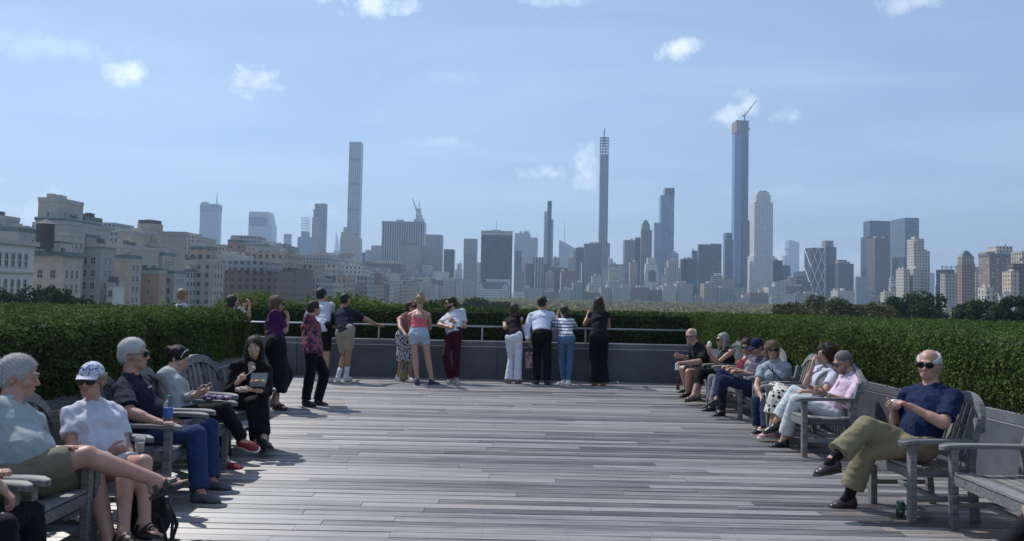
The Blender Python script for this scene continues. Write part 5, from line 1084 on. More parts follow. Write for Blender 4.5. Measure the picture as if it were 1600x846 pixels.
class Fig:
    def __init__(s, label, h=1.72, yaw=0, pelvis=(0, 0, 0), neck=(0, 0, 1), head=(0, 0, 1), hyaw=None, hpitch=0, hroll=0, skin=SK_L, girth=1.0, fem=False, belly=0.0, syaw=None, bust=0.0, hips=1.0, sh=None, spine=1.0, loc=None):
        s.k = h / 1.75; k = s.k; s.label = label; s.fem = fem; s.g = girth; s.belly = belly; s.bust = bust; s.hipk = hips; s.skin = skin
        s.stand_ = len(pelvis) == 2
        if s.stand_:
            q = px(pelvis[0], 530, pelvis[1]); s.P = NP((q.x, pelvis[1], .918 * k))
        else: s.P = NP(px(*pelvis))
        s.dist = float(np.linalg.norm(s.P)); s.res = min(.0095, max(.0052, .00092 * s.dist))
        s.N = reach(s.P, neck[:2], .50 * k * spine, neck[2], 'neck ' + label[:18]); s.U = unit(s.N - s.P)
        fw = NP((math.cos(R(yaw)), math.sin(R(yaw)), 0)); s.F = unit(fw - s.U * (fw @ s.U)); s.L = unit(np.cross(s.U, s.F))
        sy = yaw if syaw is None else syaw; f2 = NP((math.cos(R(sy)), math.sin(R(sy)), 0)); s.F2 = unit(f2 - s.U * (f2 @ s.U)); s.L2 = unit(np.cross(s.U, s.F2))
        s.hd = reach(s.N, head[:2], .195 * k, head[2], 'head ' + label[:18])
        hy = R(sy if hyaw is None else hyaw); hp = R(hpitch)
        f = NP((math.cos(hy) * math.cos(hp), math.sin(hy) * math.cos(hp), math.sin(hp))); up = NP((0, 0, 1)); l = unit(np.cross(up, f)); u = np.cross(f, l)
        cr_, sr_ = math.cos(R(hroll)), math.sin(R(hroll)); l, u = l * cr_ + u * sr_, u * cr_ - l * sr_
        s.HM = np.array([l, f, u]); sw = (.165 if fem else .185) * k * (1 + (girth - 1) * .5)
        s.S = {}; s.H = {}
        for n, sg in (('l', 1), ('r', -1)):
            s.S[n] = s.N - s.U * .070 * k + s.L2 * sw * sg; s.H[n] = s.P + s.L * .088 * k * sg * hips
        s.E = {}; s.W = {}; s.Kn = {}; s.A = {}; s.hand = {}; s.toe = {}; s.foot = {}
        s.root = empty('person', (float(s.P[0]), float(s.P[1]), 0.0), 0, label, 'person')
    def arm(s, n, el, wr, tip=None, palm=None, curl=.5, sh=None, spread=.0, thumb=.5):
        k = s.k
        if sh: s.S[n] = reach(s.N - s.U * .070 * k, sh[:2], (.165 if s.fem else .185) * k * 1.02, sh[2], 'sh ' + s.label[:14])
        s.E[n] = reach(s.S[n], el[:2], .285 * k, el[2], 'el %s ' % n + s.label[:14]); s.W[n] = reach(s.E[n], wr[:2], .25 * k, wr[2], 'wr %s ' % n + s.label[:14])
        fd = unit(s.W[n] - s.E[n]); d = fd
        if tip is not None: d = unit(reach(s.W[n], tip[:2], .15 * k, tip[2]) - s.W[n]) if len(tip) == 3 and isinstance(tip[0], (int, float)) and abs(tip[0]) > 3 else unit(tip)
        p = NP(palm if palm is not None else (0, 0, -1)); p = unit(p - d * (p @ d)); s.hand[n] = (d, p, curl, spread, thumb)
        return s
    def leg(s, n, kn, an, toe=None, hip=None, up=None, flat=False):
        k = s.k
        if hip is not None: s.H[n] = s.P + NP(hip)
        s.Kn[n] = reach(s.H[n], kn[:2], .435 * k, kn[2], 'kn %s ' % n + s.label[:14])
        if len(an) == 3: s.A[n] = reach(s.Kn[n], an[:2], .415 * k, an[2], 'an %s ' % n + s.label[:14])
        if flat: # planted foot: ankle height fixed
            a = pz(an[0], an[1], .085 * k); a = NP(a); v = a - s.Kn[n]; s.A[n] = s.Kn[n] + v if abs(np.linalg.norm(v) / (.415 * k) - 1) < .18 else s.Kn[n] + unit(v) * .415 * k
            s.A[n][2] = .085 * k
        sh = unit(s.A[n] - s.Kn[n])
        t = NP(toe) if toe is not None else s.F
        s.toe[n] = unit(t); u = -sh if up is None else NP(up)
        if flat: u = NP((0, 0, 1)); s.toe[n] = unit(NP((s.toe[n][0], s.toe[n][1], 0)))
        s.foot[n] = unit(u - s.toe[n] * (u @ s.toe[n])); return s
    def stand(s, n, x, dy=0.0, toe=None, lift=0.0, pole=None):
        k = s.k; y = s.P[1] + dy; q = px(x, 590, y); a = NP((q.x, y, .085 * k + lift)); h = s.H[n]; v = a - h; L = np.linalg.norm(v); l1, l2 = .435 * k, .415 * k; L = min(L, (l1 + l2) * .999); u = unit(v)
        t = (l1 * l1 - l2 * l2 + L * L) / (2 * L); hh = math.sqrt(max(0, l1 * l1 - t * t)); pl = NP(pole) if pole is not None else s.F; pl = unit(pl - u * (pl @ u)); s.Kn[n] = h + u * t + pl * hh; s.A[n] = h + u * L
        tt = NP(toe) if toe is not None else s.F; s.toe[n] = unit(NP((tt[0], tt[1], 0 if not lift else tt[2]))); s.foot[n] = NP((0, 0, 1)); s.foot[n] = unit(s.foot[n] - s.toe[n] * (s.foot[n] @ s.toe[n])); return s
    # ---- solids
    def torso(s, f, o=0.0, low=True, k=.04):
        K, g = s.k, s.g; P, U, L, F, N = s.P, s.U, s.L, s.F, s.N; hw = s.hipk
        Lm = unit(s.L + s.L2); Fm = unit(np.cross(Lm, U)); Fm = Fm if Fm @ s.F > 0 else -Fm
        wp = ((.140 if s.fem else .134) * g * K * hw + o, .098 * g * K + o); ww = ((.118 if s.fem else .138) * g * K + o, .092 * g * K + o); wc = ((.135 if s.fem else .155) * K * (1 + (g - 1) * .7) + o, .105 * K * (1 + (g - 1) * .6) + o); wt = ((.115 if s.fem else .135) * K + o, .075 * K + o)
        Ln = s.Ln = np.linalg.norm(N - P)
        if low: f.ecap(P - U * .03 * K, P + U * .06 * K, wp, (wp[0] * .97, wp[1]), L, F, k)
        f.ecap(P + U * .06 * K, P + U * Ln * .38, (wp[0] * .95, wp[1]), ww, L, F, k); f.ecap(P + U * Ln * .38, P + U * Ln * .70, ww, wc, Lm, Fm, k); f.ecap(P + U * Ln * .70, P + U * (Ln - .075 * K), wc, wt, s.L2, s.F2, k)
        if s.belly: f.ell(P + U * Ln * .30 + F * .055 * K * (.4 + s.belly), np.array([L, F, U]), (.125 * K * g + o, .10 * K * s.belly + .045 + o, .14 * K + o), .05)
        if s.bust:
            for sg in (1, -1): f.ell(P + U * Ln * .66 + s.F2 * .075 * K + s.L2 * sg * .068 * K, np.array([s.L2, s.F2, U]), (.062 * K + o, .055 * K * s.bust + o, .062 * K + o), .03)
        for n in ('l', 'r'): f.cap(N - U * .030 * K, s.S[n] + U * .004, .050 * K + o, .050 * K + o, .04); f.cap(N + U * .02 * K, N * .45 + s.S[n] * .55, .034 * K + o * .6, .045 * K + o, .04)
    def armf(s, f, n, t0=0, t1=2, o=0.0, k=.015, loose=0.0):
        """arm solids between fractions t0..t1 (1 = elbow, 2 = wrist)"""
        K = s.k * (1 + (s.g - 1) * .5); a, e, w = s.S[n], s.E[n], s.W[n]; m = .90 if s.fem else 1.0
        rs = [(.054 * K * m, .042 * K * m), (.042 * K * m, .026 * K * m)]
        if t1 > 0: q = min(t1, 1); f.cap(a, a + (e - a) * q, rs[0][0] + o, rs[0][0] + (rs[0][1] - rs[0][0]) * q + o + loose, k)
        if t1 > 1:
            q = t1 - 1; f.cap(e, e + (w - e) * q, rs[1][0] + o, rs[1][0] + (rs[1][1] - rs[1][0]) * q + o + loose * .5, k)
            if o == 0: f.cap(e + (w - e) * .12, e + (w - e) * .38, .043 * K * m, .040 * K * m, .02)
    def legf(s, f, n, t1=2.0, o=0.0, k=.02, flare=0.0, thigh=1.0):
        K = s.k * (1 + (s.g - 1) * .6); h, kn, a = s.H[n], s.Kn[n], s.A[n]; q = min(t1, 1)
        r0, r1 = .080 * K * thigh, .056 * K; f.cap(h, h + (kn - h) * q, r0 + o, r0 + (r1 - r0) * q + o * .8 + flare * .3, k)
        if t1 > 1:
            q = t1 - 1; r2 = .037 * K; v = a - kn
            if o < .004: f.cap(kn, kn + v * q, r1 * .93, r1 * .93 + (r2 - r1 * .93) * q, k); b = unit(s.foot[n] * 0 + np.cross(np.cross(unit(v), s.toe[n]), unit(v))); c = kn + v * .30 - b * .014; f.cap(kn + v * .18 - b * .010, kn + v * .45 - b * .010, .050 * K, .043 * K, .03)
            else: f.cap(kn, kn + v * q, r1 + o, r1 + o + (r2 + flare - r1) * q * .9, k); f.cap(kn + v * min(q, .15), kn + v * min(q, .45), .053 * K + o * .9, .050 * K + o * .9, k)
    def bounds(s, pts, m): p = np.array(pts); return p.min(0) - m, p.max(0) + m
    def headf(s, f):
        K = s.k * (1.03 if s.fem else 1.06); c, M = s.hd, s.HM
        W = lambda x, y, z: c + (M[0] * x + M[1] * y + M[2] * z) * K
        e = lambda p, r, k=.012, sub=False: f.ell(W(*p), M, tuple(v * K for v in r), k * K, sub)
        e((0, -.016, .036), (.074, .094, .083)); e((0, .022, -.034), (.058, .066, .080), .03); e((0, .052, -.088), (.028, .026, .022), .025); e((0, .035, -.075), (.046, .045, .03), .02)
        f.cap(W(-.028, .081, .024), W(.028, .081, .024), .011 * K, .011 * K, .015); 
        for x in (-1, 1):
            e((x * .040, .060, -.026), (.020, .022, .020), .02); e((x * .030, .100, .006), (.017, .014, .011), .012, True); e((x * .030, .078, .004), (.0135, .0125, .0125), .006)
            e((x * .076, -.012, -.004), (.009, .021, .031), .007); e((x * .083, -.006, .0), (.006, .010, .017), .005, True)
        f.cap(W(0, .086, .012), W(0, .107, -.028), .0085 * K, .0115 * K, .010); f.cap(W(-.012, .092, -.033), W(.012, .092, -.033), .0085 * K, .0085 * K, .008)
        f.cap(W(-.018, .080, -.060), W(.018, .080, -.060), .0095 * K, .0095 * K, .008); f.cap(W(-.014, .078, -.073), W(.014, .078, -.073), .0095 * K, .0095 * K, .008); e((0, .098, -.0662), (.022, .012, .0022), .004, True)
        nr = (.048 if s.fem else .058) * s.k * (1 + (s.g - 1) * .5); f.cap(s.N - s.U * .02, W(0, -.022, -.055), nr * 1.08, nr * .95, .02)
    def footf(s, f, n, o=0.0):
        K = s.k; A, T, Uf = s.A[n], s.toe[n], s.foot[n]; Sd = np.cross(T, Uf)
        q = lambda x, y, z: A + (T * x + Sd * y + Uf * z) * K
        if s.shod: f.cap(q(-.015, 0, -.045), q(-.008, 0, .0), .030 * K, .033 * K, .02); f.cap(q(.0, 0, -.02), q(.09, 0, -.060), .030 * K, .018 * K, .02); return
        f.cap(q(-.025, 0, -.05), q(-.01, 0, -.01), .034 * K + o, .036 * K + o, .02); f.cap(q(.0, 0, -.02), q(.11, 0, -.058), .036 * K + o, .026 * K + o, .025)
        if s.shod: return
        for i, (y, L_) in enumerate(((-.032, .155), (-.014, .165), (.004, .160), (.019, .150), (.032, .138))): f.cap(q(.09, y * .8, -.066), q(L_, y, -.071), .015 * K + o, (.0115 if i in (0, 4) else .0095) * K + o, .004)
        f.cut(A - Uf * .084 * K, -Uf) if False else None
    def body(s, shod=True):
        s.shod = shod
        pts = [s.P, s.N, s.hd] + list(s.S.values()) + list(s.E.values()) + list(s.W.values()) + list(s.Kn.values()) + list(s.A.values())
        lo, hi = s.bounds(pts, .22 * s.k); lo[2] = max(lo[2], -.02); f = Field(lo, hi, s.res)
        s.torso(f, 0.0)
        for n in s.E: s.armf(f, n)
        for n in s.Kn: s.legf(f, n); s.footf(f, n)
        s.headf(f)
        V, F = f.mesh(); V = smooth_mesh(V, F, 1, .35); Vs, Fs = [V], [F]; off = len(V)
        for n in s.E:
            v, q = s.handmesh(n); Vs.append(v); Fs.append(q + off); off += len(v)
        V = np.concatenate(Vs); F = np.concatenate(Fs)
        l = (V - s.hd) @ s.HM.T / s.k; fl = np.zeros(len(V))
        for c, r in (((0, .108, -.03), .022), ((.08, -.01, -.005), .03), ((-.08, -.01, -.005), .03), ((.042, .075, -.03), .024), ((-.042, .075, -.03), .024)): fl = np.maximum(fl, np.clip(1.2 - np.linalg.norm(l - c, axis=1) / r, 0, 1) * .45)
        for n in s.E: fl = np.maximum(fl, np.clip(1 - np.linalg.norm(V - (s.W[n] + s.hand[n][0] * .09), axis=1) / .10, 0, 1) * .35)
        s.o = mesh_np('body', V - NP(s.root.location), F, s.skin, s.root, True, {'flush': fl}); return s
    def handmesh(s, n):
        d, p, curl, spread, thumb = s.hand[n]; K = s.k * (.92 if s.fem else 1.0); W = s.W[n]; t = np.cross(d, p) * (1 if n == 'r' else -1)
        f = Field(W - .20 * K, W + .20 * K, .0045 if s.dist < 9 else .0055); q = lambda x, y, z: W + (d * x + t * y + p * z) * K
        f.cap(W - d * .03, W + d * .01, .027 * K * (.92 if s.fem else 1), .027 * K, .01)
        base = []
        for i, y in enumerate((.029, .010, -.009, -.027)):
            b = q(.090 - abs(i - 1) * .004, y, -.003 * 1); base.append(b); f.cap(q(.0, y * .55, 0), b, .0145 * K, .0125 * K, .012)
        f.ell(q(.035, .024, .010), np.array([d, t, p]), (.030 * K, .016 * K, .014 * K), .012)
        for i, (b, L_) in enumerate(zip(base, (.070, .080, .074, .058))):
            ang = 0; P_ = b; dirx = t * ((1.5 - i) * spread)
            for j, (fr, rr_) in enumerate(((.45, .0098), (.31, .0088), (.24, .0078))):
                ang += curl * (.9 + .25 * j) + .06 * i * curl; v = unit(d * math.cos(ang) + p * math.sin(ang) + dirx * (j == 0)); Q = P_ + v * L_ * fr * K; f.cap(P_, Q, rr_ * K, (rr_ - .0008) * K, .003); P_ = Q
        v1 = unit(d * .65 + t * .75 + p * .25); b0 = q(.022, .022, .004); b1 = b0 + v1 * .045 * K; f.cap(b0, b1, .0145 * K, .0118 * K, .010)
        v2 = unit(d * .85 + t * (.45 - thumb * .5) + p * (.2 + thumb * .5)); b2 = b1 + v2 * .032 * K; f.cap(b1, b2, .0112 * K, .0100 * K, .003); b3 = b2 + unit(v2 * .9 - t * thumb * .3 + d * .2) * .026 * K; f.cap(b2, b3, .0100 * K, .0085 * K, .003)
        V, F = f.mesh(); return V, F
    def palm_pt(s, n, x=.08, z=.03): d, p = s.hand[n][:2]; return s.W[n] + (d * x + p * z) * s.k
    # ---- garments
    def _out(s, f, name, mat, sm=2, parent=None):
        V, F = f.mesh()
        if not len(V): return None
        V = smooth_mesh(V, F, sm, .5); return mesh_np(name, V - NP(s.root.location), F, mat, parent or s.root, True)
    def top(s, mat, sleeve=.62, o=.013, hem=-.06, name='shirt', loose=.018, fold=.0085, seed=1, neck=.0, strap=False, coat=0.0, vneck=False, tail=0.0):
        K = s.k; pts = [s.P, s.N] + list(s.S.values()) + (list(s.E.values()) if sleeve > 0 else []) + (list(s.W.values()) if sleeve > 1 else [])
        o = o + .005; lo, hi = s.bounds(pts, (.24 + s.belly * .1) * K * max(1, s.g)); f = Field(lo, hi, s.res)
        s.torso(f, o)
        if coat: f.ecap(s.P - s.U * .1, s.P + s.U * .1, (.17 * K * s.g, .13 * K * s.g), (.15 * K, .12 * K), s.L, s.F, .04)
        f.cut(s.P + s.U * hem * K, -s.U)
        if sleeve > 0:
            for n in s.E:
                g = Field(*s.bounds([s.S[n], s.E[n]] + ([s.W[n]] if sleeve > 1 else []), .12), s.res); s.armf(g, n, 0, sleeve + .25 if sleeve < 1.7 else 2, o * .75, loose=loose * (.6 if s.fem else .85))
                if sleeve <= 1: g.cut(s.S[n] + (s.E[n] - s.S[n]) * sleeve, unit(s.E[n] - s.S[n]))
                else: g.cut(s.E[n] + (s.W[n] - s.E[n]) * (sleeve - 1), unit(s.W[n] - s.E[n]))
                # merge the cut sleeve into the torso field
                x0 = np.round((g.lo - f.lo) / s.res).astype(int); sh_ = g.lo - (f.lo + x0 * s.res)
                gf = Field.__new__(Field); f_ = f.f
                a = [max(0, x0[i]) for i in range(3)]; b = [min(f_.shape[i], x0[i] + g.f.shape[i]) for i in range(3)]
                if all(b[i] > a[i] for i in range(3)):
                    sl = tuple(slice(a[i], b[i]) for i in range(3)); gl = tuple(slice(a[i] - x0[i], b[i] - x0[i]) for i in range(3)); A_, B_ = f_[sl], g.f[gl]; kk = .02
                    h = np.clip(.5 + .5 * (B_ - A_) / kk, 0, 1); f_[sl] = B_ * (1 - h) + A_ * h - kk * h * (1 - h)
        if strap:                                            # sleeveless: bare shoulders
            for n in s.S: f.cap(s.S[n] + s.U * .1, s.S[n] - s.U * .02 + (s.S[n] - s.N) * .25, .05, .06, .01, sub=True)
        c = s.N + s.U * .012 * K + s.F2 * .02 * K; nr = (.056 if s.fem else .064) * K + neck
        if s.dist < 11.5: f.ell(c, np.array([s.L2, s.F2, s.U]), (nr, nr * 1.0, nr * .55), .006, True)
        if vneck: f.cap(s.N + s.F2 * .09 * K, s.N + s.F2 * .11 * K - s.U * .10 * K, .05, .012, .006, True)
        if fold: f.fold(fold, 26 / K, seed, NP((1, 1, .75)))
        return s._out(f, name, mat)
    def collar(s, mat, r=.068):
        K = s.k; b = MB(); n = 14; U, L, F = s.U, s.L2, s.F2; ring = lambda h, rr_: [s.N + U * h * K + F * .012 + (L * math.cos(w) * rr_ + F * math.sin(w) * rr_ * 1.05) * K * (1 if not s.fem else .88) - U * (.018 * K * max(0, math.sin(w))) for w in [math.pi / 2 + .25 + i * (2 * math.pi - .5) / n for i in range(n + 1)]]
        A_, B_, C_, D_ = ring(-.018, r + .012), ring(.028, r + .004), ring(.026, r - .003), ring(-.02, r + .004); N1 = n + 1; V = A_ + B_ + C_ + D_
        F_ = [(k * N1 + i, k * N1 + i + 1, (k + 1) * N1 + i + 1, (k + 1) * N1 + i) for k in range(3) for i in range(n)] + [(3 * N1 + i, 3 * N1 + i + 1, i + 1, i) for i in range(n)]
        b.add([v - NP(s.root.location) for v in V], F_); b.build('collar', mat, s.root, smooth=True)
    def pants(s, mat, length=1.93, o=.014, waist=.09, name='trousers', flare=.018, fold=.006, seed=3, thigh=1.0, k=.02, tuck=False):
        if length > 1.85: length = min(2.04, length + .07)
        if not tuck: waist = min(waist, .06)
        K = s.k; pts = [s.P, s.P + s.U * .1] + [s.Kn[n] for n in s.Kn] + ([s.A[n] for n in s.A] if length > 1 else []); lo, hi = s.bounds(pts, .20 * K * max(1, s.g)); f = Field(lo, hi, s.res)
        g, hw = s.g, s.hipk; ow = .016 if tuck else .004; f.ecap(s.P - s.U * .035 * K, s.P + s.U * waist * K, ((.138 if s.fem else .132) * g * K * hw + ow, .097 * g * K + ow), ((.128 if s.fem else .132) * g * K * hw + ow, .090 * g * K + ow), s.L, s.F, .03)
        f.cut(s.P + s.U * waist * K, s.U)
        for n in s.Kn:
            gfl = Field(*s.bounds([s.H[n], s.Kn[n]] + ([s.A[n]] if length > 1 else []), .15 * max(1, g)), s.res); s.legf(gfl, n, min(2, length + .2) if length < 1.9 else length, o, flare=flare, thigh=thigh)
            if length <= 1: gfl.cut(s.H[n] + (s.Kn[n] - s.H[n]) * length, unit(s.Kn[n] - s.H[n]))
            else: gfl.cut(s.Kn[n] + (s.A[n] - s.Kn[n]) * (length - 1), unit(s.A[n] - s.Kn[n]))
            x0 = np.round((gfl.lo - f.lo) / s.res).astype(int); a = [max(0, x0[i]) for i in range(3)]; b = [min(f.f.shape[i], x0[i] + gfl.f.shape[i]) for i in range(3)]
            if all(b[i] > a[i] for i in range(3)):
                sl = tuple(slice(a[i], b[i]) for i in range(3)); gl = tuple(slice(a[i] - x0[i], b[i] - x0[i]) for i in range(3)); A_, B_ = f.f[sl], gfl.f[gl]
                h = np.clip(.5 + .5 * (B_ - A_) / k, 0, 1); f.f[sl] = B_ * (1 - h) + A_ * h - k * h * (1 - h)
        if fold: f.fold(fold, 24 / K, seed)
        return s._out(f, name, mat)
    def skirt(s, mat, length=1.0, o=.02, flare=.05, name='skirt', waist=.12, fold=.008, seed=5):
        K = s.k; ks = [s.Kn[n] for n in s.Kn]; an = [s.A[n] for n in s.A]; q = length - 1
        ends = [s.Kn[n] + (s.A[n] - s.Kn[n]) * max(0, q) if q > 0 else s.H[n] + (s.Kn[n] - s.H[n]) * length for n in s.Kn]
        lo, hi = s.bounds([s.P + s.U * .15, s.P] + ks + ends, .25 * K); f = Field(lo, hi, s.res); g, hw = s.g, s.hipk
        f.ecap(s.P - s.U * .04, s.P + s.U * waist * K, (.138 * g * K * hw + o, .098 * g * K + o), (.118 * g * K + o * .4, .090 * g * K + o * .4), s.L, s.F, .04); f.cut(s.P + s.U * waist * K, s.U)
        hc = s.P; kc = sum(ks) / 2; ec = sum(ends) / 2
        if q > 0:
            for n in s.Kn: f.cap(s.H[n], s.Kn[n], .09 * K + o, .07 * K + o, .10); e = s.Kn[n] + (s.A[n] - s.Kn[n]) * q; f.cap(s.Kn[n], e, .07 * K + o, .06 * K + o + flare, .12)
            w = np.linalg.norm(ks[0] - ks[1]) / 2; f.ecap(hc, kc, (.13 * K, .09), (w + .05, .06), s.L, s.F, .08); f.cap(kc, ec, .08, .09 + flare, .10)
            f.cut(ec, unit(ec - kc))
        else:
            for n in s.Kn: f.cap(s.H[n], s.H[n] + (s.Kn[n] - s.H[n]) * (length + .1), .09 * K + o, .075 * K + o + flare, .08)
            f.cut(ec, unit(ec - hc))
        if fold: f.fold(fold, 20, seed, NP((1.3, 1.3, .35)))
        return s._out(f, name, mat)
    def shoes(s, mat, kind='shoe', sole=M_sole_d, high=0.0, socks=None, which=('l', 'r'), sockh=.16):
        K = s.k
        for n in which:
            if n not in s.A: continue
            A, T, Uf = s.A[n], s.toe[n], s.foot[n]; Sd = np.cross(T, Uf); q = lambda x, y, z: A + (T * x + Sd * y + Uf * z) * K; M = np.array([T, Sd, Uf])
            if socks:
                b = MB(); v = s.Kn[n] - A; u = unit(v); b.tube([A + T * .055 - Uf * .05 - NP(s.root.location), A + T * .012 - Uf * .018 - NP(s.root.location), A + u * .035 - NP(s.root.location), A + u * sockh * .6 - NP(s.root.location), A + u * sockh - NP(s.root.location)], [.036 * K, .044 * K, .045 * K, .047 * K, .049 * K], 14); b.build('sock', socks, s.root, smooth=True)
            rs = min(s.res, .007)
            if kind == 'sandal':
                L0 = NP(s.root.location); b = MB()
                out = [(-.065, .0), (-.055, .03), (0, .034), (.08, .045), (.14, .046), (.175, .022), (.18, 0), (.17, -.03), (.13, -.047), (.07, -.042), (0, -.033), (-.055, -.03)]
                b.add([q(x, y, -.104) - L0 for x, y in out] + [q(x, y, -.084) - L0 for x, y in out], [tuple(range(11, -1, -1)), tuple(range(12, 24))] + [(i, (i + 1) % 12, 12 + (i + 1) % 12, 12 + i) for i in range(12)]); so_ = b.build('sandal', sole, s.root)
                for (x0, z0, r_, wd) in ((.10, -.052, .041, .020), (.055, -.035, .043, .014), (-.005, -.0, .047, .013)):
                    b = MB(); ring = []
                    for i in range(11):
                        w = math.pi * i / 10; ring.append((math.cos(w) * r_, math.sin(w)))
                    V = []
                    for dx in (-wd, wd):
                        for rr_ in (1.0, .93): V += [q(x0 + dx, y * rr_, -.084 + zz * (z0 + .084 + .032) * rr_) - L0 for y, zz in ring]
                    F_ = [(i, i + 1, 22 + i + 1, 22 + i) for i in range(10)] + [(11 + i + 1, 11 + i, 33 + i, 33 + i + 1) for i in range(10)] + [(i + 1, i, 11 + i, 11 + i + 1) for i in range(10)] + [(22 + i, 22 + i + 1, 33 + i + 1, 33 + i) for i in range(10)]
                    b.add(V, F_); b.build('strap', mat, so_)
                continue
            f = Field(*s.bounds([q(-.09, 0, -.1), q(.2, 0, -.1), q(0, 0, .06 + high)], .07), rs)
            f.cap(q(-.030, 0, -.058), q(-.012, 0, -.005 + high), .040 * K, .043 * K, .02); f.ecap(q(-.02, 0, -.045), q(.10, 0, -.068), (.042 * K, .045 * K), (.047 * K, .032 * K), Sd, Uf, .03); f.ecap(q(.09, 0, -.07), q(.145, .0, -.076), (.047 * K, .028 * K), (.040 * K, .022 * K), Sd, Uf, .02)
            f.cut(q(0, 0, .034 + high), Uf); f.cut(q(0, 0, -.088), -Uf); so_ = s._out(f, kind, mat, 1)
            f = Field(*s.bounds([q(-.09, 0, -.1), q(.2, 0, -.1)], .07), rs); f.ecap(q(-.028, 0, -.09), q(.05, 0, -.09), (.041 * K, .05), (.041 * K, .05), Sd, Uf, .02); f.ecap(q(.06, 0, -.09), q(.145, .0, -.09), (.049 * K, .05), (.044 * K, .05), Sd, Uf, .03)
            f.cut(q(0, 0, -.083), Uf); f.cut(q(0, 0, -.104), -Uf); s._out(f, 'sole', sole, 1, so_)
    # ---- head
    def hair(s, mat, style='short', seed=9, vol=1.0, bald=0.0, low=False, capped=False):
        K = s.k * (1.03 if s.fem else 1.06); c, M = s.hd, s.HM; W = lambda x, y, z: c + (M[0] * x + M[1] * y + M[2] * z) * K
        ext = {'long': .50, 'pony': .42, 'bob': .2, 'curly': .24, 'bun': .2}.get(style, .16); f = Field(c - NP((.2, .2, ext)) * K, c + NP((.2, .2, .2)) * K, min(s.res, .0065) if s.dist < 9 else .008)
        e = lambda p, r, k=.012, sub=False: f.ell(W(*p), M, tuple(v * K for v in r), k * K, sub); v = vol
        am, fr = .004, 60
        if style in ('short', 'crop', 'fringe'):
            t = .003 if style == 'crop' else .0085 * v
            e((0, -.018, .040), (.074 + t, .093 + t, .083 + t * 1.5)); e((0, -.045, -.015), (.066 + t * .6, .060 + t, .056), .02)
            f.ell(W(0, .118, -.012), M, tuple(x * K for x in (.080, .082, .094)), .008, True); f.ell(W(0, .028, -.085), M, tuple(x * K for x in (.10, .085, .080)), .01, True)
            for x in (-1, 1): f.ell(W(x * .08, .004, -.012), M, tuple(y * K for y in (.022, .022, .028)), .006, True)
            if style == 'fringe': f.ell(W(0, .035, .118), M, tuple(x * K for x in (.088, .125, .095)), .01, True)
            am = .0012
        elif style == 'bob':
            e((0, -.022, .036), (.098 * v, .108 * v, .092 * v)); e((0, -.03, -.045), (.100 * v, .078, .075), .03); f.ell(W(0, .10, -.045), M, tuple(x * K for x in (.066, .085, .088)), .012, True); am = .007; fr = 45
        elif style == 'curly':
            e((0, -.03, .040), (.108 * v, .112 * v, .10)); e((0, -.055, -.05), (.105, .08, .09), .03); e((0, -.07, -.12), (.08, .06, .06), .03); f.ell(W(0, .10, -.03), M, tuple(x * K for x in (.062, .08, .082)), .012, True); am = .014; fr = 38
        elif style == 'long':
            e((0, -.020, .038), (.086 * v, .102, .09)); f.ell(W(0, .105, -.035), M, tuple(x * K for x in (.060, .078, .095)), .012, True)
            D = NP((0, 0, -1)); b = W(0, -.055, -.02); f.ecap(b, b + D * .20 * K, (.072 * K, .045 * K), (.085 * K, .035 * K), M[0], M[1], .03); f.ecap(b + D * .18 * K, b + D * .40 * K, (.085 * K, .035 * K), (.060 * K, .020 * K), M[0], M[1], .03)
            for x in (-1, 1): f.chain([W(x * .068, .0, .02), W(x * .080, .0, -.07), W(x * .082, .02, -.16)], [.026 * K, .026 * K, .022 * K], .02)
            am = .005; fr = 40
        elif style in ('pony', 'bun'):
            e((0, -.020, .038), (.084, .102, .09)); e((0, -.05, -.02), (.07, .06, .05), .02); f.ell(W(0, .105, -.035), M, tuple(x * K for x in (.082, .085, .088)), .01, True); f.ell(W(0, .02, -.09), M, tuple(x * K for x in (.10, .085, .062)), .01, True)
            if style == 'bun': e((0, -.05, .135), (.036, .036, .034), .01) if not low else e((0, -.128, .035), (.042, .036, .040), .01)
            else:
                b = W(0, -.10, .03); f.cap(W(0, -.085, .03), b, .03 * K, .03 * K, .01); f.chain([b, b - M[1] * .03 * K - NP((0, 0, .10)) * K, b - NP((0, 0, .24)) * K - M[1] * .01, b - NP((0, 0, .36)) * K], [.036 * K, .042 * K, .036 * K, .012 * K], .02)
            am = .004
        if capped: f.cut(W(0, 0, .040), M[2])
        f.fold(am * 1.6, fr, seed); V, F = f.mesh(); V = smooth_mesh(V, F, 1, .5)
        if s.dist < 13.5:                                     # strands lying over the mass, so the outline is not clean
            rng = np.random.default_rng(seed); nV = len(V); nn = np.zeros_like(V); a, b_, d_ = V[F[:, 0]], V[F[:, 1]], V[F[:, 3]]; fn = np.cross(b_ - a, d_ - a)
            for i in range(4): np.add.at(nn, F[:, i], fn)
            nn /= np.linalg.norm(nn, axis=1)[:, None] + 1e-12; cnt = int((9000 if style in ('long', 'bob', 'curly') else 8000) * min(1, 6.5 / s.dist)); I = rng.integers(0, nV, cnt); P_ = V[I]; n_ = nn[I]
            down = NP((0, 0, -1)) if style in ('long', 'bob', 'curly', 'pony') else -M[1] * .8 - M[2] * .5; tg = down - n_ * (n_ @ down)[:, None] + rng.normal(0, .35 if style != 'curly' else .9, (cnt, 3)); tg /= np.linalg.norm(tg, axis=1)[:, None]
            ln = (.034 if style in ('long', 'bob', 'curly') else .014 if style != 'crop' else .006) * K * rng.uniform(.5, 1.2, (cnt, 1)); w_ = np.cross(tg, n_) * .0013; lift = n_ * ln * rng.uniform(.0, .24, (cnt, 1))
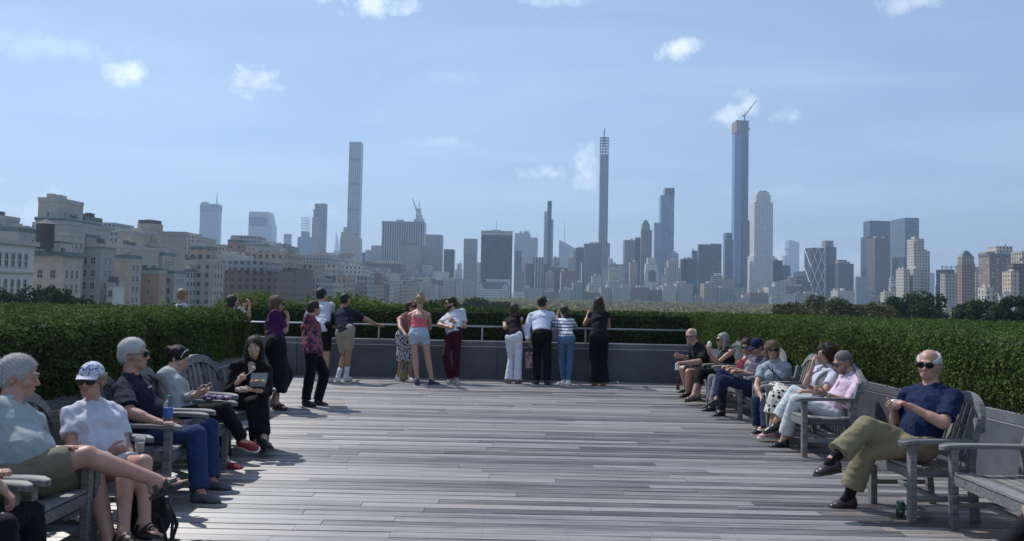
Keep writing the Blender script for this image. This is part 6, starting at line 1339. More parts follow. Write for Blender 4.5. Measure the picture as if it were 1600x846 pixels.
            A_ = np.stack([P_ - w_ - n_ * .002, P_ + w_ - n_ * .002, P_ + tg * ln + lift + w_ * .4, P_ + tg * ln + lift - w_ * .4], 1).reshape(-1, 3); F = np.concatenate([F, np.arange(4 * cnt).reshape(cnt, 4) + nV]); V = np.concatenate([V, A_])
        return mesh_np('hair', V - NP(s.root.location), F, mat, s.root, True)
    def _hm(s): K = s.k * (1.03 if s.fem else 1.06); L0 = NP(s.root.location); return lambda x, y, z: s.hd + (s.HM[0] * x + s.HM[1] * y + s.HM[2] * z) * K - L0
    def glasses(s, big=1.0, mat=None, z=.004, frame=None, name='sunglasses', up=0.0):
        q = s._hm(); b = MB()
        for x in (-1, 1):
            V = []; n = 14
            for dy in (0, .004):
                for i in range(n):
                    w = 2 * math.pi * i / n; V.append(q(x * .033 + math.cos(w) * .029 * big, .100 - up * .1 + dy - abs(math.cos(w) * .5 + .5 * x) * .008, z + up + math.copysign(abs(math.sin(w)) ** .7, math.sin(w)) * .022 * big))
            b.add(V, [tuple(range(n - 1, -1, -1)), tuple(range(n, 2 * n))] + [(i, (i + 1) % n, n + (i + 1) % n, n + i) for i in range(n)])
        o = b.build(name, mat or M_lens, s.root)
        b = MB(); K = s.k; b.tube([q(-.012, .105 - up * .1, z + up + .005), q(.012, .105 - up * .1, z + up + .005)], .0025, 6)
        for x in (-1, 1): b.tube([q(x * .055, .096 - up * .1, z + up + .006), q(x * .077, .06 - up * .1, z + up + .006), q(x * .082, -.01, z + up * .6 + .004), q(x * .078, -.03, z + up * .3 - .012)], [.004, .003, .0025, .002], 6); b.tube([q(x * .008, .104 - up * .1, z + up + .012), q(x * .033, .104 - up * .1, z + up + .0185 * big), q(x * .057, .095 - up * .1, z + up + .010)], .0022, 6)
        b.build('frame', frame or M_black, o)
    def face(s, brow=None, eyes=True, lips=True, beard=None, smile=0.0):
        q = s._hm()
        if eyes:
            for x in (-1, 1):
                b = MB(); c = q(x * .030, .0785, .004); b.lathe([(.001, -.012), (.0085, -.0085), (.012, 0), (.0085, .0085), (.001, .012)], tuple(c), 10); e = b.build('eye', M_eyew, s.root, smooth=True)
                b = MB(); c = q(x * .030, .0872, .004); b.lathe([(.0008, -.0048), (.0036, -.0034), (.005, 0), (.0036, .0034), (.0008, .0048)], tuple(c), 8); b.build('iris', M_iris, e, smooth=True)
                b = MB(); b.tube([q(x * .017, .089, .0125), q(x * .030, .0925, .0135), q(x * .043, .085, .009)], [.002, .0028, .0018], 6); b.build('eyelid', s.skin, s.root, smooth=True)
        if brow:
            b = MB()
            for x in (-1, 1): b.tube([q(x * .014, .0945, .024), q(x * .030, .0945, .029), q(x * .048, .081, .024)], [.003, .0034, .0018], 6)
            b.build('eyebrows', brow, s.root, smooth=True)
        if lips:
            b = MB(); b.tube([q(-.023, .082, -.064), q(-.010, .0915, -.0605), q(0, .092, -.0625), q(.010, .0915, -.0605), q(.023, .082, -.064)], [.0015, .0042, .0045, .0042, .0015], 7); b.tube([q(-.020, .081, -.068), q(0, .0905, -.0725), q(.020, .081, -.068)], [.0015, .0052, .0015], 7); b.build('lips', M_lips, s.root, smooth=True)
        if beard:
            K = s.k; f = Field(s.hd - .17, s.hd + .15, min(s.res, .0065)); c, M = s.hd, s.HM; W = lambda x, y, z: c + (M[0] * x + M[1] * y + M[2] * z) * K
            f.ell(W(0, .022, -.050), M, tuple(v * K for v in (.066, .073, .078)), .01); f.ell(W(0, .055, -.095), M, tuple(v * K for v in (.036, .034, .030)), .02); f.cut(W(0, 0, -.022) - M[1] * 0, M[2]); f.ell(W(0, .105, -.028), M, tuple(v * K for v in (.034, .035, .024)), .008, True); f.ell(W(0, .10, -.066), M, tuple(v * K for v in (.018, .02, .007)), .004, True); f.cut(W(0, -.008, 0), -M[1]); f.fold(.003, 60, 4); s._out(f, 'beard', beard, 1)
    def cap_(s, mat, brim, yawo=0.0):
        K = s.k; c, M = s.hd, s.HM; W = lambda x, y, z: c + (M[0] * x + M[1] * y + M[2] * z) * K
        f = Field(c - .16, c + .19, min(s.res, .0065)); f.ell(W(0, -.018, .045), M, tuple(v * K for v in (.086, .104, .093)), .01); f.cut(W(0, 0, .034), -unit(M[2] + M[1] * .12)); o = s._out(f, 'cap', mat, 1)
        b = MB(); L0 = NP(s.root.location); V = []; n = 12
        for dz in (0, .006):
            for i in range(n + 1):
                w = math.pi * i / n; V.append(W(math.cos(w) * .078, .055 + math.sin(w) * .022, .038 + dz) - L0)
            for i in range(n + 1):
                w = math.pi * i / n; V.append(W(math.cos(w) * .074, .065 + math.sin(w) * .088, .026 + dz - .012 * abs(math.cos(w)) ** 2) - L0)
        m = n + 1; F_ = [(m + i, i, i + 1, m + i + 1) for i in range(n)] + [(2 * m + i, 3 * m + i, 3 * m + i + 1, 2 * m + i + 1) for i in range(n)] + [(m + i, m + i + 1, 3 * m + i + 1, 3 * m + i) for i in range(n)]
        b.add(V, F_); b.build('brim', brim, o, smooth=False); return o
    def strap_(s, mat, a, c, w=.016, name='bag_strap', off=.03):
        """band over the torso from world point a to c, bulging forward"""
        L0 = NP(s.root.location); b = MB(); pts = []
        for i in range(9):
            t = i / 8; pts.append(a * (1 - t) + c * t + s.F2 * off * math.sin(math.pi * t) - L0)
        b.tube(pts, w, 6, flat=(1, .25)); return b.build(name, mat, s.root)
def W3(v): return NP(v)
def phone(at, d, n, label, s=1.0):
    """phone slab centred at point, long side d, screen towards n"""
    d = unit(d); n = unit(n - d * (n @ d)); t = np.cross(d, n); M = np.eye(4); M[:3, 0], M[:3, 1], M[:3, 2] = d, t, n; r = empty('phone', tuple(at), 0, label, 'phone'); M[:3, 3] = 0
    b = MB(); b.box((-.072, -.036, -.004), (.072, .036, .004), M, bev=.003); b.build('case', M_black, r); b = MB(); b.box((-.068, -.033, .004), (.068, .033, .0055), M); b.build('screen', plain('dark_screen', (.01, .012, .016), .08), r); return r
# ================================================================== PEOPLE IN THE PLACE
C_navy = cloth('navy_jersey', (.008, .016, .055)); C_khaki = cloth('khaki_cotton', (.20, .18, .11)); C_white = cloth('white_cotton', (.52, .53, .60)); C_black = cloth('black_cloth', (.007, .007, .009)); C_jean = cloth('blue_denim', (.022, .038, .105)); C_djean = cloth('dark_denim', (.012, .022, .055)); C_lth = plain('brown_leather', (.035, .024, .02), .35, scale=20); C_blth = plain('black_leather', (.012, .012, .013), .35, scale=20)
C_wshoe = plain('white_canvas', (.6, .6, .6), .7, scale=20); C_gshoe = plain('grey_mesh_shoe', (.06, .065, .075), .7, scale=60, noise=.5); C_dnavy = cloth('dark_navy_pique', (.010, .014, .030)); C_teal = cloth('pale_grey_green_cotton', (.30, .36, .37)); C_wsock = cloth('white_sock', (.6, .6, .62))
H_white = hairm('white_hair', (.52, .51, .50)); H_dark = hairm('dark_hair', (.016, .011, .009)); H_brown = hairm('brown_hair', (.07, .04, .022)); H_grey = hairm('grey_hair', (.17, .165, .16)); H_blond = hairm('blond_hair', (.24, .16, .085)); H_dbrown = hairm('dark_brown_hair', (.035, .02, .012))
PEOPLE = []
def reg(fn): PEOPLE.append(fn); return fn

# ---------------- right side, seated
@reg
def p_navy_tee():
    g = Fig('bald man in navy tee and khaki trousers, sunglasses, legs crossed, seated at right', 1.76, yaw=197, pelvis=(1436, 697, 6.72), neck=(1456, 608, 1), head=(1451, 570, -1), hyaw=228, hpitch=0, skin=SK_P, girth=1.08, belly=.5, syaw=214)
    g.arm('l', (1474, 662, -1), (1424, 636, -1), tip=(-.85, .15, .35), palm=(-.3, .2, -1), curl=.75)
    g.arm('r', (1400, 660, 1), (1396, 640, -1), tip=(-.6, -.6, .25), palm=(.5, -.3, .6), curl=.7)
    g.leg('r', (1354, 668, -1), (1300, 719, -1), toe=(-.93, -.25, -.10))
    g.leg('l', (1356, 702, -1), (1326, 776), toe=(-1, -.1, 0), flat=True)
    g.body(); g.top(C_navy, .80, hem=.02, seed=3); g.pants(C_khaki, 1.80, flare=.045, o=.02, fold=.007)
    g.hair(H_white, 'fringe'); g.glasses(1.05); g.face(M_browg, eyes=False); g.shoes(C_lth, 'shoe', M_sole_d, socks=C_black, sockh=.22)
    r = empty('foil_wrap', tuple(g.palm_pt('r', .07, .04)), 0, 'crumpled white foil wrap in the hands of the bald man in the navy tee', 'wrapper')
    f = Field((-.06,) * 3, (.06,) * 3, .005); f.ell((0, 0, 0), np.eye(3), (.052, .042, .044)); f.fold(.012, 60, 4); V, F = f.mesh(); mesh_np('foil', V, F, plain('foil', (.6, .6, .6), .35, .5, scale=60), r)
@reg
def p_offframe():
    g = Fig('person at lower right corner, only a bare knee and a brown shoe in view', 1.70, yaw=190, pelvis=(1722, 775, 4.95), neck=(1745, 650, 1), head=(1735, 600, -1), skin=SK_P)
    g.arm('l', (1740, 745, -1), (1680, 760, -1)); g.arm('r', (1700, 740, 1), (1660, 750, -1))
    g.leg('l', (1606, 800, -1), (1625, 905), toe=(-1, 0, 0), flat=True); g.leg('r', (1618, 806, 1), (1563, 868, -1), toe=(-.93, .0, .22))
    g.body(); g.top(cloth('grey_tee', (.2, .2, .22)), .7); g.pants(cloth('grey_shorts', (.1, .1, .11)), .75, o=.02); g.hair(H_grey, 'short'); g.face(M_browg)
    K = g.Kn['r']; b = MB(); L0 = NP(g.root.location); b.tube([K + (g.A['r'] - K) * t - L0 for t in (.12, .4, .7, 1.0)], [.062, .062, .055, .048], 16); b.build('stocking', C_black, g.root, smooth=True)
    g.shoes(plain('snake_leather', (.12, .09, .075), .5, scale=60, noise=.7), 'shoe', M_sole_d)
@reg
def p_pink():
    g = Fig('bearded man in pink shirt and white trousers reading his phone, seated at right', 1.74, yaw=186, pelvis=(1300, 645, 9.35), neck=(1337, 587, 1), head=(1315, 565, -1), hyaw=190, hpitch=-18, skin=SK_T, belly=.35)
    g.arm('l', (1324, 629, -1), (1290, 616, -1), tip=(-1, .05, .3), palm=(.2, .5, .8), curl=.55); g.arm('r', (1306, 622, 1), (1279, 612, -1), tip=(-.9, -.3, .2), palm=(.2, .2, .9), curl=.6)
    g.leg('r', (1242, 613, 1), (1212, 660, -1), toe=(-.95, -.05, -.25)); g.leg('l', (1244, 626, -1), (1219, 686), toe=(-1, -.1, 0), flat=True)
    g.body(); m = cloth('pink_check', (.52, .30, .42), pat='check', col2=(.62, .52, .62), scale=90, thr=.4); g.top(m, 1.12, hem=-.02, loose=.02); g.collar(m); g.pants(cloth('white_denim', (.50, .53, .55)), 1.82, o=.02, flare=.03)
    g.hair(H_grey, 'crop'); g.glasses(); g.face(M_browg, eyes=False, beard=H_grey); g.shoes(C_blth, 'shoe', M_sole_d)
    g.strap_(C_black, g.N + g.F2 * .06 + g.L2 * .05, g.P + g.U * .2 + g.F2 * .12, .006, 'camera_strap', .04); phone(g.palm_pt('r', .09, .035), (-1, -.2, .35), (.3, .1, 1), 'black phone held by the man in the pink shirt')
    b = MB(); w = g.W['l']; d = g.hand['l'][0]; b.tube([w - d * .03 - NP(g.root.location), w - d * .012 - NP(g.root.location)], .031, 14); b.build('watch', M_sole_w, g.root)
@reg
def p_phone_woman():
    g = Fig('woman with dark curly hair in white tee and dotted skirt, phone at her ear', 1.66, yaw=188, pelvis=(1266, 633, 9.95), neck=(1296, 574, 1), head=(1290, 551, -1), hyaw=196, hpitch=-4, fem=True, bust=.8, skin=SK_L)
    g.arm('r', (1259, 601, -1), (1271, 569, 1), tip=(.15, .1, 1), palm=(1, 0, 0), curl=.5); g.arm('l', (1288, 612, -1), (1262, 612, -1), tip=(-1, 0, 0), palm=(0, 0, -1), curl=.3)
    g.leg('r', (1215, 612, 1), (1203, 668, -1), toe=(-1, -.1, 0)); g.leg('l', (1216, 622, -1), (1204, 676, -1), toe=(-1, -.1, 0))
    g.body(); g.top(C_white, .6, o=.015); g.skirt(cloth('dotted_skirt', (.55, .55, .48), pat='dots', col2=(.012, .016, .014), scale=17, thr=.40), 1.62, flare=.03); g.hair(H_dbrown, 'curly'); g.face(M_browd); g.shoes(plain('pink_canvas', (.55, .30, .34), .7), 'shoe', M_sole_w)
    m = cloth('grey_vest', (.09, .10, .09)); g.strap_(m, g.N + g.F2 * .05 + g.L2 * .10, g.P + g.U * .22 + g.F2 * .11 + g.L2 * .10, .028, 'vest_edge', .05)
    phone(g.hd + g.HM[0] * -.088 + g.HM[1] * .02 - g.HM[2] * .02, (-.25, 0, .97), g.HM[0], 'black phone pressed to the ear of the curly haired woman')
@reg
def p_bob():
    g = Fig('woman with brown bob, sunglasses, light blue grey tee and jeans, seated at right', 1.66, yaw=232, pelvis=(1216, 626, 10.85), neck=(1208, 565, 1), head=(1206, 542, -1), hyaw=262, fem=True, bust=1.0, skin=SK_L, syaw=255, girth=1.05)
    g.arm('r', (1182, 604, -1), (1190, 622, -1), tip=(0, -.8, -.5), palm=(0, 0, -1), curl=.35); g.arm('l', (1229, 603, 1), (1212, 611, -1), tip=(-.5, -.8, -.2), palm=(0, 0, -1), curl=.3)
    g.leg('r', (1182, 627, -1), (1183, 666), toe=(-.7, -.7, 0), flat=True); g.leg('l', (1196, 630, -1), (1196, 672), toe=(-.5, -.8, 0), flat=True)
    g.body(); g.top(cloth('light_blue_grey_tee', (.30, .33, .37)), .55, o=.012); g.pants(C_djean, 1.9, flare=.008, o=.012); g.hair(hairm('mid_brown_hair', (.15, .095, .055)), 'bob'); g.glasses(1.1); g.face(eyes=False); g.shoes(C_gshoe, 'shoe', M_sole_w)
    g.strap_(C_djean, g.N + g.L2 * -.09 + g.F2 * .05, g.P + g.U * .16 + g.L2 * .14 + g.F2 * .08, .018, 'bag_strap', .07); g.strap_(C_black, g.N + g.L2 * -.03 + g.F2 * .06, g.P + g.U * .12 + g.F2 * .13, .004, 'lanyard', .06)
@reg
def p_cap_navy():
    g = Fig('person in navy cap and dark jacket bent over, jeans crossed, seated at right', 1.70, yaw=190, pelvis=(1172, 607, 11.75), neck=(1194, 561, 1), head=(1183, 543, -1), hyaw=196, hpitch=-25, skin=SK_L)
    g.arm('l', (1182, 590, -1), (1156, 581, -1), tip=(-1, 0, .1), palm=(0, 0, -1), curl=.5); g.arm('r', (1178, 588, 1), (1152, 578, -1), curl=.5)
    g.leg('r', (1126, 583, 1), (1120, 622, -1), toe=(-.95, -.2, -.1)); g.leg('l', (1130, 594, -1), (1126, 640), toe=(-.9, -.4, 0), flat=True)
    g.body(); g.top(cloth('dark_plaid', (.035, .04, .07), pat='check', col2=(.10, .10, .13), scale=25, thr=.3), 1.05); g.pants(C_djean, 1.88, o=.014, flare=.01); g.hair(H_dark, 'short', capped=True); g.cap_(cloth('navy_cap', (.008, .013, .05)), cloth('navy_cap', (.008, .013, .05))); g.face(M_browd); g.shoes(plain('blue_black_shoe', (.012, .018, .03), .5), 'shoe', M_sole_d)
@reg
def p_scarf():
    g = Fig('person in glasses and red scarf over pale pink shirt, grey trousers, seated at right', 1.66, yaw=205, pelvis=(1160, 604, 12.45), neck=(1171, 560, 1), head=(1166, 542, -1), hyaw=240, hpitch=-12, fem=True, skin=SK_T)
    g.arm('r', (1150, 581, 1), (1138, 573, -1), tip=(-1, -.2, 0), curl=.5); g.arm('l', (1164, 588, -1), (1146, 578, -1), tip=(-1, -.2, .1), curl=.5)
    g.leg('r', (1113, 592, 1), (1111, 630), toe=(-1, -.2, 0), flat=True); g.leg('l', (1119, 596, -1), (1112, 634), toe=(-1, -.2, 0), flat=True)
    g.body(); g.top(cloth('pink_print', (.36, .25, .25), pat='blotch', col2=(.48, .42, .42), scale=25), 1.4); g.pants(cloth('grey_trousers', (.17, .165, .19)), 1.85, o=.016); g.hair(H_dbrown, 'short'); g.glasses(.95, z=.004, name='eyeglasses', mat=plain('clear_lens', (.10, .10, .11), .08)); g.face(M_browd, eyes=False); g.shoes(C_blth)
    for sd in (-1, 1): g.strap_(cloth('red_scarf', (.20, .018, .035)), g.N + g.L2 * .05 * sd + g.F2 * .05, g.P + g.U * .2 + g.F2 * .12 + g.L2 * .02 * sd, .03, 'scarf', .05)
@reg
def p_icecream():
    g = Fig('woman with long grey hair in black tank top eating ice cream, seated at right', 1.66, yaw=188, pelvis=(1130, 592, 13.3), neck=(1137, 548, 1), head=(1128, 530, -1), hyaw=192, fem=True, bust=.9, skin=SK_L, girth=1.1)
    g.arm('l', (1120, 569, -1), (1108, 551, -1), tip=(-.3, 0, 1), palm=(1, 0, 0), curl=.9); g.arm('r', (1112, 566, 1), (1105, 548, 1), tip=(-.1, 0, 1), palm=(.9, 0, .2), curl=.9)
    g.leg('l', (1094, 583, -1), (1084, 617, -1), toe=(-1, -.1, -.1)); g.leg('r', (1096, 580, 1), (1090, 616, -1), toe=(-1, 0, 0))
    g.body(False); g.top(C_black, 0, o=.012, strap=True); g.pants(C_black, 1.5, o=.02); g.hair(hairm('silver_hair', (.22, .225, .21)), 'long', vol=.95); g.glasses(1.1); g.face(eyes=False); g.shoes(plain('tan_strap', (.10, .07, .05), .6), 'sandal', M_sole_d)
    r = empty('ice_cream', tuple(g.palm_pt('l', .10, .035)), 0, 'white ice cream on a stick held up by the grey haired woman', 'ice cream'); b = MB(); b.lathe([(.012, -.03), (.028, 0), (.034, .03), (.030, .06), (.010, .078)], n=12); b.build('scoop', plain('cream', (.7, .68, .6), .5), r, smooth=True); b = MB(); b.lathe([(.006, -.12), (.024, -.03), (.028, 0)], n=12); b.build('cone', plain('wafer', (.35, .2, .09), .8), r)
@reg
def p_bald_black():
    g = Fig('bald man in black shirt and shorts leaning forward, farthest seated man at right', 1.76, yaw=192, pelvis=(1103, 581, 14.0), neck=(1090, 541, -1), head=(1079, 524, -1), hyaw=238, hpitch=-8, skin=SK_P, girth=1.1, belly=.3)
    g.arm('l', (1092, 566, -1), (1068, 567, -1), tip=(-1, 0, 0), palm=(0, 0, -1), curl=.8); g.arm('r', (1080, 562, 1), (1064, 557, -1), tip=(-1, 0, 0), palm=(0, -1, 0), curl=.8)
    g.leg('r', (1066, 577, 1), (1072, 606), toe=(-1, -.2, 0), flat=True); g.leg('l', (1076, 582, -1), (1074, 611), toe=(-1, -.2, 0), flat=True)
    g.body(); g.top(C_black, .85, o=.016); g.collar(C_black); g.pants(cloth('charcoal_shorts', (.03, .03, .035)), .80, o=.025); g.hair(H_white, 'fringe'); g.face(M_browg); g.glasses(.9, mat=plain('clear_lens', (.10, .10, .11), .08), name='eyeglasses'); g.shoes(C_blth)
    r = empty('napkin', tuple(g.palm_pt('l', .10, .03)), 0, 'white napkin in the hand of the farthest seated bald man', 'napkin'); b = MB(); b.box((-.03, -.02, -.09), (.012, .012, .01)); b.box((-.02, -.03, -.05), (.03, .0, .02)); b.build('paper', plain('tissue', (.7, .7, .7), .9), r)

# ---------------- left side, seated
@reg
def p_grey_tee():
    g = Fig('grey haired man in pale tee and khaki shorts, sandalled legs crossed, at far left', 1.80, yaw=-12, pelvis=(22, 752, 4.98), neck=(14, 636, 1), head=(30, 590, 1), hyaw=12, hpitch=-6, skin=SK_P, girth=1.12, belly=1.0, syaw=-12, spine=.93)
    g.arm('r', (14, 728, -1), (84, 707, -1), tip=(.9, .1, .30), palm=(0, -.2, -1), curl=.3); g.arm('l', (60, 706, 1), (106, 704, -1), tip=(.9, 0, .2), palm=(0, 0, -1), curl=.4)
    g.leg('r', (138, 712, -1), (250, 753, 1), toe=(.90, .25, .35), up=(-.45, .1, .9)); g.leg('l', (148, 748, 1), (172, 852), toe=(.9, -.2, 0), flat=True)
    g.body(False); g.top(C_teal, .70, o=.015, hem=-.02, loose=.03, fold=.007); g.pants(cloth('khaki_shorts', (.17, .165, .115)), .80, o=.026, flare=.03); g.hair(H_white, 'short', vol=1.2); g.face(M_browg); g.shoes(C_blth, 'sandal', M_sole_d)
@reg
def p_cap_woman():
    g = Fig('woman in flowered cap, big sunglasses and white tee holding a plastic cup', 1.64, yaw=-38, pelvis=(160, 734, 5.75), neck=(147, 632, 1), head=(142, 594, -1), hyaw=274, hpitch=-3, fem=True, bust=1.1, skin=SK_P, girth=1.14, belly=.5, syaw=-62)
    g.arm('r', (112, 700, -1), (170, 706, -1), tip=(.95, .1, .1), palm=(-.1, .9, .3), curl=.75, sh=(104, 650, -1)); g.arm('l', (197, 700, -1), (204, 722, -1), tip=(-.3, -.5, -.4), palm=(0, 0, -1), curl=.4, sh=(182, 648, 1))
    g.leg('r', (196, 738, -1), (193, 829, -1), toe=(.75, -.5, 0), flat=False); g.leg('l', (224, 724, -1), (226, 814, -1), toe=(.85, -.35, 0))
    g.body(False); g.top(C_white, .66, o=.012, hem=-.03, loose=.022, fold=.009); g.pants(cloth('white_shorts', (.5, .5, .52)), .6, o=.018); g.hair(hairm('blond_grey_hair', (.28, .22, .15)), 'short', vol=2.2, capped=True)
    m = cloth('flowered_cap', (.55, .55, .60), pat='cells', col2=(.10, .16, .42), scale=42, thr=.36); cp = g.cap_(m, cloth('pale_cap_brim', (.55, .56, .62)))
    bt = g._hm(); bb = MB(); bb.tube([bt(x, .083 - abs(x) * .35 - .0, .092 + .010 * math.sin(x * 150)) for x in [-.045 + .0075 * i for i in range(13)]], .0035, 5); bb.build('embroidery', cloth('blue_thread', (.05, .09, .3)), cp)
    g.glasses(1.25, mat=plain('brown_lens', (.035, .018, .015), .08), frame=plain('tortoise_frame', (.05, .025, .02), .3)); g.face(eyes=False); g.shoes(C_blth, 'sandal', M_sole_d)
    at = NP(px(219, 693, float(g.W['r'][1]) - .03)); r = empty('plastic_cup', tuple(at), 0, 'clear plastic cup held by the woman in the flowered cap', 'cup'); b = MB()
    b.lathe([(.026, -.055), (.037, .045), (.040, .047), (.0385, .050), (.0355, .047), (.0245, -.052)], n=20); gm_, gt_, gb_ = new_mat('clear_plastic'); gb_.inputs['Transmission Weight'].default_value = .92; gb_.inputs['IOR'].default_value = 1.15; gb_.inputs['Roughness'].default_value = .08; gb_.inputs['Base Color'].default_value = (.92, .95, .97, 1); globals()['M_clear'] = gm_; b.build('cup', gm_, r, smooth=True)
    b = MB(); b.lathe([(.024, -.051), (.030, .005), (.002, .0052)], n=20); b.build('drink', plain('pale_drink', (.45, .40, .34), .1), r)
@reg
def p_polo():
    g = Fig('white haired man in dark navy polo, jeans and sunglasses, water bottle beside his arm', 1.80, yaw=3, pelvis=(232, 684, 6.95), neck=(201, 586, 1), head=(211, 548, 1), hyaw=4, hpitch=2, skin=SK_P, girth=1.12, belly=.9)
    g.arm('r', (203, 645, -1), (248, 660, -1), tip=(1, .1, -.1), palm=(0, 0, -1), curl=.35); g.arm('l', (246, 645, 1), (272, 656, -1), tip=(.9, -.1, -.3), palm=(0, 0, -1), curl=.5)
    g.leg('r', (306, 680, -1), (312, 767), toe=(1, -.1, 0), flat=True); g.leg('l', (326, 668, 1), (330, 748), toe=(1, -.05, 0), flat=True)
    g.body(); g.top(C_dnavy, .85, o=.016, hem=-.0, loose=.022); g.collar(C_dnavy); g.pants(C_jean, 1.92, o=.018, flare=.015); g.hair(H_white, 'short'); g.glasses(.95); g.face(M_browg, eyes=False); g.shoes(C_gshoe, 'shoe', M_sole_d)
    b = MB(); q = g.N + g.F2 * .125 - g.U * .12 - NP(g.root.location); b.box(q - NP((.004, .03, .014)), q + NP((.012, .03, .014))); b.build('name_sticker', M_eyew, g.root)
@reg
def p_sweater():
    g = Fig('dark haired woman in pale grey sweater looking down at her phone, red shoes', 1.62, yaw=2, pelvis=(286, 653, 7.75), neck=(263, 584, 1), head=(279, 560, 1), hyaw=0, hpitch=-24, fem=True, bust=.7, skin=SK_A)
    g.arm('r', (285, 630, -1), (308, 616, -1), tip=(1, .1, .45), palm=(-.3, .5, .8), curl=.6); g.arm('l', (296, 628, 1), (316, 612, -1), tip=(1, 0, .4), palm=(-.3, -.4, .8), curl=.6)
    g.leg('r', (350, 640, -1), (379, 687, 1), toe=(.96, -.1, -.22)); g.leg('l', (346, 656, 1), (360, 727), toe=(1, -.1, 0), flat=True)
    g.body(); g.top(cloth('pale_grey_knit', (.33, .35, .36)), 1.72, o=.016, loose=.012); g.pants(C_black, 1.88, o=.014, flare=.008); g.hair(H_dark, 'bun', low=True); g.face(M_browd); g.shoes(plain('red_knit_shoe', (.22, .018, .03), .7, scale=60), 'shoe', M_sole_w)
    q = g._hm(); b = MB(); b.tube([q(math.cos(w) * .082, .045, .03 + math.sin(w) * .085) for w in [i * math.pi / 10 for i in range(11)]], .004, 6); b.build('hairband', M_sole_w, g.root)
    phone(g.palm_pt('r', .10, .04), (1, 0, .5), (-.5, 0, 1), 'dark phone held by the woman in the pale grey sweater')
@reg
def p_lunch():
    g = Fig('young woman with long black hair in black jacket eating from a clear box', 1.64, yaw=-58, pelvis=(384, 634, 8.95), neck=(394, 568, -1), head=(398, 542, -1), hyaw=-84, hpitch=-3, fem=True, skin=SK_A, syaw=-78)
    g.arm('r', (359, 612, -1), (372, 597, -1), tip=(.6, -.2, .6), palm=(.5, .6, 0), curl=.95); g.arm('l', (416, 612, -1), (403, 611, -1), tip=(-.9, -.2, .1), palm=(0, 0, 1), curl=.4)
    g.leg('r', (396, 630, -1), (402, 688, -1), toe=(.6, -.7, -.1)); g.leg('l', (408, 626, -1), (412, 682, -1), toe=(.85, -.4, -.2))
    g.body(); g.top(C_black, 1.85, o=.020, loose=.02, vneck=True); g.pants(C_black, 1.9, o=.018, flare=.02); g.hair(H_dark, 'long'); g.face(M_browd, smile=.3); g.shoes(C_blth, 'shoe', M_sole_d, high=.07)
    b = MB(); q = g.N + g.F2 * .125 - g.U * .13 - g.L2 * .09 - NP(g.root.location); b.box(q - NP((.03, .006, .012)), q + NP((.03, .006, .012))); b.build('name_sticker', M_eyew, g.root)
    at = NP(px(403, 600, 8.5)); r = empty('lunch_box', tuple(at), .2, 'clear plastic box of salad on the lap of the woman in black', 'food box'); r.scale = (.78, .78, .78); b = MB(); b.prism([(-.09, -.06), (.09, -.06), (.09, .06), (-.09, .06)], -.03, .03, [(-.105, -.072), (.105, -.072), (.105, .072), (-.105, .072)]); b.build('tray', plain('clear_tray', (.20, .21, .20), .2), r)
    for i, (x, y, c) in enumerate(((-.06, -.02, (.5, .16, .04)), (-.02, .01, (.55, .42, .12)), (.03, -.02, (.12, .22, .04)), (.065, .015, (.5, .44, .3)), (.0, -.035, (.45, .12, .05)))):
        b = MB(); b.lathe([(.004, .02), (.022, .028), (.024, .04), (.010, .052)], (x, y, 0), 8); b.build('food', plain('food%d' % i, c, .6), r, smooth=True)
    b = MB(); b.add([(-.105, .072, .03), (.105, .072, .03), (.115, .12, .13), (-.095, .12, .13), (-.105, .075, .03), (.105, .075, .03), (.115, .123, .13), (-.095, .123, .13)], [(0, 1, 2, 3), (7, 6, 5, 4), (0, 4, 5, 1), (1, 5, 6, 2), (2, 6, 7, 3), (3, 7, 4, 0)]); b.build('lid', plain('clear_tray', (.20, .21, .20), .2), r)
    a = g.palm_pt('r', .07, .02); r = empty('fork', tuple(a), 0, 'pale plastic fork raised by the woman in black', 'fork'); b = MB(); b.tube([(-.05, 0, -.03), (.06, -.01, .05), (.10, -.015, .085)], [.004, .004, .006], 6); b.build('handle', M_sole_w, r); b = MB(); b.lathe([(.006, -.01), (.018, .008), (.020, .022), (.006, .034)], (.11, -.016, .09), 8); b.build('bite', plain('green_bite', (.42, .48, .25), .6), r, smooth=True)
@reg
def p_ripped():
    g = Fig('person in torn black jeans cut by the lower left corner, one arm in view', 1.68, yaw=-15, pelvis=(-78, 842, 4.15), neck=(-110, 700, 1), head=(-112, 640, -1), fem=True, skin=SK_L)
    g.arm('r', (-60, 790, -1), (2, 762, -1), tip=(.5, .2, -.7), palm=(0, 0, -1), curl=.5); g.arm('l', (-30, 770, 1), (-4, 745, -1), curl=.4)
    g.leg('l', (47, 802, 1), (60, 930), toe=(1, -.2, 0), flat=True); g.leg('r', (2, 826, -1), (20, 960), toe=(1, -.2, 0), flat=True)
    g.body(); g.top(cloth('brown_knit', (.16, .09, .06)), 1.6, o=.02); g.pants(C_black, 1.9, o=.014); g.hair(H_brown, 'long'); g.face(M_browd); g.shoes(C_blth)
    L0 = NP(g.root.location)
    for n in ('l', 'r'):
        kn = g.Kn[n]; t = unit(kn - g.H[n]); up = unit(NP((0, 0, 1)) - t * t[2]); sd = np.cross(t, up)
        for j, dx in enumerate((-.035, -.01, .018)):
            b = MB(); b.tube([kn + t * dx - sd * .045 + up * .052 - L0, kn + t * (dx + .004) + up * .066 - L0, kn + t * dx + sd * .045 + up * .052 - L0], [.003, .009, .003], 8, flat=(1, .6)); b.build('rip', g.skin, g.root, smooth=True)

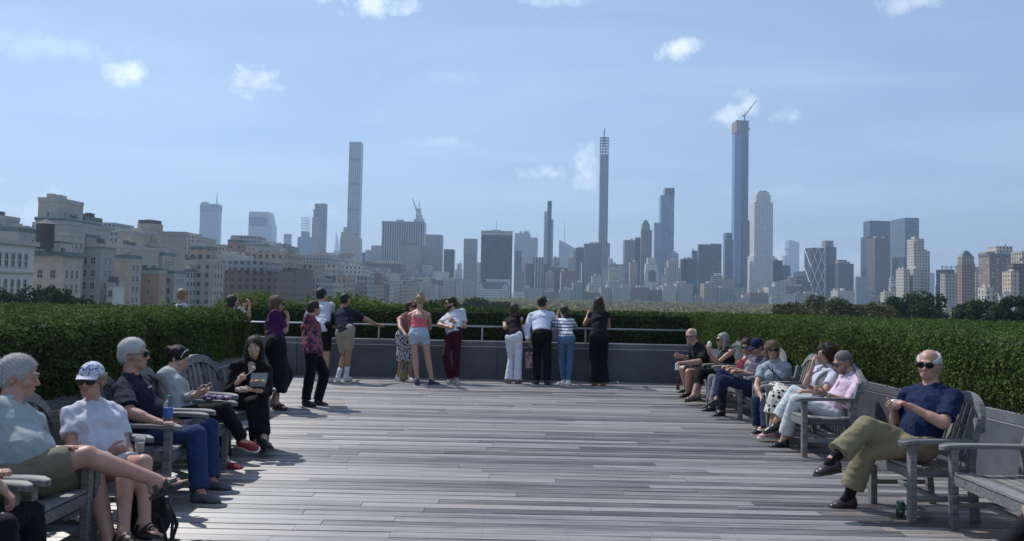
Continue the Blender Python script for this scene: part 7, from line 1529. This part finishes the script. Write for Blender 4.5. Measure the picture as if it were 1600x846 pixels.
# ---------------- standing along the far wall and behind
@reg
def p_purple():
    g = Fig('woman in purple top and long black skirt, sunglasses, hand at her mouth', 1.68, yaw=18, pelvis=(431, 11.75), neck=(428, 494, 1), head=(434, 473, 1), hyaw=6, hpitch=-6, fem=True, bust=1.0, girth=1.15, skin=SK_P)
    g.arm('r', (446, 519, -1), (450, 496, 1), tip=(-.25, .2, 1), palm=(-1, 0, 0), curl=.7); g.arm('l', (436, 524, 1), (440, 548, 1), curl=.4)
    g.stand('r', 433, -.12, toe=(1, -.3, 0)); g.stand('l', 427, .15, toe=(1, 0, 0))
    g.body(False); g.top(cloth('purple_knit', (.055, .008, .060)), .85, o=.022, hem=-.12, loose=.02); g.skirt(C_black, 1.58, flare=.035, o=.03); g.hair(hairm('chestnut_hair', (.13, .08, .05)), 'bob', vol=.93); g.glasses(1.1); g.face(eyes=False); g.shoes(C_blth, 'sandal', M_sole_d)
@reg
def p_floral():
    g = Fig('short haired woman in red flowered blouse and black trousers, standing alone nearest the middle', 1.60, yaw=8, pelvis=(489, 12.15), neck=(484, 500, 1), head=(491, 483, 1), hyaw=34, fem=True, bust=1.1, girth=1.18, skin=SK_L)
    g.arm('r', (480, 535, -1), (487, 559, -1), tip=(.15, 0, -1), palm=(0, 1, 0), curl=.3); g.arm('l', (495, 535, 1), (498, 556, -1), tip=(.2, 0, -1), curl=.3)
    g.stand('r', 479, -.10, toe=(.95, -.3, 0)); g.stand('l', 498, .06, toe=(1, -.1, 0))
    g.body(); g.top(cloth('flowered_blouse', (.26, .075, .095), pat='blotch', col2=(.035, .03, .06), scale=16, thr=.52), 1.45, o=.024, hem=-.14, loose=.012, coat=1); g.pants(C_black, 1.95, o=.020, flare=.012); g.hair(H_dbrown, 'short', vol=1.3); g.face(M_browd); g.shoes(C_blth, 'shoe', M_sole_d)
@reg
def p_white_tee_back():
    g = Fig('tall dark haired man in white tee seen from behind at the railing, left group', 1.86, yaw=88, pelvis=(502, 15.35), neck=(501, 478, 1), head=(503, 462, 1), hyaw=60, skin=SK_T)
    g.arm('l', (479, 500, 1), (486, 509, 1), curl=.5, palm=(0, 0, -1)); g.arm('r', (518, 500, 1), (511, 509, 1), curl=.5)
    g.stand('l', 492); g.stand('r', 509); g.body(); g.top(C_white, .62, hem=-.12, o=.018); g.pants(C_black, .95, o=.025); g.hair(H_dark, 'short'); g.shoes(C_wshoe, 'shoe', M_sole_w)
@reg
def p_navy_shorts():
    g = Fig('man in black tee and beige shorts from behind, right arm stretched along the railing', 1.76, yaw=78, pelvis=(539, 15.25), neck=(536, 485, 1), head=(540, 469, 1), hyaw=62, skin=SK_B, girth=1.05)
    g.arm('r', (570, 499, 1), (588, 507, 1), tip=(1, .2, -.1), palm=(0, 0, -1), curl=.3, sh=(554, 490, 1)); g.arm('l', (519, 505, 1), (526, 514, 1), curl=.5)
    g.stand('l', 528, .02, toe=(-.3, 1, 0)); g.stand('r', 541, .1, toe=(.3, 1, 0))
    g.body(); g.top(C_dnavy, .75, hem=-.05, o=.016); g.pants(cloth('beige_shorts', (.30, .26, .21)), .85, o=.026, flare=.015); g.hair(H_dark, 'crop'); g.shoes(C_wshoe, 'shoe', M_sole_w, socks=C_wsock, sockh=.17)
@reg
def p_skirt():
    g = Fig('woman in sunglasses with black and white print skirt facing the woman in the pink top', 1.62, yaw=-60, pelvis=(633, 15.75), neck=(636, 493, -1), head=(643, 477, 1), hyaw=-48, fem=True, skin=SK_L)
    g.arm('r', (625, 512, -1), (632, 521, -1), curl=.5); g.arm('l', (648, 513, 1), (643, 520, -1), curl=.5)
    g.stand('r', 622); g.stand('l', 641, .05); g.body(); g.top(cloth('dusty_pink_top', (.30, .14, .13)), 0, strap=True, o=.01); g.skirt(cloth('print_skirt', (.45, .46, .46), pat='cells', col2=(.01, .01, .012), scale=28, thr=.46), 1.18, flare=.0, o=.02); g.hair(H_dbrown, 'bob', vol=.92); g.glasses(1.1); g.face(eyes=False); g.shoes(C_wshoe, 'shoe', M_sole_w)
@reg
def p_pink_top():
    g = Fig('woman from behind in pink strap top and pale denim shorts, blond bun', 1.72, yaw=98, pelvis=(654, 15.1), neck=(655, 486, 1), head=(657, 469, 1), hyaw=104, fem=True, skin=SK_P, hips=1.12, girth=1.05)
    g.arm('l', (640, 512, 1), (648, 521, 1), tip=(.3, 1, 0), curl=.6, sh=(641, 493, 1)); g.arm('r', (672, 512, 1), (665, 520, 1), tip=(-.2, 1, 0), curl=.6, sh=(669, 493, 1))
    g.stand('l', 652, -.15, toe=(-.2, 1, 0)); g.stand('r', 675, -.05, toe=(.9, .6, 0))
    g.body(); K = g.k
    f = Field(*g.bounds([g.P, g.N], .24), g.res); g.torso(f, .012); f.cut(g.P + g.U * .29, g.U); f.cut(g.P + g.U * .10, -g.U); f.fold(.005, 30, 3); g._out(f, 'camisole', cloth('salmon_pink', (.55, .10, .13)))
    L0 = NP(g.root.location)
    for sd in (-1, 1):
        b = MB(); b.tube([g.P + g.U * .28 - g.F2 * .098 + g.L2 * sd * .10 - L0, g.P + g.U * .37 - g.F2 * .108 + g.L2 * sd * .085 - L0, g.N - g.U * .05 - g.F2 * .075 + g.L2 * sd * .08 - L0, g.N - g.U * .0 + g.L2 * sd * .085 - L0], .0065, 6); b.build('shoulder_strap', cloth('salmon_pink', (.55, .10, .13)), g.root)
    g.pants(cloth('pale_denim', (.32, .40, .47)), .42, o=.016, waist=.13, flare=.02, tuck=True); g.hair(H_blond, 'bun'); g.shoes(plain('navy_canvas', (.03, .04, .07), .7), 'shoe', M_sole_w)
@reg
def p_beard():
    g = Fig('bearded man in sunglasses, white tee and maroon trousers leaning on the railing', 1.76, yaw=250, pelvis=(709, 15.55), neck=(708, 490, 1), head=(704, 474, -1), hyaw=200, skin=SK_T, girth=1.05)
    g.arm('r', (686, 508, -1), (700, 511, -1), tip=(.8, -.4, 0), palm=(.2, .6, -.6), curl=.8); g.arm('l', (726, 510, -1), (710, 504, -1), tip=(-.8, -.3, .4), palm=(0, 1, -.3), curl=.9)
    g.stand('r', 703, -.12, toe=(-.3, -1, 0)); g.stand('l', 713, -.12, toe=(.3, -1, 0))
    g.body(); g.top(C_white, .70, hem=-.05, o=.014, loose=.012); g.pants(cloth('maroon_cotton', (.05, .008, .016)), 1.93, o=.014, flare=.008); g.hair(H_dark, 'short'); g.glasses(1.1); g.face(eyes=False, beard=H_dark); g.shoes(plain('beige_canvas', (.38, .33, .28), .7), 'shoe', M_sole_w)
@reg
def p_white_trousers():
    g = Fig('long haired woman in black sleeveless top and white trousers at the railing', 1.66, yaw=80, pelvis=(803, 15.6), neck=(801, 498, 1), head=(804, 482, 1), hyaw=70, fem=True, skin=SK_T)
    g.arm('r', (813, 514, 1), (816, 510, 1), curl=.6, palm=(0, 0, -1)); g.arm('l', (789, 512, -1), (797, 517, 1), curl=.5)
    g.stand('l', 795, .0, toe=(-.3, 1, 0)); g.stand('r', 809, -.03, toe=(.3, 1, 0)); g.body(); g.top(C_black, 0, strap=True, hem=-.02); g.pants(cloth('white_trousers', (.60, .61, .68)), 1.97, o=.014, flare=.03, tuck=True); g.hair(H_brown, 'long'); g.shoes(plain('tan_flat', (.2, .12, .08), .6), 'shoe', M_sole_d)
@reg
def p_white_shirt():
    g = Fig('man in long sleeved white shirt and black trousers from behind at the railing', 1.79, yaw=84, pelvis=(846, 15.5), neck=(846, 490, 1), head=(848, 474, 1), hyaw=62, skin=SK_B)
    g.arm('l', (823, 516, -1), (827, 533, -1), tip=(.1, 0, -1), palm=(1, 0, 0), curl=.8); g.arm('r', (866, 513, 1), (858, 514, 1), curl=.5, palm=(0, 0, -1))
    g.stand('l', 838, 0, toe=(-.3, 1, 0)); g.stand('r', 855, .0, toe=(.3, 1, 0)); m = cloth('white_shirt', (.52, .54, .66)); g.body(); g.top(m, 1.88, hem=.03, o=.022, loose=.014, fold=.008); g.collar(m); g.pants(C_black, 1.96, o=.02, flare=.02, tuck=True); g.hair(H_dark, 'short'); g.shoes(C_blth)
    a = g.W['l'] + NP((0, -.02, -.09)); r = empty('patterned_bag', tuple(a), 0, 'patterned reddish cloth bag hanging from the hand of the man in the white shirt', 'bag'); b = MB(); b.tube([(-.05, 0, -.12), (0, 0, 0), (.05, 0, -.12)], .006, 6); b.build('handle', C_black, r); b = MB(); b.box((-.065, -.025, -.42), (.065, .025, -.11), bev=.015); b.build('pouch', cloth('bag_print', (.13, .07, .10), pat='blotch', col2=(.3, .2, .22), scale=22), r)
@reg
def p_striped():
    g = Fig('black ponytailed woman in striped top and blue jeans leaning on the railing', 1.64, yaw=92, pelvis=(885, 15.45), neck=(880, 501, 1), head=(881, 487, 1), hyaw=110, fem=True, skin=SK_A, hips=1.05)
    g.arm('l', (868, 509, 1), (871, 494, 1), tip=(0, .2, 1), palm=(1, 0, 0), curl=.4); g.arm('r', (897, 510, 1), (890, 513, 1), curl=.5, palm=(0, 0, -1))
    g.stand('l', 881, .1, toe=(-.8, .6, 0)); g.stand('r', 888, .0, toe=(-.3, 1, 0)); g.body(); g.top(cloth('striped_jersey', (.62, .62, .68), pat='stripes', col2=(.03, .035, .08), scale=17, thr=.32), 1.3, hem=-.02, o=.016); g.pants(cloth('mid_denim', (.07, .14, .24)), 1.9, o=.012, flare=.0, tuck=True); g.hair(H_dark, 'pony'); g.shoes(C_wshoe, 'shoe', M_sole_w)
    a = NP(px(867, 512, 15.5)); r = empty('shoulder_bag', tuple(a), 0, 'grey shoulder bag hanging between the man in the white shirt and the striped woman', 'bag'); b = MB(); b.box((-.05, -.06, -.26), (.06, .06, 0), bev=.03); b.build('pouch', cloth('grey_bag', (.12, .12, .13)), r); b = MB(); b.tube([(-.03, 0, -.01), (.02, 0, .22), (.05, .0, -.01)], .008, 6); b.build('strap', C_black, r)
@reg
def p_black_dress():
    g = Fig('woman with long dark hair in black sleeveless outfit lifting a camera, rightmost at railing', 1.74, yaw=90, pelvis=(936, 15.5), neck=(936, 490, 1), head=(936, 473, 1), hyaw=92, fem=True, skin=SK_L, girth=1.05)
    g.arm('l', (914, 507, 1), (919, 491, 1), tip=(.2, .3, 1), palm=(.8, .5, 0), curl=.7, sh=(923, 493, 1)); g.arm('r', (951, 510, 1), (948, 500, 1), tip=(-.2, .8, .6), curl=.6, sh=(949, 493, 1))
    g.stand('l', 929, 0); g.stand('r', 943, 0); g.body(); g.top(C_black, 0, strap=False, hem=-.05, o=.012); g.pants(C_black, 1.97, o=.02, flare=.06, tuck=True); g.hair(hairm('very_dark_brown_hair', (.028, .015, .010)), 'long'); g.shoes(plain('tan_flat', (.2, .12, .08), .6), 'shoe', M_sole_d)
    a = g.palm_pt('l', .09, .03); r = empty('camera_body', tuple(a), 0, 'small dark camera raised by the woman in the black outfit', 'camera'); b = MB(); b.box((-.05, -.02, -.03), (.05, .02, .035), bev=.008); b.build('case', M_black, r); b = MB(); b.tube([(0, .018, 0), (0, .06, 0)], .024, 12); b.build('lens', M_black, r)
@reg
def p_behind_blond():
    g = Fig('blond haired person showing only the head above the left hedge', 1.66, yaw=70, pelvis=(284, 15.3), neck=(282, 478, 1), head=(285, 461, 1), hyaw=70, fem=True, skin=SK_L)
    g.arm('l', (268, 498, 1), (272, 515, 1)); g.arm('r', (298, 498, 1), (296, 515, 1)); g.stand('l', 278); g.stand('r', 290)
    g.body(); g.top(C_white, .6); g.pants(C_jean, 1.9); g.hair(H_blond, 'short', vol=1.6); g.shoes(C_wshoe)
@reg
def p_behind_photo():
    g = Fig('dark haired person behind the left hedge raising a phone to take a picture', 1.64, yaw=40, pelvis=(372, 14.4), neck=(368, 487, 1), head=(364, 470, -1), hyaw=15, fem=True, skin=SK_L)
    g.arm('r', (388, 496, -1), (390, 477, 1), tip=(-.2, 0, 1), palm=(-.8, .4, 0), curl=.6); g.arm('l', (378, 498, 1), (382, 480, 1), tip=(0, 0, 1), palm=(.5, .5, 0), curl=.5); g.stand('l', 364); g.stand('r', 378)
    g.body(); g.top(cloth('pale_grey_tee', (.30, .33, .36)), .7, o=.02, coat=1); g.pants(cloth('light_jeans', (.16, .2, .27)), 1.9); g.hair(H_dark, 'bob', vol=.95); g.face(M_browd); g.shoes(C_wshoe)
    phone(g.palm_pt('r', .09, .04), (1, .3, 0), (-.3, -1, 0), 'dark phone held up above the left hedge')
for fn in PEOPLE: fn()
# ================================================================== SMALL THINGS
def clearm(): return globals().get('M_clear') or plain('clear', (.5, .5, .5), .1)
# water bottle on the arm of the polo man's chair
at = NP(px(262, 659, 6.42)); at[2] = .642
r = empty('water_bottle', tuple(at), 0, 'water bottle with blue label and green cap on the chair arm', 'bottle')
b = MB(); b.lathe([(.030, 0), (.034, .006), (.033, .05), (.034, .10), (.034, .15), (.026, .18), (.013, .20), (.013, .215)], n=18); b.build('bottle', clearm(), r, smooth=True)
b = MB(); b.lathe([(.0345, .06), (.0348, .062), (.0348, .128), (.0345, .13)], n=18); b.build('label', plain('blue_label', (.03, .10, .38), .4, noise=.5, scale=60), r, smooth=True)
b = MB(); b.lathe([(.015, .205), (.015, .222), (.013, .224)], n=14); b.build('cap', plain('green_cap', (.03, .22, .10), .4), r)
# cola bottle on the deck
at = pz(1059, 609, 0); r = empty('cola_bottle', tuple(at), 0, 'dark cola bottle standing on the deck by the shoes of the farthest seated man', 'bottle')
b = MB(); b.lathe([(.030, 0.0), (.033, .01), (.031, .07), (.034, .12), (.020, .17), (.012, .20), (.012, .215)], n=16); b.build('bottle', plain('cola', (.02, .01, .008), .08), r, smooth=True)
b = MB(); b.lathe([(.0335, .07), (.0345, .075), (.0352, .105), (.0345, .11)], n=16); b.build('label', plain('red_label', (.28, .02, .02), .5, noise=.5, scale=60), r); b = MB(); b.lathe([(.014, .205), (.014, .22), (.012, .222)], n=12); b.build('cap', plain('red_cap', (.3, .02, .02), .4), r)
# green can
at = pz(1407, 808, 0); r = empty('drink_can', tuple(at), 0, 'green drink can standing on the deck by the armchair leg', 'can')
gm_, gt_, gb_ = new_mat('green_can'); tc = nd(gt_, 'ShaderNodeTexCoord'); w = nd(gt_, 'ShaderNodeTexNoise'); w.inputs['Scale'].default_value = 40; gt_.links.new(tc.outputs['Object'], w.inputs['Vector']); c = nd(gt_, 'ShaderNodeMixRGB'); c.inputs[1].default_value = (.02, .07, .04, 1); c.inputs[2].default_value = (.20, .30, .24, 1)
gt_.links.new(m_(gt_, 'GREATER_THAN', w.outputs[0], .58), c.inputs[0]); gt_.links.new(c.outputs[0], gb_.inputs['Base Color']); gb_.inputs['Metallic'].default_value = .5; gb_.inputs['Roughness'].default_value = .35
b = MB(); b.lathe([(.025, .001), (.033, .010), (.033, .108), (.027, .120)], n=20); b.build('body', gm_, r, smooth=True); b = MB(); b.lathe([(.0275, .1195), (.0275, .123), (.025, .1215), (.002, .1205)], n=20); b.build('lid', plain('aluminium', (.6, .6, .62), .3, .8), r)
# crumb of paper near the far wall
at = pz(965, 600, 0); r = MB(); f = Field((-.05,) * 3, (.05,) * 3, .005); f.ell((0, 0, 0), np.eye(3), (.034, .028, .026)); f.fold(.012, 70, 6); V, F = f.mesh(); o = mesh_np('paper_scrap', V, F, plain('white_paper', (.72, .72, .72), .8)); o.location = (at.x, at.y, .024); tag(o, 'small crumpled white paper lying on the deck near the far wall', 'litter')
# black backpack by the sandals of the cap woman
C_bp = cloth('black_nylon', (.012, .013, .015), rough=.6); at = px(228, 842, 5.5); r = empty('backpack', (at.x, 5.55, 0), R(12), 'black backpack with loose straps on the deck beside the flowered cap woman', 'backpack')
f = Field((-.2, -.16, -.02), (.2, .16, .5), .008); f.ecap(NP((0, 0, .13)), NP((0, 0, .33)), (.13, .09), (.11, .075), NP((1, 0, 0)), NP((0, 1, 0)), .05); f.cut((0, 0, 0.005), (0, 0, -1)); f.fold(.008, 20, 3); V, F = f.mesh(); mesh_np('pack', smooth_mesh(V, F, 1), F, C_bp, r, True)
f = Field((-.15, -.2, 0), (.15, .05, .3), .008); f.ecap(NP((0, -.085, .10)), NP((0, -.08, .19)), (.085, .035), (.080, .03), NP((1, 0, 0)), NP((0, 1, 0)), .03); f.fold(.005, 26, 5); V, F = f.mesh(); mesh_np('front_pocket', smooth_mesh(V, F, 1), F, C_bp, r, True)
b = MB(); b.tube([(-.05, .0, .40), (-.04, 0, .45), (.0, 0, .47), (.04, 0, .45), (.05, 0, .40)], .010, 8, flat=(1, .6)); b.build('handle', C_bp, r)
for k, pts in enumerate(([(.10, -.06, .30), (.16, -.10, .16), (.15, -.08, .04), (.22, -.06, .015), (.34, -.04, .012)], [(.08, -.09, .2), (.13, -.14, .06), (.20, -.15, .012), (.30, -.12, .012)], [(.10, .02, .28), (.17, .0, .12), (.14, .03, .02)])):
    b = MB(); b.tube(pts, .016, 6, flat=(1, .22)); b.build('strap', C_bp, r, smooth=True)
b = MB(); b.box((.33, -.055, .004), (.40, -.03, .016), bev=.003); b.build('buckle', M_black, r); b = MB(); b.lathe([(.008, -.004), (.012, 0), (.008, .004)], (.115, -.09, .33), 10); b.build('badge', M_eyew, r)
# small mustard backpack between the sneakers of the print skirt woman
at = px(631, 592, 15.6); r = empty('small_backpack', (at.x, 15.55, 0), 0, 'small mustard yellow bag standing on the deck between two white sneakers', 'bag')
f = Field((-.12, -.1, 0), (.12, .1, .4), .01); f.ecap(NP((0, 0, .07)), NP((0, 0, .18)), (.085, .06), (.07, .05), NP((1, 0, 0)), NP((0, 1, 0)), .03); f.cut((0, 0, .005), (0, 0, -1)); V, F = f.mesh(); mesh_np('pouch', smooth_mesh(V, F, 1), F, cloth('mustard', (.22, .19, .08)), r, True)
b = MB(); b.tube([(-.04, 0, .22), (-.01, 0, .36), (.03, 0, .36), (.05, 0, .22)], .008, 6); b.build('strap', cloth('grey_strap', (.3, .3, .3)), r)
# purple printed scarf on the sweater woman's chair arm, and a sandwich wrap on the next one
at = px(337, 622, 7.75); r = MB(); f = Field((-.2, -.1, -.06), (.2, .1, .08), .006); f.ecap(NP((-.10, 0, 0)), NP((.10, 0, .0)), (.05, .025), (.05, .02), NP((0, 1, 0)), NP((0, 0, 1)), .02); f.fold(.014, 34, 6); V, F = f.mesh(); o = mesh_np('scarf', V, F, cloth('purple_print', (.10, .03, .11), pat='blotch', col2=(.40, .33, .42), scale=50), None, True); o.location = (at.x, 7.80, .672); tag(o, 'folded purple printed scarf lying on the armchair arm', 'scarf')
at = px(353, 608, 8.45); f = Field((-.1, -.08, -.05), (.1, .08, .07), .005); f.ell((0, 0, 0), np.eye(3), (.072, .045, .026)); f.fold(.016, 45, 8); V, F = f.mesh(); o = mesh_np('sandwich_wrap', V, F, plain('wrap_paper', (.42, .34, .28), .8, noise=.5, scale=40), None, True); o.location = (-2.72, 8.47, .668); tag(o, 'half open paper sandwich wrap lying on the armchair arm', 'wrapper')
